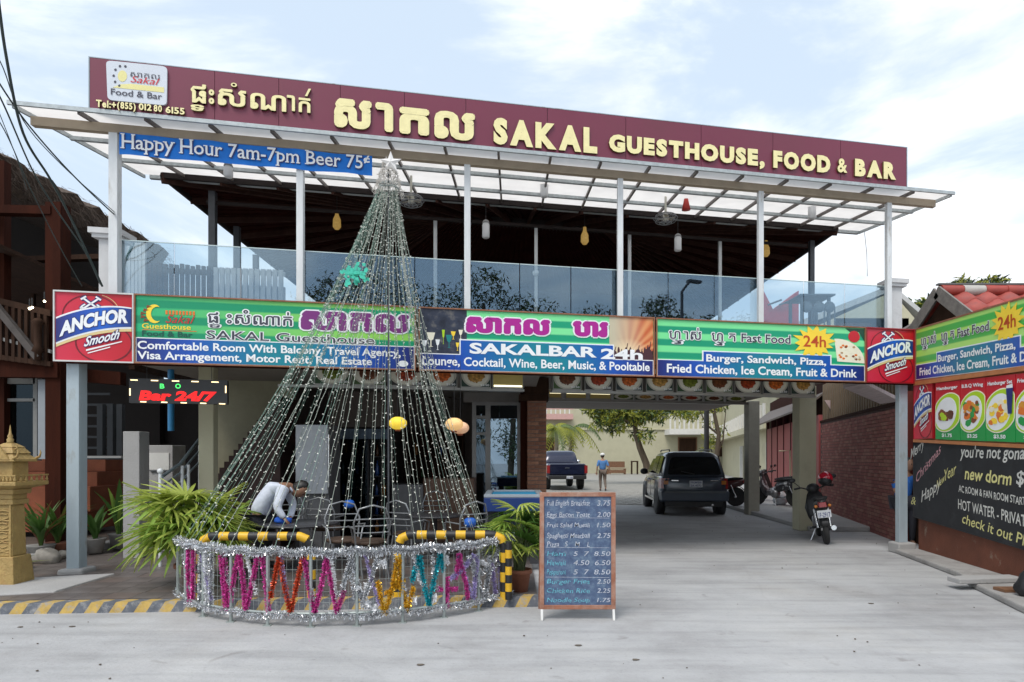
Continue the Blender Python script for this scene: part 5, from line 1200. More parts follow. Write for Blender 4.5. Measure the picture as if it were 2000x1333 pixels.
# ================================================================== VEHICLES
paint_blue = M('dark_blue_grey_paint', (.05, .066, .092), .28, .15, var=.12, scale=3, coat=.8)
paint_navy = M('navy_paint', (.008, .012, .038), .25, .3, var=.12, scale=3, coat=.8)
car_glass = M('dark_car_glass', (.008, .010, .012), .06, 0, var=0, spec=.6); taillight = M('tail_lamp_red', (.28, .02, .02), .2, var=.1, coat=.5); amber = M('amber_lens', (.5, .17, .03), .2, var=.1)
def wheel(par, x, y, r_, w, name='wheel'):
    t = MB(); prof = [(r_ * .62, -w / 2), (r_ * .92, -w / 2), (r_, -w * .32), (r_, w * .32), (r_ * .92, w / 2), (r_ * .62, w / 2)]
    t.lathe((0, 0, 0), prof, 26, axis='x')
    for k in range(26): a = 2 * math.pi * k / 26; t.box((-w * .33, -.012, r_ - .002), (w * .33, .012, r_ + .006), 0, lambda v, a=a: Vector((v.x, v.y * math.cos(a) - v.z * math.sin(a), v.y * math.sin(a) + v.z * math.cos(a))))
    me = t.mesh('tyre', rubber); o = inst(name, me, par, (x, y, r_))
    m = MB(); m.lathe((0, 0, 0), [(r_ * .1, -w * .36), (r_ * .25, -w * .40), (r_ * .58, -w * .30), (r_ * .63, -w * .42), (r_ * .63, w * .42), (r_ * .58, w * .30), (r_ * .25, w * .40), (r_ * .1, w * .36)], 20, axis='x')
    for k in range(5):
        a = 2 * math.pi * k / 5
        for sx in (-1, 1): m.box((sx * w * .40 - .012, -.03, .05), (sx * w * .40 + .012, .03, r_ * .6), 0, lambda v, a=a: Vector((v.x, v.y * math.cos(a) - v.z * math.sin(a), v.y * math.sin(a) + v.z * math.cos(a))))
    inst('rim', m.mesh('rim', M('alloy', (.45, .46, .48), .35, .8, var=.1)), o)
    return o
def section(y, hw, z0, zb, hwt=None, n=2):
    hwt = hwt or hw * .95
    h = [(hw * .80, z0), (hw * .95, z0 + .06), (hw * .995, z0 + .2), (hw, (z0 + zb) * .52), (hw * .99, zb - .16), (hwt * 1.0, zb - .06), (hwt * .965, zb - .015), (hwt * .9, zb)]
    return [(-x, y, z) for x, z in h] + [(x, y, z) for x, z in h[::-1]]
def plate_text(par, lines, x, y, z, h, w, mt=None):
    o = part('licence_plate', MB().box((x - w / 2, y - .008, z), (x + w / 2, y, z + h)), M('plate_white', (.6, .62, .64), .4, var=.05), par, local=True)
    for i, s_ in enumerate(lines):
        vs, fs = glyphs(s_, .01, 0, 0); a, b = min(v.x for v in vs), max(v.x for v in vs); m = MB(); hh = h / len(lines) * .62
        m.add([Vector((x - w * .42 + (v.x - a) / (b - a) * w * .84, y - .011, z + h - (i + 1) * h / len(lines) + h * .08 + v.y * hh / .7)) for v in vs], fs); me = m.mesh('plate_lettering', p_navy)
        inst('plate_lettering', me, o)
su = thing('parked_suv', 'dark blue grey SUV parked in the driveway, seen from behind', 'car', (4.78, 16.75, 0), rz=R(-5.0))
b = MB(); hw = .89
b.loft([section(y, h_, z0, zb) for y, h_, z0, zb in ((-.02, .70, .46, .94), (.02, .80, .42, 1.0), (.09, .86, .38, 1.05), (.35, hw, .30, 1.07), (1.2, hw, .26, 1.05), (2.6, hw, .26, 1.02), (3.2, hw * .99, .28, 1.0), (3.9, .86, .32, .92), (4.25, .80, .36, .82), (4.38, .70, .42, .70))])
part('body', b, paint_blue, su, local=True)
gh = MB()
def gsec(y, hb, ht, zb, zt):
    k = min(1, (zt - zb) / .5); h = [(hb, zb), (hb * .985 * (1 - .35) + (ht + .04) * .35, zb + (zt - zb) * .35), (ht + .045, zt - .17 * k), (ht + .0, zt - .075 * k), (ht - .085, zt - .022 * k), (ht - .25, zt)]
    return [(-x, y, z) for x, z in h] + [(x, y, z) for x, z in h[::-1]]
gh.loft([gsec(.05, .80, .74, 1.04, 1.07), gsec(.22, .82, .66, 1.05, 1.52), gsec(.34, .83, .66, 1.05, 1.655), gsec(.9, .84, .67, 1.05, 1.70), gsec(2.2, .84, .66, 1.04, 1.69), gsec(2.75, .83, .66, 1.02, 1.56), gsec(3.4, .80, .74, 1.0, 1.03)])
part('cabin', gh, paint_blue, su, local=True)
part('rear_window', MB().prism([(-.68, .010, 1.11), (-.62, .005, 1.085), (.62, .005, 1.085), (.68, .010, 1.11), (.665, .06, 1.22), (.60, .155, 1.47), (.55, .185, 1.535), (.45, .195, 1.555), (-.45, .195, 1.555), (-.55, .185, 1.535), (-.60, .155, 1.47), (-.665, .06, 1.22)], (0, .03, .0)), car_glass, su, local=True)
for sx in (-1, 1):
    for y0, y1 in ((.42, 1.05), (1.12, 1.95), (2.02, 2.85)):
        zt = 1.58 if y1 < 2.5 else 1.50; xb, xt = sx * .850, sx * .708
        part('side_window', MB().prism([(xb, y0, 1.09), (xb, y1 + (.15 if y1 > 2.5 else 0), 1.09), (xt, y1 - (.25 if y1 > 2.5 else 0), zt), (xt, y0 + .05, zt)], (sx * .012, 0, .004)), car_glass, su, local=True)
    part('tail_lamp', MB().hexa([(sx * .64, -.02, .72), (sx * .86, .03, .72), (sx * .90, .25, .74), (sx * .7, .2, .72)], [(sx * .66, -.0, .99), (sx * .85, .05, .99), (sx * .895, .25, .98), (sx * .7, .2, .99)]), taillight, su, local=True)
    part('reversing_lens', MB().box((sx * .74 - .06, -.028, .83), (sx * .74 + .06, -.012, .93)), amber, su, local=True)
    mr = part('door_mirror', MB().ball((sx * 1.0, 2.6, 1.12), .11, 10, 6, 0, (1.1, .6, .85)), black, su, local=True)
    part('side_step', MB().bar((sx * .90, .95, .36), (sx * .90, 3.0, .36), .06, .05), chrome, su, local=True)
    part('roof_rail', MB().tube([(sx * .56, .55, 1.70), (sx * .56, .6, 1.745), (sx * .56, 2.1, 1.745), (sx * .56, 2.2, 1.70)], .018, 6), black, su, local=True)
    for y in (.78, 3.42):
        part('wheel_arch', MB().lathe((sx * .80, y, .37), [(.30, -.1), (.43, -.1), (.43, .1), (.30, .1)], 22, axis='x'), black, su, local=True)
        wheel(su, sx * .79, y, .36, .23)
part('rear_bumper', MB().hexa([(-.85, -.10, .40), (.85, -.10, .40), (.89, .2, .40), (-.89, .2, .40)], [(-.87, -.09, .66), (.87, -.09, .66), (.90, .2, .66), (-.90, .2, .66)]), M('bumper_grey_blue', (.05, .065, .09), .4, var=.1), su, local=True, bevel=.03)
part('bumper_step', MB().box((-.78, -.115, .61), (.78, -.0, .665)), M('grey_step', (.09, .10, .11), .5), su, local=True)
part('underbody', MB().box((-.72, .1, .24), (.72, 4.1, .42)), black, su, local=True)
part('wiper', MB().tube([(.0, .0, 1.10), (-.35, .02, 1.17)], .012, 5), black, su, local=True)
part('tailgate_handle', MB().box((-.13, -.035, .965), (.13, -.005, .99)), black, su, local=True)
pg = MB()
for q in ([(-.72, -.012, .70), (-.72, -.012, 1.0)], [(.72, -.012, .70), (.72, -.012, 1.0)], [(-.72, -.012, .70), (.72, -.012, .70)]): pg.bar(q[0], q[1], .012)
part('panel_gap', pg, black, su, local=True)
part('badge', MB().box((-.6, -.03, .92), (-.42, -.015, .945)).box((.4, -.03, .92), (.6, -.015, .945)), chrome, su, local=True)
for sx in (-1, 1):
    for y in (1.08, 1.99, 2.95): part('door_gap', MB().bar((sx * .893, y, .42), (sx * .88, y, 1.0), .008, .012), black, su, local=True)
    for y in (1.2, 2.1): part('door_handle', MB().box((sx * .90 - .015, y, .90), (sx * .90 + .015, y + .16, .93)), black, su, local=True)
plate_text(su, ['PHNOM PENH', '2A-4372'], 0.03, -.02, .76, .17, .33)
part('exhaust_pipe', MB().tube([(.45, -.06, .30), (.45, .3, .30)], .03, 8), chrome, su, local=True)

pu = thing('parked_pickup', 'dark navy pickup truck seen from behind beside the brick pillar', 'pickup', (2.55, 29.6, 0), rz=R(4))
b = MB(); b.loft([section(y, h_, z0, zb) for y, h_, z0, zb in ((0, .86, .62, 1.20), (.06, .93, .57, 1.235), (.15, .95, .55, 1.24), (2.0, .96, .5, 1.24), (3.6, .96, .45, 1.22), (4.6, .94, .5, 1.12), (5.2, .84, .55, 1.0))]); part('body', b, paint_navy, pu, local=True)
gh = MB(); gh.loft([gsec(1.75, .86, .78, 1.2, 1.25), gsec(1.95, .86, .70, 1.2, 1.78), gsec(2.3, .87, .72, 1.2, 1.86), gsec(3.4, .86, .70, 1.2, 1.83), gsec(4.1, .84, .74, 1.15, 1.2)]); part('cabin', gh, paint_navy, pu, local=True)
part('rear_window', MB().prism([(-.68, 1.80, 1.32), (.68, 1.80, 1.32), (.62, 1.93, 1.70), (-.62, 1.93, 1.70)], (0, .03, 0)), M('blue_tinted_glass', (.03, .06, .12), .1, var=0), pu, local=True)
part('tailgate', MB().box((-.80, -.03, .74), (.80, .0, 1.22)), paint_navy, pu, local=True, bevel=.02)
part('tailgate_handle', MB().box((-.1, -.045, 1.02), (.1, -.03, 1.07)), chrome, pu, local=True)
part('rear_bumper', MB().box((-.88, -.16, .52), (.88, .05, .70)), black, pu, local=True, bevel=.03)
for sx in (-1, 1):
    part('tail_lamp', MB().box((sx * .88 - .07, -.04, .80), (sx * .88 + .07, .08, 1.16)), taillight, pu, local=True)
    part('door_mirror', MB().ball((sx * 1.08, 3.3, 1.3), .13, 8, 6, 0, (1, .5, .9)), chrome, pu, local=True)
    for y in (1.1, 4.3): wheel(pu, sx * .80, y, .40, .27)
plate_text(pu, ['2C-1958'], .1, -.17, .55, .13, .3)

def motorbike(lab, loc, rz, lean=0, col=black, plate='1F-2917', seed=0):
    t = thing('motorbike', lab, 'motorbike', loc, 'motorbikes parked on the right', rz)
    t.rotation_euler = (0, R(lean), rz)
    for y in (0.0, 1.22):
        w = MB(); w.lathe((0, y, .28), [(.23, -.035), (.262, -.045), (.285, -.02), (.285, .02), (.262, .045), (.23, .035)], 22, axis='x')
        wo = part('wheel', w, rubber, t, local=True)
        r_ = MB(); r_.lathe((0, y, .28), [(.205, -.02), (.235, -.028), (.235, .028), (.205, .02), (.205, -.02)], 22, axis='x').lathe((0, y, .28), [(.0, -.06), (.045, -.06), (.045, .06), (.0, .06)], 10, axis='x')
        for k in range(12): a = 2 * math.pi * k / 12; r_.bar((0, y + .03 * math.cos(a), .28 + .03 * math.sin(a)), (0, y + .215 * math.cos(a), .28 + .215 * math.sin(a)), .005)
        part('rim', r_, chrome, wo, local=True)
    # tail, seat and leg shield bodywork
    def sec(y, w0, z0, w1, z1): return [(-w0, y, z0), (-w1, y, (z0 + z1) / 2 + .03), (-w1 * .7, y, z1), (w1 * .7, y, z1), (w1, y, (z0 + z1) / 2 + .03), (w0, y, z0)]
    part('tail_body', MB().loft([sec(-.28, .03, .70, .05, .80), sec(-.15, .07, .60, .11, .80), (sec(.15, .09, .50, .13, .76)), sec(.45, .08, .42, .10, .72), sec(.62, .05, .40, .06, .55)]), col, t, local=True)
    part('seat', MB().loft([sec(-.20, .06, .78, .10, .84), sec(.0, .09, .76, .13, .85), sec(.35, .09, .74, .12, .81), sec(.62, .04, .70, .06, .74)]), M('black_seat', (.015, .015, .016), .7, bump=.2), t, local=True)
    part('engine', MB().lathe((0, .62, .36), [(.0, -.13), (.09, -.13), (.13, -.06), (.13, .06), (.09, .13), (0, .13)], 14, axis='x').box((-.09, .6, .3), (.09, .85, .44)), M('engine_metal', (.25, .25, .26), .4, .7, var=.2), t, local=True)
    part('leg_shield', MB().loft([sec(.88, .10, .28, .17, .50), sec(.98, .12, .42, .20, .72), sec(1.02, .08, .72, .13, .90), sec(1.06, .04, .86, .06, .92)]), col, t, local=True)
    part('front_fork', MB().tube([(-.05, 1.03, .85), (-.06, 1.22, .28)], .02, 6).tube([(.05, 1.03, .85), (.06, 1.22, .28)], .02, 6), chrome, t, local=True)
    part('front_mudguard', MB().loft([[(sx, 1.22 + .31 * math.cos(a), .28 + .31 * math.sin(a)) for sx in (-.05, -.03, .03, .05)] + [(sx, 1.22 + .295 * math.cos(a), .28 + .295 * math.sin(a)) for sx in (.05, -.05)] for a in [R(20 + 16 * k) for k in range(9)]]), col, t, local=True)
    part('rear_mudguard', MB().loft([[(sx, .31 * math.cos(a), .28 + .33 * math.sin(a)) for sx in (-.07, -.04, .04, .07)] + [(sx, .295 * math.cos(a), .28 + .315 * math.sin(a)) for sx in (.06, -.06)] for a in [R(70 + 14 * k) for k in range(8)]]), black, t, local=True)
    part('handlebar', MB().tube([(-.33, .88, .98), (-.22, .95, .99), (-.06, 1.02, .93), (.06, 1.02, .93), (.22, .95, .99), (.33, .88, .98)], .014, 7).tube([(-.34, .87, .98), (-.24, .94, .99)], .02, 7).tube([(.34, .87, .98), (.24, .94, .99)], .02, 7), black, t, local=True)
    for sx in (-1, 1):
        mm_ = part('mirror', MB().ball((sx * .36, .92, 1.15), .06, 10, 6, 0, (1.1, .3, .75)), black, t, local=True)
        part('mirror_stem', MB().tube([(sx * .22, .95, .99), (sx * .30, .94, 1.08), (sx * .36, .93, 1.13)], .007, 5), black, mm_, local=True)
        part('indicator', MB().ball((sx * .11, -.27, .70), .03, 8, 5), amber, t, local=True)
        part('shock_absorber', MB().tube([(sx * .10, -.02, .30), (sx * .11, .12, .62)], .022, 7), chrome, t, local=True)
    part('headlamp_cowl', MB().ball((0, 1.06, .95), .11, 10, 7, 0, (1.1, .8, .9)), col, t, local=True)
    part('tail_lamp', MB().hexa([(-.06, -.31, .68), (.06, -.31, .68), (.08, -.22, .68), (-.08, -.22, .68)], [(-.05, -.30, .76), (.05, -.30, .76), (.07, -.22, .78), (-.07, -.22, .78)]), taillight, t, local=True)
    plate_text(t, [plate], 0, -.33, .50, .13, .22)
    part('exhaust', MB().tube([(.09, .6, .25), (.11, .2, .22), (.13, -.22, .30)], [.02, .035, .045], 8), chrome, t, local=True)
    part('kickstand', MB().tube([(-.09, .55, .25), (-.22, .50, .01)], .012, 5), chrome, t, local=True)
    part('footrest', MB().tube([(-.2, .5, .25), (.2, .5, .25)], .014, 6).tube([(-.18, .25, .30), (.18, .25, .30)], .012, 6), black, t, local=True)
    return t
mb1 = motorbike('black motorbike with white plate standing in front of the cream driveway pillar', (5.62, 11.42, 0), R(-20), -8)
# red helmet on the handlebar mirror
hv = P(1612, 934, 12.05)
hl = thing('red_helmet', 'glossy red helmet hanging on the right mirror of the nearest motorbike', 'helmet', hv)
m = MB(); m.ball(hv, .13, 16, 10, 0, (1, 1.1, .95)); part('shell', m, M('glossy_red', (.5, .01, .03), .15, var=.05, coat=.8), hl)
m = MB(); m.ball(hv + Vector((-.02, -.03, -.05)), .118, 12, 8, 0, (1, 1.1, .8)); part('lining', m, black, hl)
part('chin_strap', MB().tube([hv + Vector((-.1, 0, -.06)), hv + Vector((-.04, .02, -.16)), hv + Vector((.08, 0, -.07))], .008, 5), black, hl)
motorbike('motorbike parked sideways between the SUV and the grey pillar', (6.6, 18.9, .1), R(62), 4, M('dark_red_fairing', (.07, .012, .012), .3, coat=.5), '1C-4406')
motorbike('black and white motorbike just right of the grey pillar', (8.25, 18.6, .1), R(38), -4, M('white_black_fairing', (.04, .04, .045), .3, var=.2, coat=.5, second=(.5, .52, .54), sfac=(.56, .6), sscale=5), '1D-7735')
motorbike('third motorbike behind the grey pillar nearest the red barn', (8.9, 20.3, .1), R(28), -3, black, '1B-2280')
m = MB(); bc = P(1524, 968, 19.4); rings = []
for i in range(8):
    r_ = [.13, .2, .22, .2, .17, .13, .07, .04][i]; rings.append([(bc.x + r_ * math.cos(2 * math.pi * k / 14) * (1 + .1 * math.sin(2.7 * k + i)), 19.4 + r_ * math.sin(2 * math.pi * k / 14), .1 + .5 * i / 7) for k in range(14)])
m.loft(rings); solo('white_sack', m, M('white_plastic_bag', (.6, .62, .65), .5, var=.15, bump=.5, bscale=14), 'knotted white plastic sack by the red barn wall', 'sack')

# ================================================================== PEOPLE
def skin_body(verts, edges, radii, sub=2):
    me = bpy.data.meshes.new('b'); me.from_pydata([tuple(v) for v in verts], edges, []); o = bpy.data.objects.new('b', me); COL.objects.link(o)
    sk = o.modifiers.new('s', 'SKIN'); 
    for v, r_ in zip(me.skin_vertices[0].data, radii): v.radius = (r_, r_) if not isinstance(r_, tuple) else r_; v.use_root = False
    me.skin_vertices[0].data[0].use_root = True
    ss = o.modifiers.new('u', 'SUBSURF'); ss.levels = sub; ss.render_levels = sub
    dg = bpy.context.evaluated_depsgraph_get(); ev = o.evaluated_get(dg); out = bpy.data.meshes.new_from_object(ev)
    bpy.data.objects.remove(o); out.polygons.foreach_set('use_smooth', [True] * len(out.polygons)); return out
def body_part(name, J, chain, mat, par, k=1.0, sub=2):
    names = []; edges = []
    for a, b in chain:
        for n_ in (a, b):
            if n_ not in names: names.append(n_)
        edges.append((names.index(a), names.index(b)))
    me = skin_body([J[n_][0] for n_ in names], edges, [tuple(x * k for x in J[n_][1]) if isinstance(J[n_][1], tuple) else J[n_][1] * k for n_ in names], sub)
    me.materials.append(mat); o = bpy.data.objects.new(name, me); COL.objects.link(o); o.parent = par; return o
skinm = M('skin', (.30, .16, .10), .5, var=.08); hairm = M('black_hair', (.01, .009, .008), .5, var=.3)
def add_hand(par, wrist, d, side, mat, s=1.0):
    """palm, four curled fingers of unequal length and a thumb, merged into one mesh"""
    d = Vector(d).normalized(); sd = d.cross(Vector((0, 0, 1))); sd = (sd if sd.length > .1 else Vector((1, 0, 0))).normalized() * side; nrm = sd.cross(d).normalized() * side
    m = MB(); w = Vector(wrist); m.loft([[w + d * (l * s) + sd * (ww * s * math.cos(a)) + nrm * (hh * s * math.sin(a)) for a in [2 * math.pi * k / 8 for k in range(8)]] for l, ww, hh in ((-.015, .024, .018), (.03, .036, .016), (.085, .040, .013))])
    for i, (off, ln) in enumerate(((-.030, .062), (-.010, .072), (.011, .068), (.031, .052))):
        b = w + d * .08 * s + sd * off * s; m.tube([b, b + d * ln * .5 * s - nrm * .006 * s, b + d * ln * .85 * s - nrm * .022 * s], [.0095 * s, .0085 * s, .007 * s], 6)
    b = w + d * .025 * s - sd * .03 * s; m.tube([b, b - sd * .028 * s + d * .022 * s, b - sd * .034 * s + d * .052 * s - nrm * .01], [.012 * s, .010 * s, .008 * s], 6)
    part('hand', m, mat, par)
def make_head(par, c, face, up, r_, mat, hair=True, hat=None):
    """head with brow, nose, mouth, ears; face = direction looked at"""
    f = Vector(face).normalized(); u = Vector(up).normalized(); s_ = f.cross(u).normalized(); u = s_.cross(f).normalized(); m = MB(); c = Vector(c)
    n, k = 16, 12; vs = []
    for i in range(k + 1):
        ph = math.pi * i / k
        for j in range(n):
            th = 2 * math.pi * j / n; x, y, z = math.sin(ph) * math.cos(th), math.sin(ph) * math.sin(th), math.cos(ph)
            w = .78 - (.12 * max(0, -z)); y2 = y * (.95 if y > 0 else 1.0) ; zz = z * 1.18
            vs.append(c + s_ * x * w * r_ + f * y2 * r_ * (.92 - .10 * max(0, -z) * (1 if y < 0 else .2)) + u * zz * r_)
    m.add(vs, [(i * n + j, (i + 1) * n + j, (i + 1) * n + (j + 1) % n, i * n + (j + 1) % n) for i in range(k) for j in range(n)], 0, True)
    m.loft([[c + f * r_ * .86 + u * r_ * .22 + s_ * .008 * a + u * .01 * b_ for a, b_ in ((-1, 0), (0, 1), (1, 0))], [c + f * r_ * 1.08 - u * r_ * .10 + s_ * .016 * a + u * .008 * b_ for a, b_ in ((-1, -1), (0, .4), (1, -1))], [c + f * r_ * .86 - u * r_ * .18 + s_ * .014 * a for a in (-1, 0, 1)]])
    for sg in (-1, 1): m.ball(c + s_ * sg * r_ * .80 - f * r_ * .05, r_ * .2, 8, 6, 0, (.45, .7, 1))
    o = part('head', m, mat, par)
    for sg in (-1, 1): part('eye', MB().ball(c + f * r_ * .84 + s_ * sg * r_ * .32 + u * r_ * .08, r_ * .09, 8, 5), hairm, o)
    part('mouth', MB().ball(c + f * r_ * .80 - u * r_ * .48, r_ * .16, 8, 4, 0, (1.2, .5, .3)), M('lips', (.22, .08, .06), .5), o)
    if hair:
        h = MB(); vs = []
        for i in range(8):
            ph = math.pi * .60 * i / 7
            for j in range(n):
                th = 2 * math.pi * j / n; x, y, z = math.sin(ph) * math.cos(th), math.sin(ph) * math.sin(th), math.cos(ph)
                cut = max(0, y) * .9 * (i / 7) ** 2
                vs.append(c + s_ * x * .85 * r_ + f * (y * 1.0 - .06 - cut) * r_ + u * (z * 1.26 + cut * .5) * r_)
        h.add(vs, [(i * n + j, (i + 1) * n + j, (i + 1) * n + (j + 1) % n, i * n + (j + 1) % n) for i in range(7) for j in range(n)], 0, True); part('hair', h, hairm, o)
    return o
# man bending over the table, wiping it
pe = thing('person', 'person in a pale blue white shirt bending over a round table and wiping it', 'person', (0, 0, 0))
Yp_ = 8.35
def PJ(px, py, dy=0): return P(px, py, Yp_ + dy)
hipc = PJ(505, 1012)
J = {'pel': (hipc, (.155, .13)), 'waist': (PJ(512, 985), (.150, .12)), 'chest': (PJ(537, 957), (.165, .13)), 'sh': (PJ(556, 950), (.12, .11)), 'neck': (PJ(570, 953), .055), 'headb': (PJ(579, 955), .06),
     'shl': (PJ(552, 956, -.17), .075), 'ell': (PJ(540, 992, -.24), .052), 'wrl': (PJ(556, 1014, -.22), .038),
     'shr': (PJ(560, 956, .17), .075), 'elr': (PJ(573, 985, .15), .05), 'wrr': (PJ(567, 1012, -.02), .036),
     'hpl': (hipc + Vector((0, -.10, -.05)), .105), 'knl': (Vector((hipc.x + .10, Yp_ - .12, .62)), .075), 'anl': (Vector((hipc.x - .02, Yp_ - .14, .17)), .045), 'tol': (Vector((hipc.x + .12, Yp_ - .14, .13)), .04),
     'hpr': (hipc + Vector((0, .10, -.05)), .105), 'knr': (Vector((hipc.x + .12, Yp_ + .12, .62)), .075), 'anr': (Vector((hipc.x - .0, Yp_ + .14, .17)), .045), 'tor': (Vector((hipc.x + .14, Yp_ + .14, .13)), .04)}
full = [('pel', 'waist'), ('waist', 'chest'), ('chest', 'sh'), ('sh', 'neck'), ('neck', 'headb'), ('sh', 'shl'), ('shl', 'ell'), ('ell', 'wrl'), ('sh', 'shr'), ('shr', 'elr'), ('elr', 'wrr'), ('pel', 'hpl'), ('hpl', 'knl'), ('knl', 'anl'), ('anl', 'tol'), ('pel', 'hpr'), ('hpr', 'knr'), ('knr', 'anr'), ('anr', 'tor')]
body_part('body', J, full, skinm, pe, .88)
shirtm = M('pale_blue_shirt', (.66, .70, .80), .8, var=.08, scale=7, bump=.6, bscale=9, second=(.56, .60, .72), sfac=(.5, .7), sscale=6)
body_part('shirt', J, [c for c in full if c[0] in ('waist', 'chest', 'sh', 'shl', 'ell', 'shr', 'elr', 'pel') and c[1] not in ('neck', 'hpl', 'hpr')], shirtm, pe, 1.08)
body_part('trousers', J, [c for c in full if c[0] in ('hpl', 'hpr', 'knl', 'knr') or c[1] in ('hpl', 'hpr')], M('dark_trousers', (.03, .03, .04), .8, bump=.3), pe, 1.08)
for k_ in ('l', 'r'): a = J['to' + k_][0]; part('shoe', MB().ball(a + Vector((-.03, 0, .0)), .06, 10, 6, 0, (2.0, .85, .7)), black, pe)
part('collar', MB().tube([PJ(564, 950, -.06), PJ(570, 958, -.075), PJ(573, 962, 0), PJ(571, 956, .07)], .016, 6), shirtm, pe)
make_head(pe, PJ(586, 956), (.62, -.15, -.78), (.80, 0, .6), .105, skinm)
add_hand(pe, J['wrl'][0], (.5, 0, -.6), 1, skinm); add_hand(pe, J['wrr'][0], (-.1, -.2, -.9), -1, skinm)
cl_ = MB(); cc_ = PJ(553, 1017, -.15); cl_.ball(cc_, .085, 14, 8, 0, (1.25, .9, .65)); 
for v in cl_.v: v += Vector((.012 * math.sin(v.x * 90), 0, .012 * math.sin(v.y * 80 + v.x * 50)))
solo('blue_cloth', cl_, M('blue_cloth', (.015, .10, .52), .8, var=.2, bump=.4, bscale=30), 'crumpled bright blue cloth under the hands of the bending person', 'cloth')
# man walking away in the courtyard
pw_ = thing('person', 'man in a blue shirt and white cap walking away across the courtyard', 'person', (0, 0, 0))
Yw = 29.2; xw = (1177 - CX) / FPX * Yw; wv = lambda x, y, z: Vector((xw + x, Yw + y, z))
J = {'pel': (wv(0, 0, .92), (.145, .11)), 'waist': (wv(0, 0, 1.05), (.14, .105)), 'chest': (wv(0, .01, 1.27), (.175, .12)), 'sh': (wv(0, .02, 1.38), (.10, .08)), 'neck': (wv(0, .03, 1.45), .052), 'headb': (wv(0, .04, 1.50), .055),
     'shl': (wv(-.17, .02, 1.36), .065), 'ell': (wv(-.25, -.04, 1.10), .046), 'wrl': (wv(-.26, .04, .86), .034), 'shr': (wv(.17, .02, 1.36), .065), 'elr': (wv(.26, -.10, 1.12), .046), 'wrr': (wv(.33, -.06, .90), .034),
     'hpl': (wv(-.09, 0, .88), .10), 'knl': (wv(-.09, .12, .50), .068), 'anl': (wv(-.09, .02, .10), .042), 'tol': (wv(-.09, .16, .04), .036), 'hpr': (wv(.09, 0, .88), .10), 'knr': (wv(.10, .0, .50), .068), 'anr': (wv(.10, -.28, .16), .042), 'tor': (wv(.10, -.18, .05), .036)}
body_part('body', J, full, skinm, pw_, .9, 1)
body_part('shirt', J, [c for c in full if c[0] in ('waist', 'chest', 'sh', 'shl', 'shr', 'pel') and c[1] not in ('neck', 'hpl', 'hpr')], M('blue_shirt', (.07, .19, .42), .8, var=.2, scale=8), pw_, 1.12, 1)
body_part('trousers', J, [c for c in full if c[0] in ('hpl', 'hpr', 'knl', 'knr') or c[1] in ('hpl', 'hpr')], M('brown_trousers', (.13, .10, .08), .8, var=.2), pw_, 1.12, 1)
make_head(pw_, wv(0, .05, 1.59), (0, 1, 0), (0, 0, 1), .10, skinm)
part('cap', MB().lathe(wv(0, .03, 1.62), [(.112, 0), (.11, .05), (.08, .10), (.0, .125)], 14).prism([wv(-.08, .12, 1.635), wv(.08, .12, 1.635), wv(.05, .24, 1.62), wv(-.05, .24, 1.62)], (0, 0, .01)), M('white_cap', (.65, .65, .63), .7), pw_)
for k_, s_ in (('l', 1), ('r', -1)):
    add_hand(pw_, J['wr' + k_][0], (0, .1, -1), s_, skinm); part('shoe', MB().ball(J['to' + k_][0] + Vector((0, -.05, .01)), .055, 8, 6, 0, (.85, 2.2, .8)), black, pw_)

# person half hidden in blue behind the right post
hp = thing('person', 'person in blue mostly hidden behind the right steel post', 'person', (0, 0, 0))
Yq = 11.0; xq = (1752 - CX) / FPX * Yq + .10; wv = lambda x, y, z: Vector((xq + x, Yq + y, z))
J = {'pel': (wv(0, .03, .80), (.13, .11)), 'waist': (wv(.0, .0, .92), (.13, .105)), 'chest': (wv(.02, 0, 1.12), (.15, .12)), 'sh': (wv(.04, 0, 1.22), (.10, .08)), 'neck': (wv(.06, 0, 1.29), .05), 'headb': (wv(.07, 0, 1.33), .055),
     'shl': (wv(-.10, -.04, 1.18), .062), 'ell': (wv(-.19, -.08, .98), .044), 'wrl': (wv(-.10, -.16, .88), .034), 'shr': (wv(.18, .0, 1.2), .062), 'elr': (wv(.24, 0, .98), .044), 'wrr': (wv(.18, -.15, .88), .034),
     'hpl': (wv(-.08, 0, .78), .09), 'knl': (wv(-.04, -.05, .42), .066), 'anl': (wv(.04, .0, .09), .04), 'tol': (wv(.04, -.12, .04), .035), 'hpr': (wv(.12, 0, .78), .09), 'knr': (wv(.14, -.05, .42), .066), 'anr': (wv(.16, .0, .09), .04), 'tor': (wv(.16, -.12, .04), .035)}
body_part('body', J, full, skinm, hp, .9, 1)
body_part('shirt', J, [c for c in full if c[0] in ('waist', 'chest', 'sh', 'shl', 'shr', 'pel') and c[1] not in ('neck', 'hpl', 'hpr')], M('bright_blue_shirt', (.02, .12, .42), .8, var=.2), hp, 1.12, 1)
body_part('trousers', J, [c for c in full if c[0] in ('hpl', 'hpr', 'knl', 'knr') or c[1] in ('hpl', 'hpr')], M('dark_trousers', (.03, .03, .04), .8), hp, 1.12, 1)
make_head(hp, wv(.09, -.02, 1.42), (.3, -1, 0), (0, 0, 1), .10, skinm); add_hand(hp, J['wrl'][0], (.3, -.3, -.6), 1, skinm); add_hand(hp, J['wrr'][0], (-.2, -.3, -.6), -1, skinm)

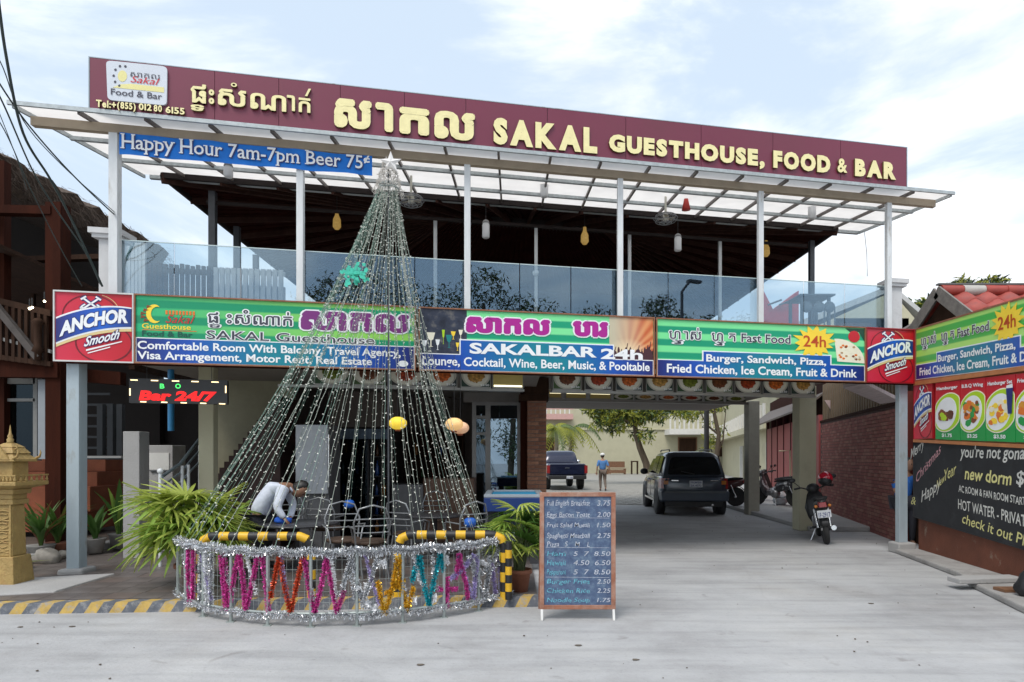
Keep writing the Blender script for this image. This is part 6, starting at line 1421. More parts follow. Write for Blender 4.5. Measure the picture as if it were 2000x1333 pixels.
# ================================================================== LIGHT TREE AND TINSEL FENCE
silver = M('silver_tinsel', (.72, .73, .75), .22, .85, var=.3, scale=60); magenta_t = M('magenta_tinsel', (.66, .09, .38), .28, .45, var=.3, scale=60); red_t = M('orange_red_tinsel', (.62, .10, .04), .28, .45, var=.3, scale=60)
gold_t = M('gold_tinsel', (.78, .48, .04), .28, .5, var=.3, scale=60); teal_t = M('teal_tinsel', (.02, .42, .50), .28, .45, var=.3, scale=60); lilac_t = M('lilac_tinsel', (.52, .45, .72), .28, .5, var=.3, scale=60); white_t = M('white_tinsel', (.75, .76, .78), .5, .1, var=.1)
wire_m = M('fairy_wire', (.30, .34, .29), .5, var=.2); bulb_m = M('fairy_bulb', (.80, .79, .72), .3, var=.05); wire_g = M('green_wire', (.16, .26, .21), .5, var=.2)
FC, FR = Vector((-1.8, 7.91, 0)), 2.07
def cyl(px, py, c=FC, r=FR):
    d = Vector(((px - CX) / FPX, 1, (HY - py) / FPX)); a = d.x ** 2 + 1; b = -2 * (d.x * c.x + c.y); k = c.x ** 2 + c.y ** 2 - r * r
    t = (-b - math.sqrt(max(b * b - 4 * a * k, 0))) / (2 * a); return Vector((d.x * t, t, EYE + d.z * t))
def arc_pt(th, z, r=FR): return Vector((FC.x + r * math.sin(th), FC.y - r * math.cos(th), z))
fz = thing('tinsel_fence', 'curved low wire fence wrapped in silver and coloured tinsel below the light tree', 'fence', (FC.x, FC.y - FR, 0))
TH0, TH1 = R(-62), R(60)
def tinsel(path, r_, per_m, seed=0, size=.022):
    rnd = random.Random(seed); m = MB()
    for a, b in zip(path, path[1:]):
        d = b - a; L = d.length
        if L < 1e-6: continue
        d = d / L; x = d.cross(Vector((0, .3, 1)) if abs(d.z) < .8 else Vector((1, 0, 0))).normalized(); y = d.cross(x)
        for _ in range(max(1, int(per_m * L))):
            p_ = a + d * rnd.uniform(0, L); an = rnd.uniform(0, 6.283); o = (x * math.cos(an) + y * math.sin(an)); tip = p_ + o * r_ * rnd.uniform(.55, 1.25) + d * rnd.uniform(-.6, .6) * r_
            s_ = d.cross(o) * math.cos(an * 3.1) + d * math.sin(an * 3.1); w = s_ * size * .28 * rnd.uniform(.6, 1.3)
            m.add([p_ - w, p_ + w, tip + w * .8, tip - w * .8], [(0, 1, 2, 3)])
    return m
steel_f = M('fence_steel', (.34, .38, .37), .45, .4, var=.2)
n = 26
for nm, z in (('top_rail', .68), ('bottom_rail', .12)):
    part(nm, MB().tube([arc_pt(TH0 + (TH1 - TH0) * i / 40, z) for i in range(41)], .014, 6), steel_f, fz)
    m = tinsel([arc_pt(TH0 + (TH1 - TH0) * i / 60, z + (.012 * math.sin(i * 1.3) if z > .5 else -.02 - .012 * math.sin(i * .9)), FR + .01) for i in range(61)], .044 if z > .5 else .036, 2100 if z > .5 else 1300, 3, .014)
    o = part('rail_tinsel', m, silver, fz, kind='stuff')
for i in range(11):
    th = TH0 + (TH1 - TH0) * (i + .3) / 10.6; part('fence_leg', MB().tube([arc_pt(th, 0), arc_pt(th, .70)], .016, 6).box(tuple(arc_pt(th, 0) - Vector((.035, .035, 0))), tuple(arc_pt(th, 0.008) + Vector((.035, .035, 0)))), steel_f, fz)
m = MB()
for i in range(n * 3 + 1): th = TH0 + (TH1 - TH0) * i / (n * 3); m.tube([arc_pt(th, .12), arc_pt(th, .68)], .0019, 3, cap=False)
for z in (.22, .32, .42, .52, .61): m.tube([arc_pt(TH0 + (TH1 - TH0) * i / 40, z) for i in range(41)], .0019, 3, cap=False)
part('wire_mesh', m, steel_f, fz, kind='stuff')
Zg = [(magenta_t, [(369, 1068), (367, 1110), (371, 1178)]), (magenta_t, [(378, 1075), (376, 1176)]), (silver, [(392, 1078), (390, 1190)]), (white_t, [(402, 1080), (404, 1195)]), (silver, [(413, 1080), (411, 1185)]),
      (magenta_t, [(432, 1082), (436, 1130), (441, 1188)]), (magenta_t, [(438, 1090), (446, 1188)]), (magenta_t, [(447, 1190), (458, 1120), (466, 1085)]), (magenta_t, [(468, 1083), (474, 1130), (480, 1190)]), (magenta_t, [(481, 1190), (492, 1140), (502, 1090), (511, 1086)]), (magenta_t, [(512, 1086), (518, 1130), (525, 1194)]),
      (red_t, [(528, 1168), (538, 1120), (545, 1088)]), (red_t, [(546, 1088), (555, 1140), (567, 1198)]), (red_t, [(567, 1198), (580, 1140), (592, 1086)]), (magenta_t, [(594, 1090), (604, 1150), (615, 1196)]), (magenta_t, [(615, 1196), (626, 1150), (638, 1090)]), (magenta_t, [(638, 1090), (647, 1140), (658, 1196)]), (magenta_t, [(658, 1196), (672, 1152)]),
      (silver, [(666, 1165), (676, 1120), (688, 1090)]), (silver, [(688, 1090), (698, 1140), (706, 1170)]), (silver, [(706, 1178), (722, 1140), (737, 1088)]), (white_t, [(708, 1186), (716, 1140)]),
      (gold_t, [(738, 1134), (744, 1170), (751, 1200)]), (gold_t, [(751, 1200), (766, 1150), (776, 1090)]), (gold_t, [(782, 1088), (776, 1150)]), (gold_t, [(779, 1120), (788, 1160), (795, 1192)]), (gold_t, [(795, 1194), (808, 1145)]), (gold_t, [(752, 1160), (790, 1130)]),
      (teal_t, [(804, 1136), (812, 1110), (818, 1084)]), (teal_t, [(820, 1086), (828, 1140), (838, 1182)]), (teal_t, [(838, 1182), (848, 1130), (860, 1080)]), (teal_t, [(860, 1082), (866, 1115)]),
      (magenta_t, [(873, 1126), (873, 1188)]), (magenta_t, [(855, 1150), (894, 1150)]), (magenta_t, [(895, 1080), (902, 1110), (911, 1142)]), (magenta_t, [(898, 1082), (890, 1130)]), (magenta_t, [(911, 1142), (914, 1170)]),
      (lilac_t, [(880, 1130), (905, 1110), (926, 1082)]), (white_t, [(870, 1084), (874, 1100)]), (silver, [(920, 1090), (930, 1130), (944, 1172)]), (lilac_t, [(932, 1084), (925, 1170)]), (silver, [(944, 1172), (958, 1110), (975, 1070)]), (lilac_t, [(960, 1100), (968, 1160)]), (white_t, [(938, 1095), (955, 1105)]), (silver, [(955, 1085), (950, 1165)]), (lilac_t, [(975, 1075), (978, 1150)]), (silver, [(985, 1065), (983, 1160)]), (silver, [(915, 1085), (940, 1120), (975, 1100)])]
for i, (mt, pts) in enumerate(Zg):
    pt_ = [cyl(x, y + 1) for x, y in pts]; part('tinsel_garland', tinsel(pt_, .026 if mt not in (silver, white_t, lilac_t) else .026, 1700, 50 + i, .016), mt, fz, kind=None)
rg2 = random.Random(77)
for i in range(16):
    x = 352 + i * 41 + rg2.uniform(-10, 10); mt = (silver, lilac_t, silver, white_t)[i % 4]; w_ = rg2.uniform(10, 30)
    if x + w_ > 985: continue
    pt_ = [cyl(x, 1080 + rg2.uniform(0, 8)), cyl(x + w_ * .4, 1125 + rg2.uniform(-10, 10)), cyl(x + w_, 1150 + rg2.uniform(0, 35))]; part('tinsel_garland', tinsel(pt_, .020, 900, 300 + i, .014), mt, fz)
for px, py in ((716, 1180), (733, 1190), (748, 1100), (806, 1175), (700, 1150), (846, 1170)):
    c = cyl(px, py); part('tinsel_bow', tinsel([c - Vector((.03, 0, 0)), c + Vector((.03, 0, 0))], .045, 900, px, .03), white_t, fz)

apex = Vector((-1.56, 8.08, 4.98)); TCn, TR = Vector((-2.0, 7.5, 0)), 1.66
lt_ = thing('light_string_tree', 'tall cone shaped tree made of fairy light strings with a star on top', 'christmas tree', (TCn.x, TCn.y, .66))
NS = 66
for i in range(NS):
    th = 2 * math.pi * (i + .5 * random.uniform(-1, 1)) / NS
    b = Vector((TCn.x + TR * math.sin(th), TCn.y - TR * math.cos(th), .68))
    if b.y > 7.6: b.z = .78
    tp_ = apex + Vector((.10 * math.sin(th), -.10 * math.cos(th), random.uniform(-.15, .05)))
    m = MB(); pts = []; sg_ = random.uniform(.07, .20)
    for k in range(27):
        f = k / 26; p_ = b.lerp(tp_, f); sag = math.sin(math.pi * f) * sg_ * (1.35 if b.x < TCn.x else 1)
        p_ += Vector((-sag * math.sin(th) + random.uniform(-.006, .006), sag * math.cos(th) + random.uniform(-.006, .006), 0)); pts.append(p_)
    m.tube(pts, .0029, 3, cap=False)
    L = (tp_ - b).length; nb = int(L / .095); ax = Vector((0, 0, 1))
    for k in range(nb):
        f = (k + random.uniform(.2, .8)) / nb; j = min(int(f * 26), 25); p_ = pts[j].lerp(pts[j + 1], f * 26 - j)
        o = Vector((random.uniform(-1, 1), random.uniform(-1, 1), random.uniform(-.5, .5))).normalized(); q = o.cross(ax).normalized() * .0054; tip = p_ + o * .021; up = Vector((0, 0, .0054))
        m.add([p_ + q, p_ - q, tip - q, tip + q, tip + up, tip - up, p_ + up, p_ - up], [(0, 1, 2, 3), (6, 4, 5, 7)], 1)
    part('light_string', m, [wire_g if (b.x < -2.9 or i % 5 == 0) else wire_m, bulb_m], lt_)
part('top_ring', MB().tube([apex + Vector((.13 * math.cos(R(a)), .13 * math.sin(R(a)), -.05)) for a in range(0, 360, 20)], .012, 6, closed=True), steel_f, lt_)
# lace like cap and star
cpv = MB()
for i in range(520):
    f = random.random(); a = random.uniform(0, 6.28); r_ = .04 + .17 * f * random.uniform(.7, 1.1); p_ = apex + Vector((r_ * math.cos(a), r_ * math.sin(a), .34 - .48 * f)); q = Vector((random.uniform(-1, 1), random.uniform(-1, 1), random.uniform(-1, 1))).normalized() * .025
    s_ = q.cross(Vector((0, 0, 1))) * .35; cpv.add([p_ - q - s_, p_ + q - s_, p_ + q + s_, p_ - q + s_], [(0, 1, 2, 3)])
part('cap_garland', cpv, translucent_mat('lace', (.75, .72, .68), .3), lt_, kind='stuff')
part('centre_mast', MB().tube([(apex.x, apex.y, .1), (apex.x, apex.y, apex.z + .3)], .010, 7), dark_steel, lt_)
sc_ = P(763, 318, apex.y - .08); st = []
for i in range(10): a = R(90 + 36 * i); r_ = .145 if i % 2 == 0 else .06; st.append(sc_ + Vector((r_ * math.cos(a), 0, r_ * math.sin(a))))
m = MB()
for sg in (-1, 1):
    c = sc_ + Vector((0, sg * .035, 0))
    for i in range(10): m.add([c, st[i], st[(i + 1) % 10]], [(0, 1, 2)])
part('star', m, M('pearl_star', (.72, .70, .68), .3, var=.08), lt_)
# green angel like ornament and pumpkins/flower lanterns hanging inside
gm = MB(); c = P(692, 538, 7.45)
for i in range(60): p_ = c + Vector((random.gauss(0, .085), random.gauss(0, .03), random.gauss(0, .055))); q = Vector((random.uniform(-1, 1), 0, random.uniform(-1, 1))).normalized() * .03; gm.add([p_ - q, p_ + Vector((q.z, 0, -q.x)), p_ + q, p_ - Vector((q.z, 0, -q.x)) * .6], [(0, 1, 2, 3)])
solo('green_tinsel_bunch', gm, M('mint_tinsel', (.06, .50, .36), .35, .3, var=.3), 'mint green tinsel bunch on the left upper side of the light tree', 'ornament', kind=None)
def paper_lantern(lab, px, py, Y, col, colb):
    c = P(px, py, Y); t = thing('paper_lantern', lab, 'lantern', c, 'round yellow lanterns inside the light tree')
    m = MB(); rings = []
    for i in range(11):
        ph = math.pi * i / 10; rings.append([c + Vector((.105 * math.sin(ph) * (1 + .13 * math.cos(k * math.pi)) * math.cos(2 * math.pi * k / 20), .105 * math.sin(ph) * (1 + .13 * math.cos(k * math.pi)) * math.sin(2 * math.pi * k / 20), .085 * math.cos(ph))) for k in range(20)])
    m.loft(rings[1:-1]); part('shade', m, col, t); part('cord', MB().tube([c + Vector((0, 0, .08)), c + Vector((0, 0, .9))], .003, 4), black, t)
    part('rim', MB().lathe(c + Vector((0, 0, -.085)), [(.03, 0), (.04, -.012), (.03, -.02)], 12), colb, t)
yl = M('lantern_yellow', (.85, .60, .04), .6, var=.15, scale=20, emit=(1, .7, .08), estr=.25); yo = M('lantern_orange', (.85, .52, .22), .6, var=.2, scale=20, emit=(1, .6, .25), estr=.22)
paper_lantern('bright yellow ribbed lantern hanging in the middle of the light tree', 777, 827, 8.3, yl, p_brown); paper_lantern('peach yellow ribbed lantern near the right side of the light tree', 887, 829, 8.3, yo, p_brown); paper_lantern('pale peach lantern overlapping its yellow neighbour at the right', 899, 836, 8.6, M('lantern_peach', (.8, .5, .32), .6, var=.2, emit=(1, .55, .3), estr=.12), p_brown)

# ================================================================== BLACK AND YELLOW CRASH BARS
by = M('barrier_yellow', (.72, .42, .02), .45, var=.12, scale=12); bk = M('barrier_black', (.018, .018, .02), .5, var=.3)
def crash_bar(lab, x0, x1, y, zt, name='crash_bar', legs=(1, 1)):
    t = thing(name, lab, 'barrier', ((x0 + x1) / 2, y, 0.09), 'black and yellow crash bars on the terrace edge'); r_ = .045; pth = []
    if legs[0]: pth += [Vector((x0, y, .05)), Vector((x0, y, zt - .12)), Vector((x0 + .035, y, zt - .035)), Vector((x0 + .12, y, zt))]
    else: pth += [Vector((x0, y, zt))]
    if legs[1]: pth += [Vector((x1 - .12, y, zt)), Vector((x1 - .035, y, zt - .035)), Vector((x1, y, zt - .12)), Vector((x1, y, .05))]
    else: pth += [Vector((x1, y, zt))]
    # resample into stripes
    fine = []; 
    for a, b in zip(pth, pth[1:]):
        k = max(1, int((b - a).length / .02)); fine += [a.lerp(b, i / k) for i in range(k)]
    fine.append(pth[-1]); s_ = 0; seg = [fine[0]]; c = 0; acc = 0
    for a, b in zip(fine, fine[1:]):
        seg.append(b); acc += (b - a).length
        if acc > .095 or b is fine[-1]:
            part('painted_band', MB().tube(seg, r_, 12, cap=True), (by, bk)[c % 2], t); c += 1; seg = [b]; acc = 0
YB = 6.62
crash_bar('black and yellow tube barrier behind the left half of the tinsel fence', (392 - CX) / FPX * YB, (608 - CX) / FPX * YB, YB, .73)
crash_bar('black and yellow tube barrier behind the right half of the tinsel fence', (776 - CX) / FPX * YB, (985 - CX) / FPX * YB, YB + .04, .74)
m = thing('striped_bollard', 'short black and yellow striped post at the right end of the tinsel fence', 'bollard', (-.035, 6.55, 0))
for k in range(7): part('painted_band', MB().tube([(-.035, 6.56, .09 + k * .085), (-.035, 6.56, .09 + (k + 1) * .085)], .035, 12), (bk, by)[k % 2], m)

# ================================================================== CHALK MENU STAND
cs = thing('chalk_menu_stand', 'freestanding chalk menu board with reddish wooden frame and white feet', 'menu board', (.73, 6.1, 0))
SC = Sheet((.26, 6.10, 0), (1.0, 6.10, 0))
zt, zb = SC.hit(1053, 962)[1], SC.hit(1053, 1190)[1]; u0, u1 = SC.hit(1054, 1100)[0], SC.hit(1202, 1100)[0]
sfm = M('reddish_frame_wood', (.30, .12, .07), .5, var=.3, scale=9, second=(.42, .30, .24), sfac=(.45, .7), sscale=4)
for nm, a, b, c, d in (('frame_rail', u0, u1, zt - .04, zt), ('frame_rail', u0, u1, zb, zb + .04), ('frame_stile', u0, u0 + .042, zb + .04, zt - .04), ('frame_stile', u1 - .042, u1, zb + .04, zt - .04)):
    part(nm, MB().hexa([SC.w(a, c, -.015), SC.w(b, c, -.015), SC.w(b, c, .018), SC.w(a, c, .018)][::-1], [SC.w(a, d, -.015), SC.w(b, d, -.015), SC.w(b, d, .018), SC.w(a, d, .018)][::-1]), sfm, cs, bevel=.003)
def cboard(t_, u, v, uv):
    n = t_.nodes.new('ShaderNodeTexNoise'); n.inputs['Scale'].default_value = 5; n.inputs['Detail'].default_value = 9; n.inputs['Roughness'].default_value = .75
    mp_ = t_.nodes.new('ShaderNodeMapping'); mp_.inputs['Scale'].default_value = (1.6, 2.6, 1); t_.links.new(uv, mp_.inputs[0]); t_.links.new(mp_.outputs[0], n.inputs[0])
    return ramp_n(t_, n.outputs['Fac'], [(.3, (.035, .055, .115)), (.5, (.075, .115, .205)), (.62, (.13, .19, .27)), (.75, (.11, .12, .24))])
SC.uvquad(u0 + .042, u1 - .042, zb + .04, zt - .04, 'slate', uv_mat('smeared_chalk_blue', cboard, .8), cs, .004, .012)
chs = M('chalk_smoky_white', (.46, .49, .56), .95, var=.45, scale=45); chc = M('chalk_cyan', (.14, .40, .50), .95, var=.4, scale=40)
rows = [('Full English Breakfast', '3.75', 988, 13, chs), ('Eggs Bacon Toast', '2.00', 1010, 12, chs), ('Fruit Salad Muesli', '1.50', 1030, 11, chs), ('Spaghetti Meatball', '2.75', 1051, 12, chs), ('Pizza   S    M    L', '', 1068, 12, chs), ('Ham', '5  7  8.50', 1086, 11, chc), ('Hawaii', '4.50  6.50', 1104, 12, chc), ('Pepperoni', '5  7  8.50', 1122, 12, chc), ('Burger Fries', '2.50', 1140, 11, chc), ('Chicken Rice', '2.25', 1158, 11, chc), ('Noodle Soup', '1.75', 1176, 10, chc)]
for a, b, y, h, mt in rows:
    SC.text(a, 1068, y, 1152 if len(a) > 10 else 1105, h * .8, 'chalk_lettering', mt, cs, off=.004, shear=.15, lift=.006, warp=lambda f: .004 * math.sin(f * 30))
    if b: SC.text(b, 1166 if len(b) < 6 else 1120, y, 1192, h * .8, 'chalk_lettering', chs, cs, off=.004, shear=.15, lift=.006)
for y in (1011, 1069, 1127): SC.poly([(1066, y), (1190, y + 1), (1190, y + 1.6), (1066, y + .6)], 'chalk_rule', chs, cs, .005)
wf = M('white_leg_paint', (.62, .62, .60), .5, var=.1)
for u in (u0 + .02, u1 - .02):
    part('leg', MB().bar(SC.w(u, 0, .04), SC.w(u, zb + .02, .0), .022), wf, cs)
    part('rear_leg', MB().bar(SC.w(u, 0, -.45), SC.w(u, zt - .1, -.02), .03), sfm, cs)
part('brace', MB().bar(SC.w((u0 + u1) / 2, .02, -.40), SC.w((u0 + u1) / 2, zb + .2, -.04), .02), wood_dark, cs)

# ================================================================== PLANTS
pot_c = M('terracotta', (.28, .11, .065), .8, var=.25, scale=6, bump=.2); pot_g = M('grey_pot', (.26, .25, .235), .85, var=.2, scale=6, bump=.3)
green_l = translucent_mat('palm_leaf', (.30, .46, .08), .35); green_d = translucent_mat('palm_leaf_dark', (.07, .16, .03), .3); green_y = translucent_mat('palm_leaf_yellow', (.48, .56, .12), .35)
def fan_leaf_mesh(n, L, droop, mat):
    m = MB()
    for i in range(n):
        a = R(-88 + 176 * i / (n - 1)) ; w = L * .046; pts = []
        for k in range(6):
            f = k / 5; pts.append(Vector((math.sin(a) * L * f, math.cos(a) * L * f * .9, -droop * L * f * f * (1 + .5 * abs(math.sin(a))))))
        sd = Vector((math.cos(a), -math.sin(a), 0))
        vs = []
        for k, p_ in enumerate(pts): ww = w * (.35, .85, 1, .85, .55, .08)[k]; vs += [p_ - sd * ww + Vector((0, 0, .008)), p_, p_ + sd * ww + Vector((0, 0, .008))]
        m.add(vs, [(3 * k, 3 * k + 1, 3 * k + 4, 3 * k + 3) for k in range(5)] + [(3 * k + 1, 3 * k + 2, 3 * k + 5, 3 * k + 4) for k in range(5)], 0, True)
    return m.mesh('fan_leaf', mat)
def fan_palm(name, lab, base, h, spread, nleaf, L, pot_r, pot_h, pot_m, mats, seed, z0=.09):
    rnd = random.Random(seed); t = thing(name, lab, 'potted plant', base); bx, by_, bz = base
    part('pot', MB().lathe((bx, by_, bz), [(pot_r * .72, 0), (pot_r * .95, pot_h * .8), (pot_r * 1.08, pot_h * .82), (pot_r * 1.08, pot_h), (pot_r * .92, pot_h), (pot_r * .9, pot_h * .9), (.0, pot_h * .9)], 22), pot_m, t)
    meshes = [fan_leaf_mesh(rnd.choice((9, 10, 12)), L, rnd.uniform(.1, .5), m_) for m_ in mats for _ in range(2)]
    st = MB()
    for i in range(nleaf):
        a = rnd.uniform(0, 6.283); f = math.sqrt(rnd.random()); r_ = spread * f; zz = h * (rnd.uniform(.35, 1.0)) * (1 - .25 * f)
        e = Vector((r_ * math.cos(a), r_ * math.sin(a), pot_h + zz)); b0 = Vector((.4 * pot_r * math.cos(a * 3), .4 * pot_r * math.sin(a * 3), pot_h * .85)); mid = b0.lerp(e, .5) + Vector((0, 0, .12 * h)) - Vector((r_ * math.cos(a), r_ * math.sin(a), 0)) * .15
        st.tube([Vector(base) + b0, Vector(base) + mid, Vector(base) + e], [.009, .006, .004], 5)
        inst('fan_leaf', rnd.choice(meshes), t, e, (rnd.uniform(-.45, .8), rnd.uniform(-.5, .5), a - math.pi / 2), (rnd.uniform(.75, 1.15),) * 3)
    part('stems', st, M('palm_stem', (.10, .13, .05), .7, var=.3), t, kind='stuff')
fan_palm('potted_fan_palm', 'big bright green fan palm in a clay pot left of the tinsel fence', ((372 - CX) / FPX * 7.25, 7.25, .09), .88, .30, 56, .52, .16, .26, pot_c, (green_l, green_y, green_y), 5)
fan_palm('potted_fan_palm', 'green fan palm in a terracotta pot between the fence and the chalk menu', ((1014 - CX) / FPX * 6.98, 6.98, .09), .74, .24, 44, .30, .13, .24, pot_c, (green_l, green_y, green_d), 9)
fan_palm('potted_fan_palm', 'fan palm behind the string lights partly hiding the bending man', ((445 - CX) / FPX * 7.9, 7.95, .09), .70, .20, 18, .30, .12, .2, pot_g, (green_l, green_d), 15)
def blade_plant(name, lab, base, h, n, w, mats, seed, pot=None, lean=.5):
    rnd = random.Random(seed); t = thing(name, lab, 'plant', base); B0 = Vector(base)
    zt = 0
    if pot: part('pot', MB().lathe(B0, [(pot[0] * .7, 0), (pot[0], pot[1] * .9), (pot[0] * 1.1, pot[1]), (pot[0] * .85, pot[1]), (0, pot[1] * .9)], 18), pot[2], t); zt = pot[1] * .9
    for i in range(n):
        a = rnd.uniform(0, 6.283); L = h * rnd.uniform(.6, 1.05); ln = lean * rnd.uniform(.3, 1.2); d = Vector((math.cos(a), math.sin(a), 0)); s_ = Vector((-d.y, d.x, 0)); vs = []
        for k in range(7):
            f = k / 6; c = B0 + Vector((0, 0, zt)) + d * (L * ln * f * f + .02) + Vector((0, 0, L * f * (1 - .35 * ln * f))); ww = w * (.4, .8, 1, 1, .8, .5, .05)[k]; vs += [c - s_ * ww, c + Vector((0, 0, -ww * .4)), c + s_ * ww]
        part('leaf', MB().add(vs, [(3 * k, 3 * k + 1, 3 * k + 4, 3 * k + 3) for k in range(6)] + [(3 * k + 1, 3 * k + 2, 3 * k + 5, 3 * k + 4) for k in range(6)], 0, True), rnd.choice(mats), t)
def gp(px, py, z=.11): p_ = G(px, py, z); return (p_.x, p_.y, z)
blade_plant('broad_leaf_plant', 'banana like broad leaf plant in front of the grey concrete pillar', gp(232, 1072), .95, 9, .055, (green_d, green_l), 21, (.14, .24, pot_g), .4)
blade_plant('broad_leaf_plant', 'low broad leaf plant beside the right side of the left steel post', gp(186, 1080), .75, 12, .045, (green_d,), 22, (.14, .22, pot_g), .8)
blade_plant('dark_leaf_plant', 'dark leafy plant in a pot further right behind the bed kerb', gp(268, 1062), .6, 14, .03, (green_d,), 23, (.13, .2, pot_c), .9)
blade_plant('croton_plant', 'bushy dark plant with reddish stems right of the golden shrine', gp(80, 1092), .80, 34, .028, (green_d, green_d, translucent_mat('reddish_leaf', (.18, .07, .03), .3)), 24, (.17, .2, pot_g), .9)
blade_plant('croton_plant', 'bushy green plant left of the left steel post', gp(113, 1086), .80, 30, .03, (green_d, green_d, translucent_mat('olive_leaf', (.14, .15, .03), .3)), 25, (.15, .2, pot_c), .8)
blade_plant('grassy_plant', 'grassy dark clump at the foot of the golden shrine', gp(8, 1118), .30, 40, .010, (green_d, green_y), 26, None, 1.6)
stone = M('garden_stone', (.27, .25, .22), .9, var=.3, scale=5, bump=.9, bscale=9)
for lab, px, py, r_ in (('large pale boulder right of the golden shrine', 92, 1098, .17), ('boulder under the golden shrine', 25, 1110, .19), ('smaller rock beside the left steel post', 116, 1090, .10)):
    c = Vector(gp(px, py)); m = MB(); m.ball(c + Vector((0, 0, r_ * .35)), r_, 14, 9, 0, (1.15, .8, .7))
    for v in m.v: v += (v - c) * (.16 * math.sin(v.x * 23 + v.z * 17) + .1 * math.sin(v.y * 31 + v.z * 9))
    solo('boulder', m, stone, lab, 'rock')

# ================================================================== GOLDEN SHRINE
gd = M('golden_shrine_paint', (.36, .245, .085), .6, .0, var=.18, scale=9, bump=.6, bscale=28, second=(.34, .20, .07), sfac=(.52, .68), sscale=14)
Ysh = 7.35; sx = (20 - CX) / FPX * Ysh; sh = thing('golden_spirit_house', 'small golden spirit house with a spire on an ornate pillar', 'shrine', (sx, Ysh, .1))
def zpx(py): return EYE + (HY - py) / FPX * Ysh
def blk(w, z0, z1, nm='tier', bev=.008, w1=None):
    w1 = w1 or w; return part(nm, MB().hexa([(sx - w, Ysh - w, z0), (sx + w, Ysh - w, z0), (sx + w, Ysh + w, z0), (sx - w, Ysh + w, z0)], [(sx - w1, Ysh - w1, z1), (sx + w1, Ysh - w1, z1), (sx + w1, Ysh + w1, z1), (sx - w1, Ysh + w1, z1)]), gd, sh, bevel=bev)
blk(.19, .1, zpx(1085), 'base', .01, .16); s_ = blk(.125, zpx(1085), zpx(985), 'pillar', .01, .11)
for k in range(14): z = zpx(1078) + (zpx(998) - zpx(1078)) * k / 13; part('carved_relief', MB().tube([(sx - .07 + .03 * math.sin(k), Ysh - .124, z), (sx + .0, Ysh - .128, z + .02 * math.cos(k * 2)), (sx + .07 + .02 * math.sin(k * 2), Ysh - .122, z)], .009, 5), gd, s_)
for px in (-.10, .10): part('pilaster', MB().box((sx + px - .012, Ysh - .135, zpx(1085)), (sx + px + .012, Ysh - .115, zpx(985))), gd, s_)
blk(.145, zpx(985), zpx(975)); blk(.13, zpx(975), zpx(965)); blk(.16, zpx(965), zpx(955), w1=.17)
blk(.15, zpx(955), zpx(948), w1=.29); blk(.30, zpx(948), zpx(940), 'platform')
for k in range(13): x = sx - .28 + .56 * k / 12; part('baluster', MB().lathe((x, Ysh - .285, zpx(940)), [(.012, 0), (.018, .02), (.008, .04), (.012, .06)], 8), gd, sh)
for k in range(7): y = Ysh - .28 + .56 * k / 6; part('baluster', MB().lathe((sx + .285, y, zpx(940)), [(.012, 0), (.018, .02), (.008, .04), (.012, .06)], 8), gd, sh)
part('railing', MB().box((sx - .30, Ysh - .30, zpx(929.5)), (sx + .30, Ysh - .27, zpx(927))).box((sx + .27, Ysh - .27, zpx(929.5)), (sx + .30, Ysh + .30, zpx(927))), gd, sh)
blk(.14, zpx(940), zpx(902), 'cella'); blk(.21, zpx(902), zpx(898), 'eaves')
rf_ = MB()
for w0, z0, w1, z1 in ((.21, zpx(898), .13, zpx(884)), (.165, zpx(886), .10, zpx(872)), (.12, zpx(874), .05, zpx(866))): rf_.hexa([(sx - w0, Ysh - w0, z0), (sx + w0, Ysh - w0, z0), (sx + w0, Ysh + w0, z0), (sx - w0, Ysh + w0, z0)], [(sx - w1, Ysh - w1, z1), (sx + w1, Ysh - w1, z1), (sx + w1, Ysh + w1, z1), (sx - w1, Ysh + w1, z1)])
part('tiered_roof', rf_, gd, sh, bevel=.006)
part('pediment', MB().prism([(sx - .15, Ysh - .215, zpx(898)), (sx + .15, Ysh - .215, zpx(898)), (sx + .07, Ysh - .215, zpx(882)), (sx, Ysh - .215, zpx(868)), (sx - .07, Ysh - .215, zpx(882))], (0, .03, 0)), gd, sh)
for sg in (-1, 1):
    for dy in (-.2, .2): part('horn_finial', MB().tube([(sx + sg * .19, Ysh + dy, zpx(896)), (sx + sg * .245, Ysh + dy, zpx(892)), (sx + sg * .26, Ysh + dy, zpx(884)), (sx + sg * .25, Ysh + dy, zpx(878))], [.018, .015, .01, .003], 6), gd, sh)
    part('horn_finial', MB().tube([(sx + sg * .12, Ysh - .1, zpx(880)), (sx + sg * .17, Ysh - .1, zpx(876)), (sx + sg * .18, Ysh - .1, zpx(868))], [.014, .01, .003], 6), gd, sh)
part('spire', MB().lathe((sx, Ysh, zpx(866)), [(.05, 0), (.035, .02), (.042, .04), (.026, .06), (.032, .08), (.016, .11), (.010, .16), (.002, .21)], 12), gd, sh)

for o in [o for o in bpy.data.objects if o.parent == sh]: o.scale = (.86, .86, 1)
# ================================================================== LEFT NEIGHBOUR: THATCHED RESTAURANT
nb = thing('thatched_restaurant', 'dark open timber restaurant with thick thatched roof on the left', 'building', (-11, 12, 0))
thatch = M('thatch', (.075, .05, .035), .95, var=.45, scale=14, stretch=(1, 1, .25), bump=1.0, bscale=26)
Yt0, Yt1 = 9.3, 17.5
xa = (300 - CX) / FPX * 14.2; ridge = P(-330, 60, 12.5)
rfm = MB()
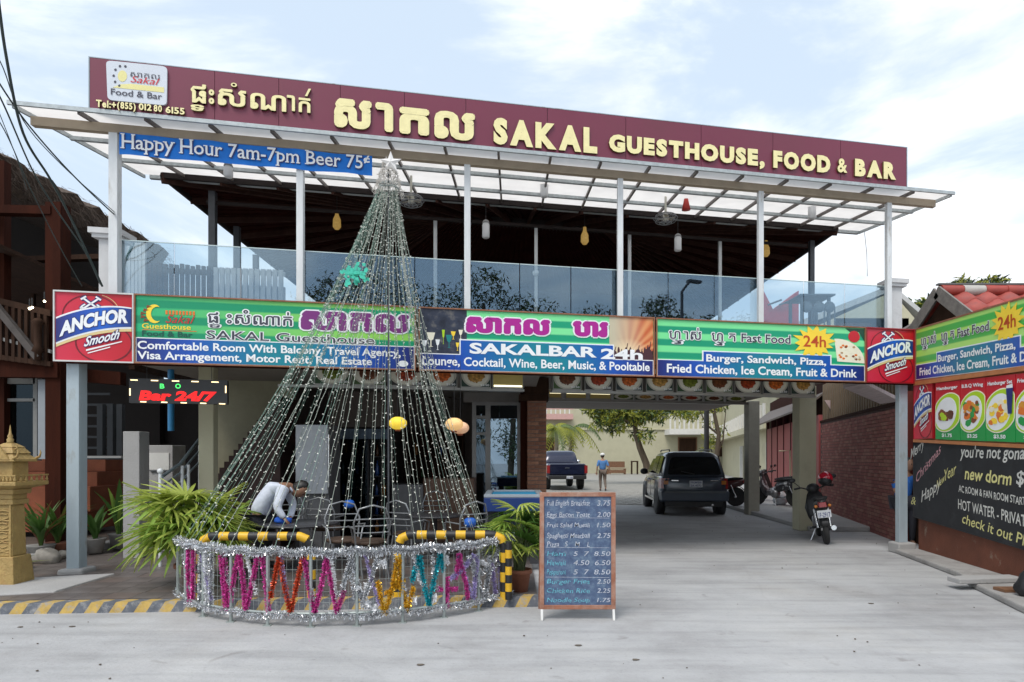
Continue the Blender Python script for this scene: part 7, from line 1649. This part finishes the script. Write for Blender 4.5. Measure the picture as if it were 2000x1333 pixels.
# roof edge facing the guesthouse: runs from upper left near to lower right far
E0, E1 = P(-60, 262, 9.6), P(330, 492, 15.5)
back0, back1 = E0 + Vector((-7, 0, 3.2)), E1 + Vector((-9, 3, 3.4))
low0, low1 = E0 + Vector((-.3, 0, -.42)), E1 + Vector((-.3, 0, -.42))
N_ = 26; top = []; bot = []
for i in range(N_ + 1):
    f = i / N_; a = E0.lerp(E1, f) + Vector((0, 0, .05 * math.sin(i * 1.9) + .03 * math.sin(i * 4.1))); top.append(a)
for i in range(N_):
    a, b = top[i], top[i + 1]; A, Bq = back0.lerp(back1, i / N_), back0.lerp(back1, (i + 1) / N_); d = Vector((-.25, 0, -.40))
    rfm.add([a, b, Bq, A, a + d, b + d, Bq + Vector((0, 0, -.5)), A + Vector((0, 0, -.5))], [(0, 1, 2, 3), (7, 6, 5, 4), (0, 4, 5, 1)])
part('thatch_roof', rfm, thatch, nb)
fr = MB()
for i in range(2600):
    f = random.random(); a = E0.lerp(E1, f) + Vector((random.uniform(-.45, .05), random.uniform(-.1, .1), random.uniform(-.38, .06))); d = Vector((random.uniform(.02, .22), random.uniform(-.12, .12), random.uniform(-.28, .0))); w = Vector((0, .006, .004))
    fr.add([a - w, a + w, a + d], [(0, 1, 2)])
part('thatch_fringe', fr, thatch, nb, kind='stuff')
# front gable roof edge dark interior ceiling and back wall
part('dark_ceiling', MB().hexa([(-18, 8.8, 6.0), (-7.4, 8.8, 4.6), (-7.2, 17, 4.2), (-18, 17, 6.0)], [(-18, 8.8, 6.05), (-7.4, 8.8, 4.65), (-7.2, 17, 4.25), (-18, 17, 6.05)]), wood_dark, nb)
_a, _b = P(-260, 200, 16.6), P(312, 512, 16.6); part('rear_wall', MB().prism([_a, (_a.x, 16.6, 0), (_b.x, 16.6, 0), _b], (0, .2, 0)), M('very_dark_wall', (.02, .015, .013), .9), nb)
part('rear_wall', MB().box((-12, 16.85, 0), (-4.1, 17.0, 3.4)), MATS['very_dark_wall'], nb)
part('side_wall', MB().box((-6.35, 10.6, 3.0), (-6.25, 16.5, 4.3)), wood_dark, nb)
def post(px0, px1, Y, z0, z1, mt, nm='timber_post'): x0, x1 = (px0 - CX) / FPX * Y, (px1 - CX) / FPX * Y; part(nm, MB().box((x0, Y, z0), (x1, Y + (x1 - x0), z1)), mt, nb)
post(88, 118, 9.4, .1, 5.3, wood_red); post(-10, 8, 9.6, .1, 6, wood_red); post(60, 66, 12.5, 3, 5.4, wood_dark)
def beam(p0, p1, Y, h, mt, nm='beam', d=.15): 
    a, b = P(*p0, Y), P(*p1, Y); part(nm, MB().prism([a, b, b + Vector((0, 0, h)), a + Vector((0, 0, h))], (0, d, 0)), mt, nb)
beam((-40, 415), (98, 418), 9.38, .12, wood_red); beam((-40, 512), (200, 505), 11, .08, wood_dark); beam((-40, 736), (112, 738), 9.36, .24, wood_red, 'floor_beam'); beam((110, 742), (235, 752), 9.9, .20, wood_red, 'floor_beam')
beam((-20, 590), (98, 618), 9.3, .09, wood_dark, 'hand_rail', .08); beam((-20, 700), (98, 716), 9.3, .07, wood_dark, 'foot_rail', .08); beam((-20, 660), (98, 690), 9.32, .05, M('thin_pale_cable', (.25, .25, .24), .6), 'mid_rail', .05)
for k in range(9): a = P(-10 + k * 12.5, 593 + k * 2.9, 9.32); b = P(-10 + k * 12.5, 702 + k * 1.7, 9.32); part('rail_baluster', MB().bar(a, b, .045), wood_dark, nb)
a, b = P(-10, 595, 9.25), P(75, 700, 9.25); part('diagonal_brace', MB().bar(a, b, .09), M('grey_timber', (.07, .06, .055), .8, var=.3), nb)
a = P(74, 640, 9.25); part('carved_newel', MB().lathe((a.x, 9.25, 2.95), [(.05, 0), (.05, .1), (.08, .13), (.05, .2), (.05, .5), (.08, .55), (.04, .6)], 10), wood_dark, nb)
# lower storey: pale column, window frame, orange tiers
x0, x1 = (74 - CX) / FPX * 9.5, (108 - CX) / FPX * 9.5; part('pale_column', MB().box((x0, 9.5, EYE + (893 - 897) / FPX * 9.5), (x1, 9.75, 2.7)), M('bluish_white_column', (.26, .285, .31), .7, var=.06), nb)
a = P(-30, 900, 9.7); b = P(72, 739, 9.7); part('window_pane', MB().box((a.x, 9.72, a.z), (b.x, 9.73, b.z)), glass_mat('neighbour_glass', (.3, .33, .33), .03), nb)
part('window_frame', MB().box((a.x, 9.66, b.z - .09), (b.x, 9.76, b.z)).box((b.x - .03, 9.66, a.z), (b.x + .03, 9.76, b.z)).box((a.x, 9.66, P(0, 785, 9.7).z), (b.x, 9.74, P(0, 779, 9.7).z)), M('dull_frame', (.2, .2, .19), .7), nb)
orange_t = M('orange_brick_tier', (.30, .09, .04), .8, var=.2, scale=4, bump=.3)
for (pa, ya, pb, yb, Y) in ((-40, 897, 206, 921, 12.2), (-40, 922, 190, 950, 11.9), (-40, 951, 176, 1000, 11.6), (-40, 1000, 150, 1040, 11.3)):
    a, b = P(pa, ya, Y), P(pb, yb, Y); part('brick_tier', MB().box((a.x, Y, max(b.z, .1)), (b.x, Y + 1.1, a.z)), orange_t, nb, bevel=.01)
# dark rear staircase with railings behind the post
for k in range(7): a, b = P(163, 770 + k * 21, 11.6), P(215 + 6 * k, 770 + k * 21, 11.6); part('louvre_slat', MB().bar(a, b, .03, .04), M('dim_slat', (.05, .055, .06), .7), nb)
for px in (198, 218, 236): a, b = P(px, 790, 11.5), P(px, 890, 11.5); part('dim_post', MB().bar(a, b, .10), M('dim_slat', (.05, .055, .06), .7), nb)
a, b = P(163, 893, 11.3), P(238, 893, 11.3); part('pale_ledge', MB().bar(a, b, .05, .04), offwhite, nb)
lamp_ = M('warm_lamp', (.9, .8, .6), .3, var=0, emit=(1, .85, .6), estr=6)
for lab, px, py, Y, r_ in (('small round glowing lamp inside the lower window at the far left', 12, 745, 10.2, .045), ('tiny upper terrace light left of the red beer sign', 58, 603, 9.1, .018), ('tiny upper terrace light, middle of three near the rail', 63, 601, 9.15, .016), ('tiny upper terrace light beside the red brown post', 87, 589, 9.2, .016)):
    c = P(px, py, Y); t = thing('small_lamp', lab, 'lamp', c); part('bulb', MB().ball(c, r_, 10, 7), lamp_, t); part('holder', MB().tube([c + Vector((0, 0, r_)), c + Vector((0, 0, r_ + .12))], .01, 5), black, t)

# ------------------------------------------------------------------ objects between neighbour and stairs
def pxbox(name, lab, cat, x0, y0, x1, y1, Y, d, mt, z0=None, group=None, bev=.008):
    a, b = P(x0, y1, Y), P(x1, y0, Y); return solo(name, MB().box((a.x, Y, a.z if z0 is None else z0), (b.x, Y + d, b.z)), mt, lab, cat, group, bevel=bev)
pxbox('concrete_pillar', 'short square grey concrete pillar behind the broad leaf plants', 'pillar', 240, 843, 272, 960, 9.2, .26, concrete, .09)
t = thing('white_cabinet', 'worn white cabinet with a drawer slot beside the concrete pillar', 'cabinet', P(310, 935, 9.9)); a, b = P(283, 960, 9.9), P(337, 870, 9.9)
part('carcass', MB().box((a.x, 9.9, .09), (b.x, 10.3, b.z)), M('worn_white_panel', (.36, .35, .34), .6, var=.15, scale=4, second=(.2, .19, .18), sfac=(.5, .7)), t, bevel=.008)
part('drawer', MB().box((a.x + .05, 9.885, b.z - .38), (b.x - .05, 9.90, b.z - .12)), offwhite, t); part('slot', MB().box((a.x + .1, 9.88, b.z - .42), (b.x - .1, 9.90, b.z - .40)), black, t)
a, b = P(334, 842, 9.6), P(334, 716, 9.6); solo('blue_pipe', MB().tube([a, b], .045, 12), M('blue_pvc', (.02, .20, .42), .4, var=.1), 'thick bright blue vertical pipe behind the LED display', 'pipe')
rl = thing('steel_stair_rail', 'grey metal stair railing with round newel knob rising to the cream pillar', 'railing', P(313, 1060, 8.6))
Yr0, Yr1 = 8.5, 10.0
nw = P(313, 925, Yr0); part('newel', MB().tube([(nw.x, Yr0, .09), (nw.x, Yr0, nw.z)], .022, 8).ball((nw.x, Yr0, nw.z + .03), .04, 12, 8), white_steel, rl)
for k, (ya, yb) in enumerate(((932, 842), (950, 866), (968, 890))):
    a, m_, b = P(316, ya, Yr0), P(352, ya - 26, 9.0), P(402, yb, Yr1); part('rail', MB().tube([a, m_, b], .022 if k == 0 else .015, 8), M('blue_grey_rail', (.16, .20, .22), .4, .4, var=.15), rl)
for px, y0, y1, Y in ((356, 910, 1040, 9.0), (368, 908, 1030, 9.2), (390, 870, 1000, 9.7)): a, b = P(px, y0, Y), P(px, y1, Y); part('baluster', MB().bar(a, (a.x, Y, .15), .03), white_steel, rl)

# ================================================================== GROUND FLOOR INTERIOR
pb = M('pale_panel', (.40, .42, .45), .35, var=.15, scale=4)
t = thing('white_fridge_door', 'tall pale panel of an open fridge behind the bending person', 'fridge', P(608, 960, 9.6)); a, b = P(577, 965, 9.6), P(640, 830, 9.6)
part('door_panel', MB().box((a.x, 9.6, a.z), (b.x, 9.66, b.z)), pb, t, bevel=.01); part('handle', MB().tube([(b.x + .03, 9.55, b.z - .15), (b.x + .03, 9.55, a.z + .1)], .012, 6), chrome, t); part('cabinet', MB().box((a.x, 9.68, .09), (b.x, 10.3, b.z)), M('dim_fridge_body', (.12, .12, .125), .5), t)
rnd = random.Random(4)
def shelf(lab, px0, px1, py0, py1, Y, rows, body, seed, glass=False, name='display_shelf', cat='shelf'):
    rnd = random.Random(seed); a, b = P(px0, py1, Y), P(px1, py0, Y); t = thing(name, lab, cat, ((a.x + b.x) / 2, Y, .09)); zt = b.z; W = b.x - a.x
    for x in (a.x, b.x - .03): part('side', MB().box((x, Y, .09), (x + .03, Y + .5, zt)), body, t)
    part('back', MB().box((a.x + .03, Y + .46, .09), (b.x - .03, Y + .5, zt)), body, t)
    for r_ in range(rows + 1): z = .15 + (zt - .2) * r_ / rows; part('shelf_board', MB().box((a.x + .03, Y + .02, z), (b.x - .03, Y + .46, z + .02)), body, t)
    if glass: part('glass_door', MB().box((a.x + .02, Y - .02, .15), (b.x - .02, Y - .012, zt - .03)), pane_glass, t)
    items = []
    for r_ in range(rows):
        z = .17 + (zt - .2) * r_ / rows; x = a.x + .08
        while x < b.x - .1: items.append((x, z)); x += rnd.uniform(.09, .15)
    return t, items, Y, (zt - .2) / rows
cols = [M('bottle_%s' % n_, c_, .25, var=.1) for n_, c_ in (('green', (.02, .09, .03)), ('brown', (.08, .03, .01)), ('blue', (.02, .06, .2)), ('red', (.22, .02, .02)), ('pale', (.3, .3, .28)), ('orange', (.3, .12, .02)))]
bmesh_ = [MB().lathe((0, 0, 0), [(.03, 0), (.033, .01), (.033, .14), (.012, .19), (.012, .24), (.0, .245)], 9).mesh('bottle', c_) for c_ in cols]
def fill(sh_, k0):
    where = ('drinks fridge', 'bottle shelf', 'wide bar shelf')[fill.n]; fill.n += 1
    t, items, Y, hh = sh_
    for i, (x, z) in enumerate(items):
        if i % 2 == k0 % 2 and len(items) > 30: continue
        j = rnd.randrange(6); me = bmesh_[j]
        o = bpy.data.objects.new('bottle', me); COL.objects.link(o); o.location = (x, Y + rnd.uniform(.08, .2), z); s_ = rnd.uniform(.8, 1.1) * min(1, hh / .27); o.scale = (s_,) * 3
        lv = ['bottom', 'second', 'third', 'fourth', 'fifth', 'sixth'][min(5, int((z - .16) / hh))]; cn = ['dark green', 'brown', 'blue', 'red', 'pale', 'orange'][j]
        tag(o, '%s bottle on the %s level of the %s inside the bar' % (cn, lv, where), 'bottle', '%s bottles, %s level, %s' % (cn, lv, where))
dk = M('dark_cabinet', (.035, .035, .04), .5, var=.2)
fill.n = 0
s1 = shelf('glass door drinks fridge between the pale panel and the centre of the bar', 648, 720, 842, 1010, 11.2, 5, dk, 1, True, 'drinks_fridge', 'fridge'); fill(s1, 0)
s2 = shelf('dark bottle shelf right of the drinks fridge', 724, 762, 850, 1010, 11.4, 5, dk, 2); fill(s2, 1)
s3 = shelf('wide dark bar shelf under the peach lanterns', 790, 905, 842, 960, 13.4, 4, wood_dark, 3); fill(s3, 0)
pxbox('bar_counter', 'brown wooden bar counter under the shelves on the right of the bar', 'counter', 826, 935, 926, 1000, 11.0, .7, M('counter_wood', (.12, .06, .035), .5, var=.2, scale=5), .09)
pxbox('grey_freezer', 'low grey chest freezer left of the wooden counter', 'freezer', 765, 947, 826, 1005, 10.9, .7, M('dim_grey_metal', (.13, .13, .135), .5, .3), .09)
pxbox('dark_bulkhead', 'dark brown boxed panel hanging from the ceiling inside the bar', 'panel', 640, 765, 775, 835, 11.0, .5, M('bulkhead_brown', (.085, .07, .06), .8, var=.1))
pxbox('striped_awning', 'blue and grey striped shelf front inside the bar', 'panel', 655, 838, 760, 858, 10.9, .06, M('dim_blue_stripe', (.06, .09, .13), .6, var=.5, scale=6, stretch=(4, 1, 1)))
# glass shop front near the brick pillar
gf = thing('glass_shopfront', 'aluminium framed glass door and window left of the brick pillar', 'door', P(965, 960, 13.0))
Yg = 13.0; fm = M('grey_aluminium', (.30, .29, .28), .4, .5, var=.1)
for px0, px1, y0, y1 in ((922, 930, 785, 965), (948, 958, 785, 965), (1010, 1018, 785, 965)): a, b = P(px0, y1, Yg), P(px1, y0, Yg); part('mullion', MB().box((a.x, Yg, .09), (b.x, Yg + .06, b.z)), fm, gf)
for y0, y1 in ((783, 792), (812, 818), (845, 850)): a, b = P(922, y1, Yg), P(1018 if y0 < 800 else 956, y0, Yg); part('transom', MB().box((a.x, Yg + .01, a.z), (b.x, Yg + .05, b.z)), fm, gf)
a, b = P(958, 955, Yg), P(1011, 792, Yg); part('glass_pane', MB().box((a.x, Yg + .025, .12), (b.x, Yg + .031, b.z)), glass_mat('shop_glass', (.45, .46, .45), .35), gf)
a, b = P(930, 955, Yg), P(949, 792, Yg); part('glass_pane', MB().box((a.x, Yg + .025, .12), (b.x, Yg + .031, b.z)), pane_glass, gf)
pxbox('ac_panel', 'pale lintel panel above the glass shopfront', 'panel', 905, 762, 1020, 786, 13.0, .2, M('pale_lintel', (.28, .26, .24), .7, var=.1))
# pool table
pt = thing('pool_table', 'pool table with blue cloth and grey rim behind the right hand plant', 'pool table', P(1005, 1010, 8.7)); a, b = P(945, 985, 8.6), P(1056, 965, 8.6); zt = P(0, 968, 8.6).z
part('table_bed', MB().box((a.x, 8.6, zt - .22), (b.x + .05, 9.9, zt - .03)), M('pool_navy_side', (.015, .04, .16), .3, var=.1), pt, bevel=.01)
part('cloth', MB().box((a.x + .08, 8.68, zt - .03), (b.x - .03, 9.82, zt - .015)), M('pool_cloth', (.02, .22, .40), .9), pt)
part('rim', MB().box((a.x, 8.6, zt - .03), (b.x + .05, 8.69, zt + .01)).box((a.x, 9.81, zt - .03), (b.x + .05, 9.9, zt + .01)).box((a.x, 8.69, zt - .03), (a.x + .09, 9.81, zt + .01)).box((b.x - .04, 8.69, zt - .03), (b.x + .05, 9.81, zt + .01)), M('pool_grey_rim', (.30, .34, .38), .35, var=.08), pt, bevel=.006)
for x in (a.x + .1, b.x - .08):
    for y in (8.75, 9.7): part('leg', MB().box((x - .06, y, .09), (x + .06, y + .12, zt - .22)), dk, pt)
# round dining tables and metal chairs
def table(lab, px, py, Y, r_):
    c = P(px, py, Y); t = thing('round_table', lab, 'table', (c.x, Y, .09)); z = c.z
    part('tabletop', MB().lathe((c.x, Y, z - .03), [(r_ * .96, 0), (r_, .01), (r_, .025), (r_ * .98, .03)], 28), M('dark_table_top', (.05, .05, .055), .3, var=.15), t)
    part('pedestal', MB().lathe((c.x, Y, .09), [(.22, 0), (.2, .03), (.04, .05), (.03, .2), (.03, z - .14), (.08, z - .12)], 14), dk, t)
table('dark round table the person is wiping', 580, 1021, 8.28, .52); table('second dark round table deeper in the bar behind the striped barrier', 850, 1005, 9.3, .42)
chm = M('pale_metal_chair', (.24, .25, .26), .35, .5, var=.1); rat = M('dark_rattan', (.06, .035, .022), .7, var=.4, scale=30, bump=.4)
def chair(loc, rz, lab):
    t = thing('metal_chair', lab, 'chair', loc, 'metal framed chairs in the bar', rz)
    part('seat', MB().lathe((0, 0, .43), [(.19, 0), (.21, .01), (.21, .035), (.19, .045)], 18), rat, t, local=True)
    for sx in (-1, 1):
        for sy in (-1, 1): part('leg', MB().tube([(sx * .15, sy * .15, .43), (sx * .20, sy * .20, 0)], .011, 6), chm, t, local=True)
    part('back_frame', MB().tube([(-.18, .17, .44), (-.21, .23, .70), (-.15, .26, .86), (0, .27, .90), (.15, .26, .86), (.21, .23, .70), (.18, .17, .44)], .012, 6), chm, t, local=True)
    for z in (.58, .66, .74): part('back_slat', MB().tube([(-.19, .21 + (z - .58) * .2, z), (0, .24 + (z - .58) * .2, z), (.19, .21 + (z - .58) * .2, z)], .009, 5), chm, t, local=True)
    part('arm_rest', MB().tube([(-.18, .17, .62), (-.25, 0, .64), (-.20, -.16, .60), (-.17, -.17, .43)], .010, 6).tube([(.18, .17, .62), (.25, 0, .64), (.20, -.16, .60), (.17, -.17, .43)], .010, 6), chm, t, local=True)
    return t
for px, Y, rz, lab in ((672, 7.75, 20, 'pale metal chair facing left in the middle of the light tree'), (722, 7.6, -160, 'pale metal chair in front of the others behind the fence gap'), (640, 9.0, 170, 'metal chair behind the wiped table'), (800, 8.4, 150, 'metal chair left of the second round table'), (905, 8.2, -140, 'metal chair beside the right hand plant'), (560, 9.3, 10, 'metal chair at the far side of the wiped table'), (850, 10.2, 5, 'metal chair behind the second table near the counter')):
    chair(((px - CX) / FPX * Y, Y, .095), R(rz), lab)
for lab, px, py, Y in (('small blue holder on a table in the middle of the bar', 682, 984, 8.9), ('light blue box on the right table behind the plant', 918, 1020, 7.7)):
    c = P(px, py, Y); solo('blue_holder', MB().lathe(c - Vector((0, 0, .06)), [(.05, 0), (.075, .03), (.07, .09), (.04, .11), (0, .11)], 12), M('holder_blue', (.02, .12, .5), .4), lab, 'container')

# ================================================================== UPPER FLOOR THINGS
def rattan_lamp(lab, px, py, Y):
    c = P(px, py, Y); t = thing('rattan_lamp', lab, 'lamp', c, 'rattan pendant lamps under the roof'); part('shade', MB().lathe(c, [(.03, .17), (.035, .10), (.07, .02), (.075, -.10), (.04, -.15), (.0, -.155)], 12), M('rattan_yellow', (.26, .18, .06), .7, var=.35, scale=30, emit=(1, .6, .15), estr=.12), t)
    part('cord', MB().tube([c + Vector((0, 0, .16)), c + Vector((0, 0, .55))], .006, 5), black, t)
rattan_lamp('yellow rattan pendant lamp nearest the left side of the light tree', 658, 432, 11.5); rattan_lamp('yellow rattan pendant lamp between the second and third inner posts', 1142, 462, 12); rattan_lamp('yellow rattan pendant lamp behind the fifth canopy post', 1496, 487, 13)
def tube_lamp(lab, px, py, Y, h=.26):
    c = P(px, py, Y); t = thing('cylinder_lamp', lab, 'lamp', c, 'white cylinder pendant lamps on the balcony'); part('shade', MB().lathe(c, [(.05, h / 2), (.065, h / 2 - .03), (.065, -h / 2 + .02), (.05, -h / 2)], 14), M('frosted_white', (.7, .71, .72), .3, var=.06), t)
    part('cap', MB().lathe(c + Vector((0, 0, h / 2)), [(.065, 0), (.05, .04), (.02, .06)], 12), M('lamp_cap', (.3, .3, .3), .5), t); part('cord', MB().tube([c + Vector((0, 0, h / 2 + .05)), c + Vector((0, 0, h / 2 + .3))], .005, 5), black, t)
tube_lamp('white cylinder lamp right of the third canopy post against the dark roof', 949, 451, 11.2); tube_lamp('white cylinder lamp below the red hanging bell', 1324, 477, 11.8); tube_lamp('pale lamp hanging near the right end of the canopy', 1586, 414, 11.3); tube_lamp('pale lamp hanging under the canopy centre', 1063, 370, 10.4); tube_lamp('pale lamp under the blue banner', 446, 336, 9.2, .16)
def cage_fan(lab, px, py, Y):
    c = P(px, py, Y); t = thing('ceiling_fan', lab, 'fan', c, 'caged orbit fans under the canopy')
    for k, (r_, z) in enumerate(((.20, .0), (.17, .04), (.17, -.05), (.10, .07), (.10, -.08))): part('cage_ring', MB().tube([c + Vector((r_ * math.cos(R(a)), r_ * math.sin(R(a)), z)) for a in range(0, 360, 20)], .007, 5, closed=True), chm, t)
    for k in range(12): a = R(k * 30); part('cage_spoke', MB().tube([c + Vector((.03 * math.cos(a), .03 * math.sin(a), .09)), c + Vector((.2 * math.cos(a), .2 * math.sin(a), 0)), c + Vector((.03 * math.cos(a), .03 * math.sin(a), -.09))], .004, 4), chm, t)
    part('motor', MB().lathe(c, [(.04, .10), (.05, .05), (.05, -.04), (0, -.06)], 12).tube([c + Vector((0, 0, .1)), c + Vector((0, 0, .38))], .02, 6), M('fan_cream', (.6, .58, .5), .5), t)
    for k in range(3): a = R(k * 120 + 20); part('blade', MB().prism([c + Vector((.03 * math.cos(a), .03 * math.sin(a), 0)), c + Vector((.16 * math.cos(a - .3), .16 * math.sin(a - .3), .02)), c + Vector((.16 * math.cos(a + .3), .16 * math.sin(a + .3), -.01))], (0, 0, .006)), M('fan_blade', (.5, .45, .35), .5), t)
cage_fan('round caged fan under the right part of the canopy beside the red bell', 1300, 427, 10.9); cage_fan('round caged fan just right of the light tree top', 803, 392, 9.9)
c = P(1340, 398, 11.0); t = thing('red_bell_ornament', 'small red cone ornament hanging under the canopy right of the fan', 'ornament', c); part('cone', MB().lathe(c, [(.0, .13), (.03, .10), (.075, -.11), (.0, -.11)], 12), M('ornament_red', (.5, .04, .03), .5), t); part('cord', MB().tube([c + Vector((0, 0, .12)), c + Vector((0, 0, .34))], .008, 5), black, t)
for lab, px, py, Y in (('white security dome on the second inner post', 1046, 533, 11.9), ('white security dome seen in the light tree', 787, 520, 11.5)): c = P(px, py, Y); solo('dome_camera', MB().lathe(c, [(.05, .03), (.06, 0), (.045, -.04), (.0, -.06)], 12), p_white, lab, 'camera')
t = thing('balcony_table', 'small table with chairs stacked on it seen through the right balcony glass', 'table', P(1590, 640, 12.4)); Yb = 12.4; a = P(1563, 574, Yb); b = P(1632, 574, Yb); gm_ = M('blue_grey_furniture', (.13, .17, .20), .5, var=.2)
part('tabletop', MB().box((a.x, Yb, a.z - .03), (b.x, Yb + .7, a.z)), gm_, t)
for x in (a.x + .08, b.x - .08):
    for y in (Yb + .08, Yb + .6): part('leg', MB().box((x - .025, y, 3.4), (x + .025, y + .05, a.z - .03)), gm_, t)
for k, px in enumerate((1575, 1600, 1620)): c = P(px, 600, Yb - .3); t2 = thing('balcony_chair', '%s chair beside the small table behind the right balcony glass' % ('left', 'middle', 'right')[k], 'chair', (c.x, Yb - .3, 3.4)); part('backrest', MB().lathe((c.x, Yb - .3, c.z), [(.0, -.02), (.10, -.02), (.11, 0), (.10, .02), (0, .02)], 12, axis='y'), gm_, t2); part('frame', MB().tube([(c.x - .1, Yb - .3, c.z), (c.x - .1, Yb - .3, 3.4)], .012, 5).tube([(c.x + .1, Yb - .3, c.z), (c.x + .1, Yb - .3, 3.4)], .012, 5), gm_, t2); part('seat', MB().box((c.x - .12, Yb - .45, 3.75), (c.x + .12, Yb - .15, 3.78)), gm_, t2)

# ================================================================== WIRES
def cable(lab, pts, r_=.008):
    q = [P(*p_) for p_ in pts]; fine = []
    for i in range(len(q) - 1):
        p0 = q[max(i - 1, 0)]; p1, p2 = q[i], q[i + 1]; p3 = q[min(i + 2, len(q) - 1)]
        for k in range(8):
            t_ = k / 8; fine.append(.5 * ((2 * p1) + (p2 - p0) * t_ + (2 * p0 - 5 * p1 + 4 * p2 - p3) * t_ * t_ + (3 * p1 - p0 - 3 * p2 + p3) * t_ ** 3))
    fine.append(q[-1]); solo('overhead_cable', MB().tube(fine, r_, 6), M('cable_green_black', (.03, .045, .042), .5, var=.2), lab, 'cable', 'overhead cables on the left')
cable('thickest dark overhead cable crossing the canopy corner at the upper left', [(-8, -40, 5.6), (12, 110, 6.0), (45, 260, 6.5), (98, 350, 7.0), (140, 430, 7.4), (200, 560, 7.9)], .013)
cable('overhead cable that ends at the balcony pier after crossing the thatch', [(-60, 60, 5.8), (0, 165, 6.1), (60, 250, 6.6), (140, 340, 7.2), (215, 412, 7.8), (232, 425, 9.3)])
cable('thin overhead cable beside the last one reaching the pier', [(-60, 40, 5.8), (0, 120, 6.0), (45, 235, 6.5), (120, 322, 7.1), (216, 408, 7.9), (232, 420, 9.3)], .005)
cable('overhead cable running down in front of the thatched eaves', [(-60, 90, 5.8), (0, 190, 6.1), (62, 330, 6.7), (110, 410, 7.2), (165, 490, 7.6), (196, 556, 7.9)])
cable('lowest thin overhead cable at the left edge of the picture', [(-70, 170, 5.8), (0, 240, 6.1), (60, 370, 6.7), (110, 470, 7.2), (160, 560, 7.7)], .005)
cable('thin cable hanging steeply near the left frame edge', [(-30, 150, 5.8), (12, 255, 6.2), (40, 330, 6.6), (52, 370, 6.9)], .004)
a, b = P(262, 470, 9.6), P(228, 535, 9.6); solo('green_hose', MB().tube([a, a.lerp(b, .5) + Vector((.03, 0, 0)), b], .022, 7), M('hose_green', (.02, .08, .05), .5), 'dark green cable loop behind the left end of the balcony glass', 'cable')
a, b = P(1688, 450, 12.9), P(1694, 540, 12.9); solo('dangling_wire', MB().tube([a, a.lerp(b, .5) + Vector((.02, 0, 0)), b], .006, 4), chm, 'thin wire dangling from the right rear canopy corner', 'wire')

# ================================================================== ACROSS THE STREET (mirrored in the balcony glass)
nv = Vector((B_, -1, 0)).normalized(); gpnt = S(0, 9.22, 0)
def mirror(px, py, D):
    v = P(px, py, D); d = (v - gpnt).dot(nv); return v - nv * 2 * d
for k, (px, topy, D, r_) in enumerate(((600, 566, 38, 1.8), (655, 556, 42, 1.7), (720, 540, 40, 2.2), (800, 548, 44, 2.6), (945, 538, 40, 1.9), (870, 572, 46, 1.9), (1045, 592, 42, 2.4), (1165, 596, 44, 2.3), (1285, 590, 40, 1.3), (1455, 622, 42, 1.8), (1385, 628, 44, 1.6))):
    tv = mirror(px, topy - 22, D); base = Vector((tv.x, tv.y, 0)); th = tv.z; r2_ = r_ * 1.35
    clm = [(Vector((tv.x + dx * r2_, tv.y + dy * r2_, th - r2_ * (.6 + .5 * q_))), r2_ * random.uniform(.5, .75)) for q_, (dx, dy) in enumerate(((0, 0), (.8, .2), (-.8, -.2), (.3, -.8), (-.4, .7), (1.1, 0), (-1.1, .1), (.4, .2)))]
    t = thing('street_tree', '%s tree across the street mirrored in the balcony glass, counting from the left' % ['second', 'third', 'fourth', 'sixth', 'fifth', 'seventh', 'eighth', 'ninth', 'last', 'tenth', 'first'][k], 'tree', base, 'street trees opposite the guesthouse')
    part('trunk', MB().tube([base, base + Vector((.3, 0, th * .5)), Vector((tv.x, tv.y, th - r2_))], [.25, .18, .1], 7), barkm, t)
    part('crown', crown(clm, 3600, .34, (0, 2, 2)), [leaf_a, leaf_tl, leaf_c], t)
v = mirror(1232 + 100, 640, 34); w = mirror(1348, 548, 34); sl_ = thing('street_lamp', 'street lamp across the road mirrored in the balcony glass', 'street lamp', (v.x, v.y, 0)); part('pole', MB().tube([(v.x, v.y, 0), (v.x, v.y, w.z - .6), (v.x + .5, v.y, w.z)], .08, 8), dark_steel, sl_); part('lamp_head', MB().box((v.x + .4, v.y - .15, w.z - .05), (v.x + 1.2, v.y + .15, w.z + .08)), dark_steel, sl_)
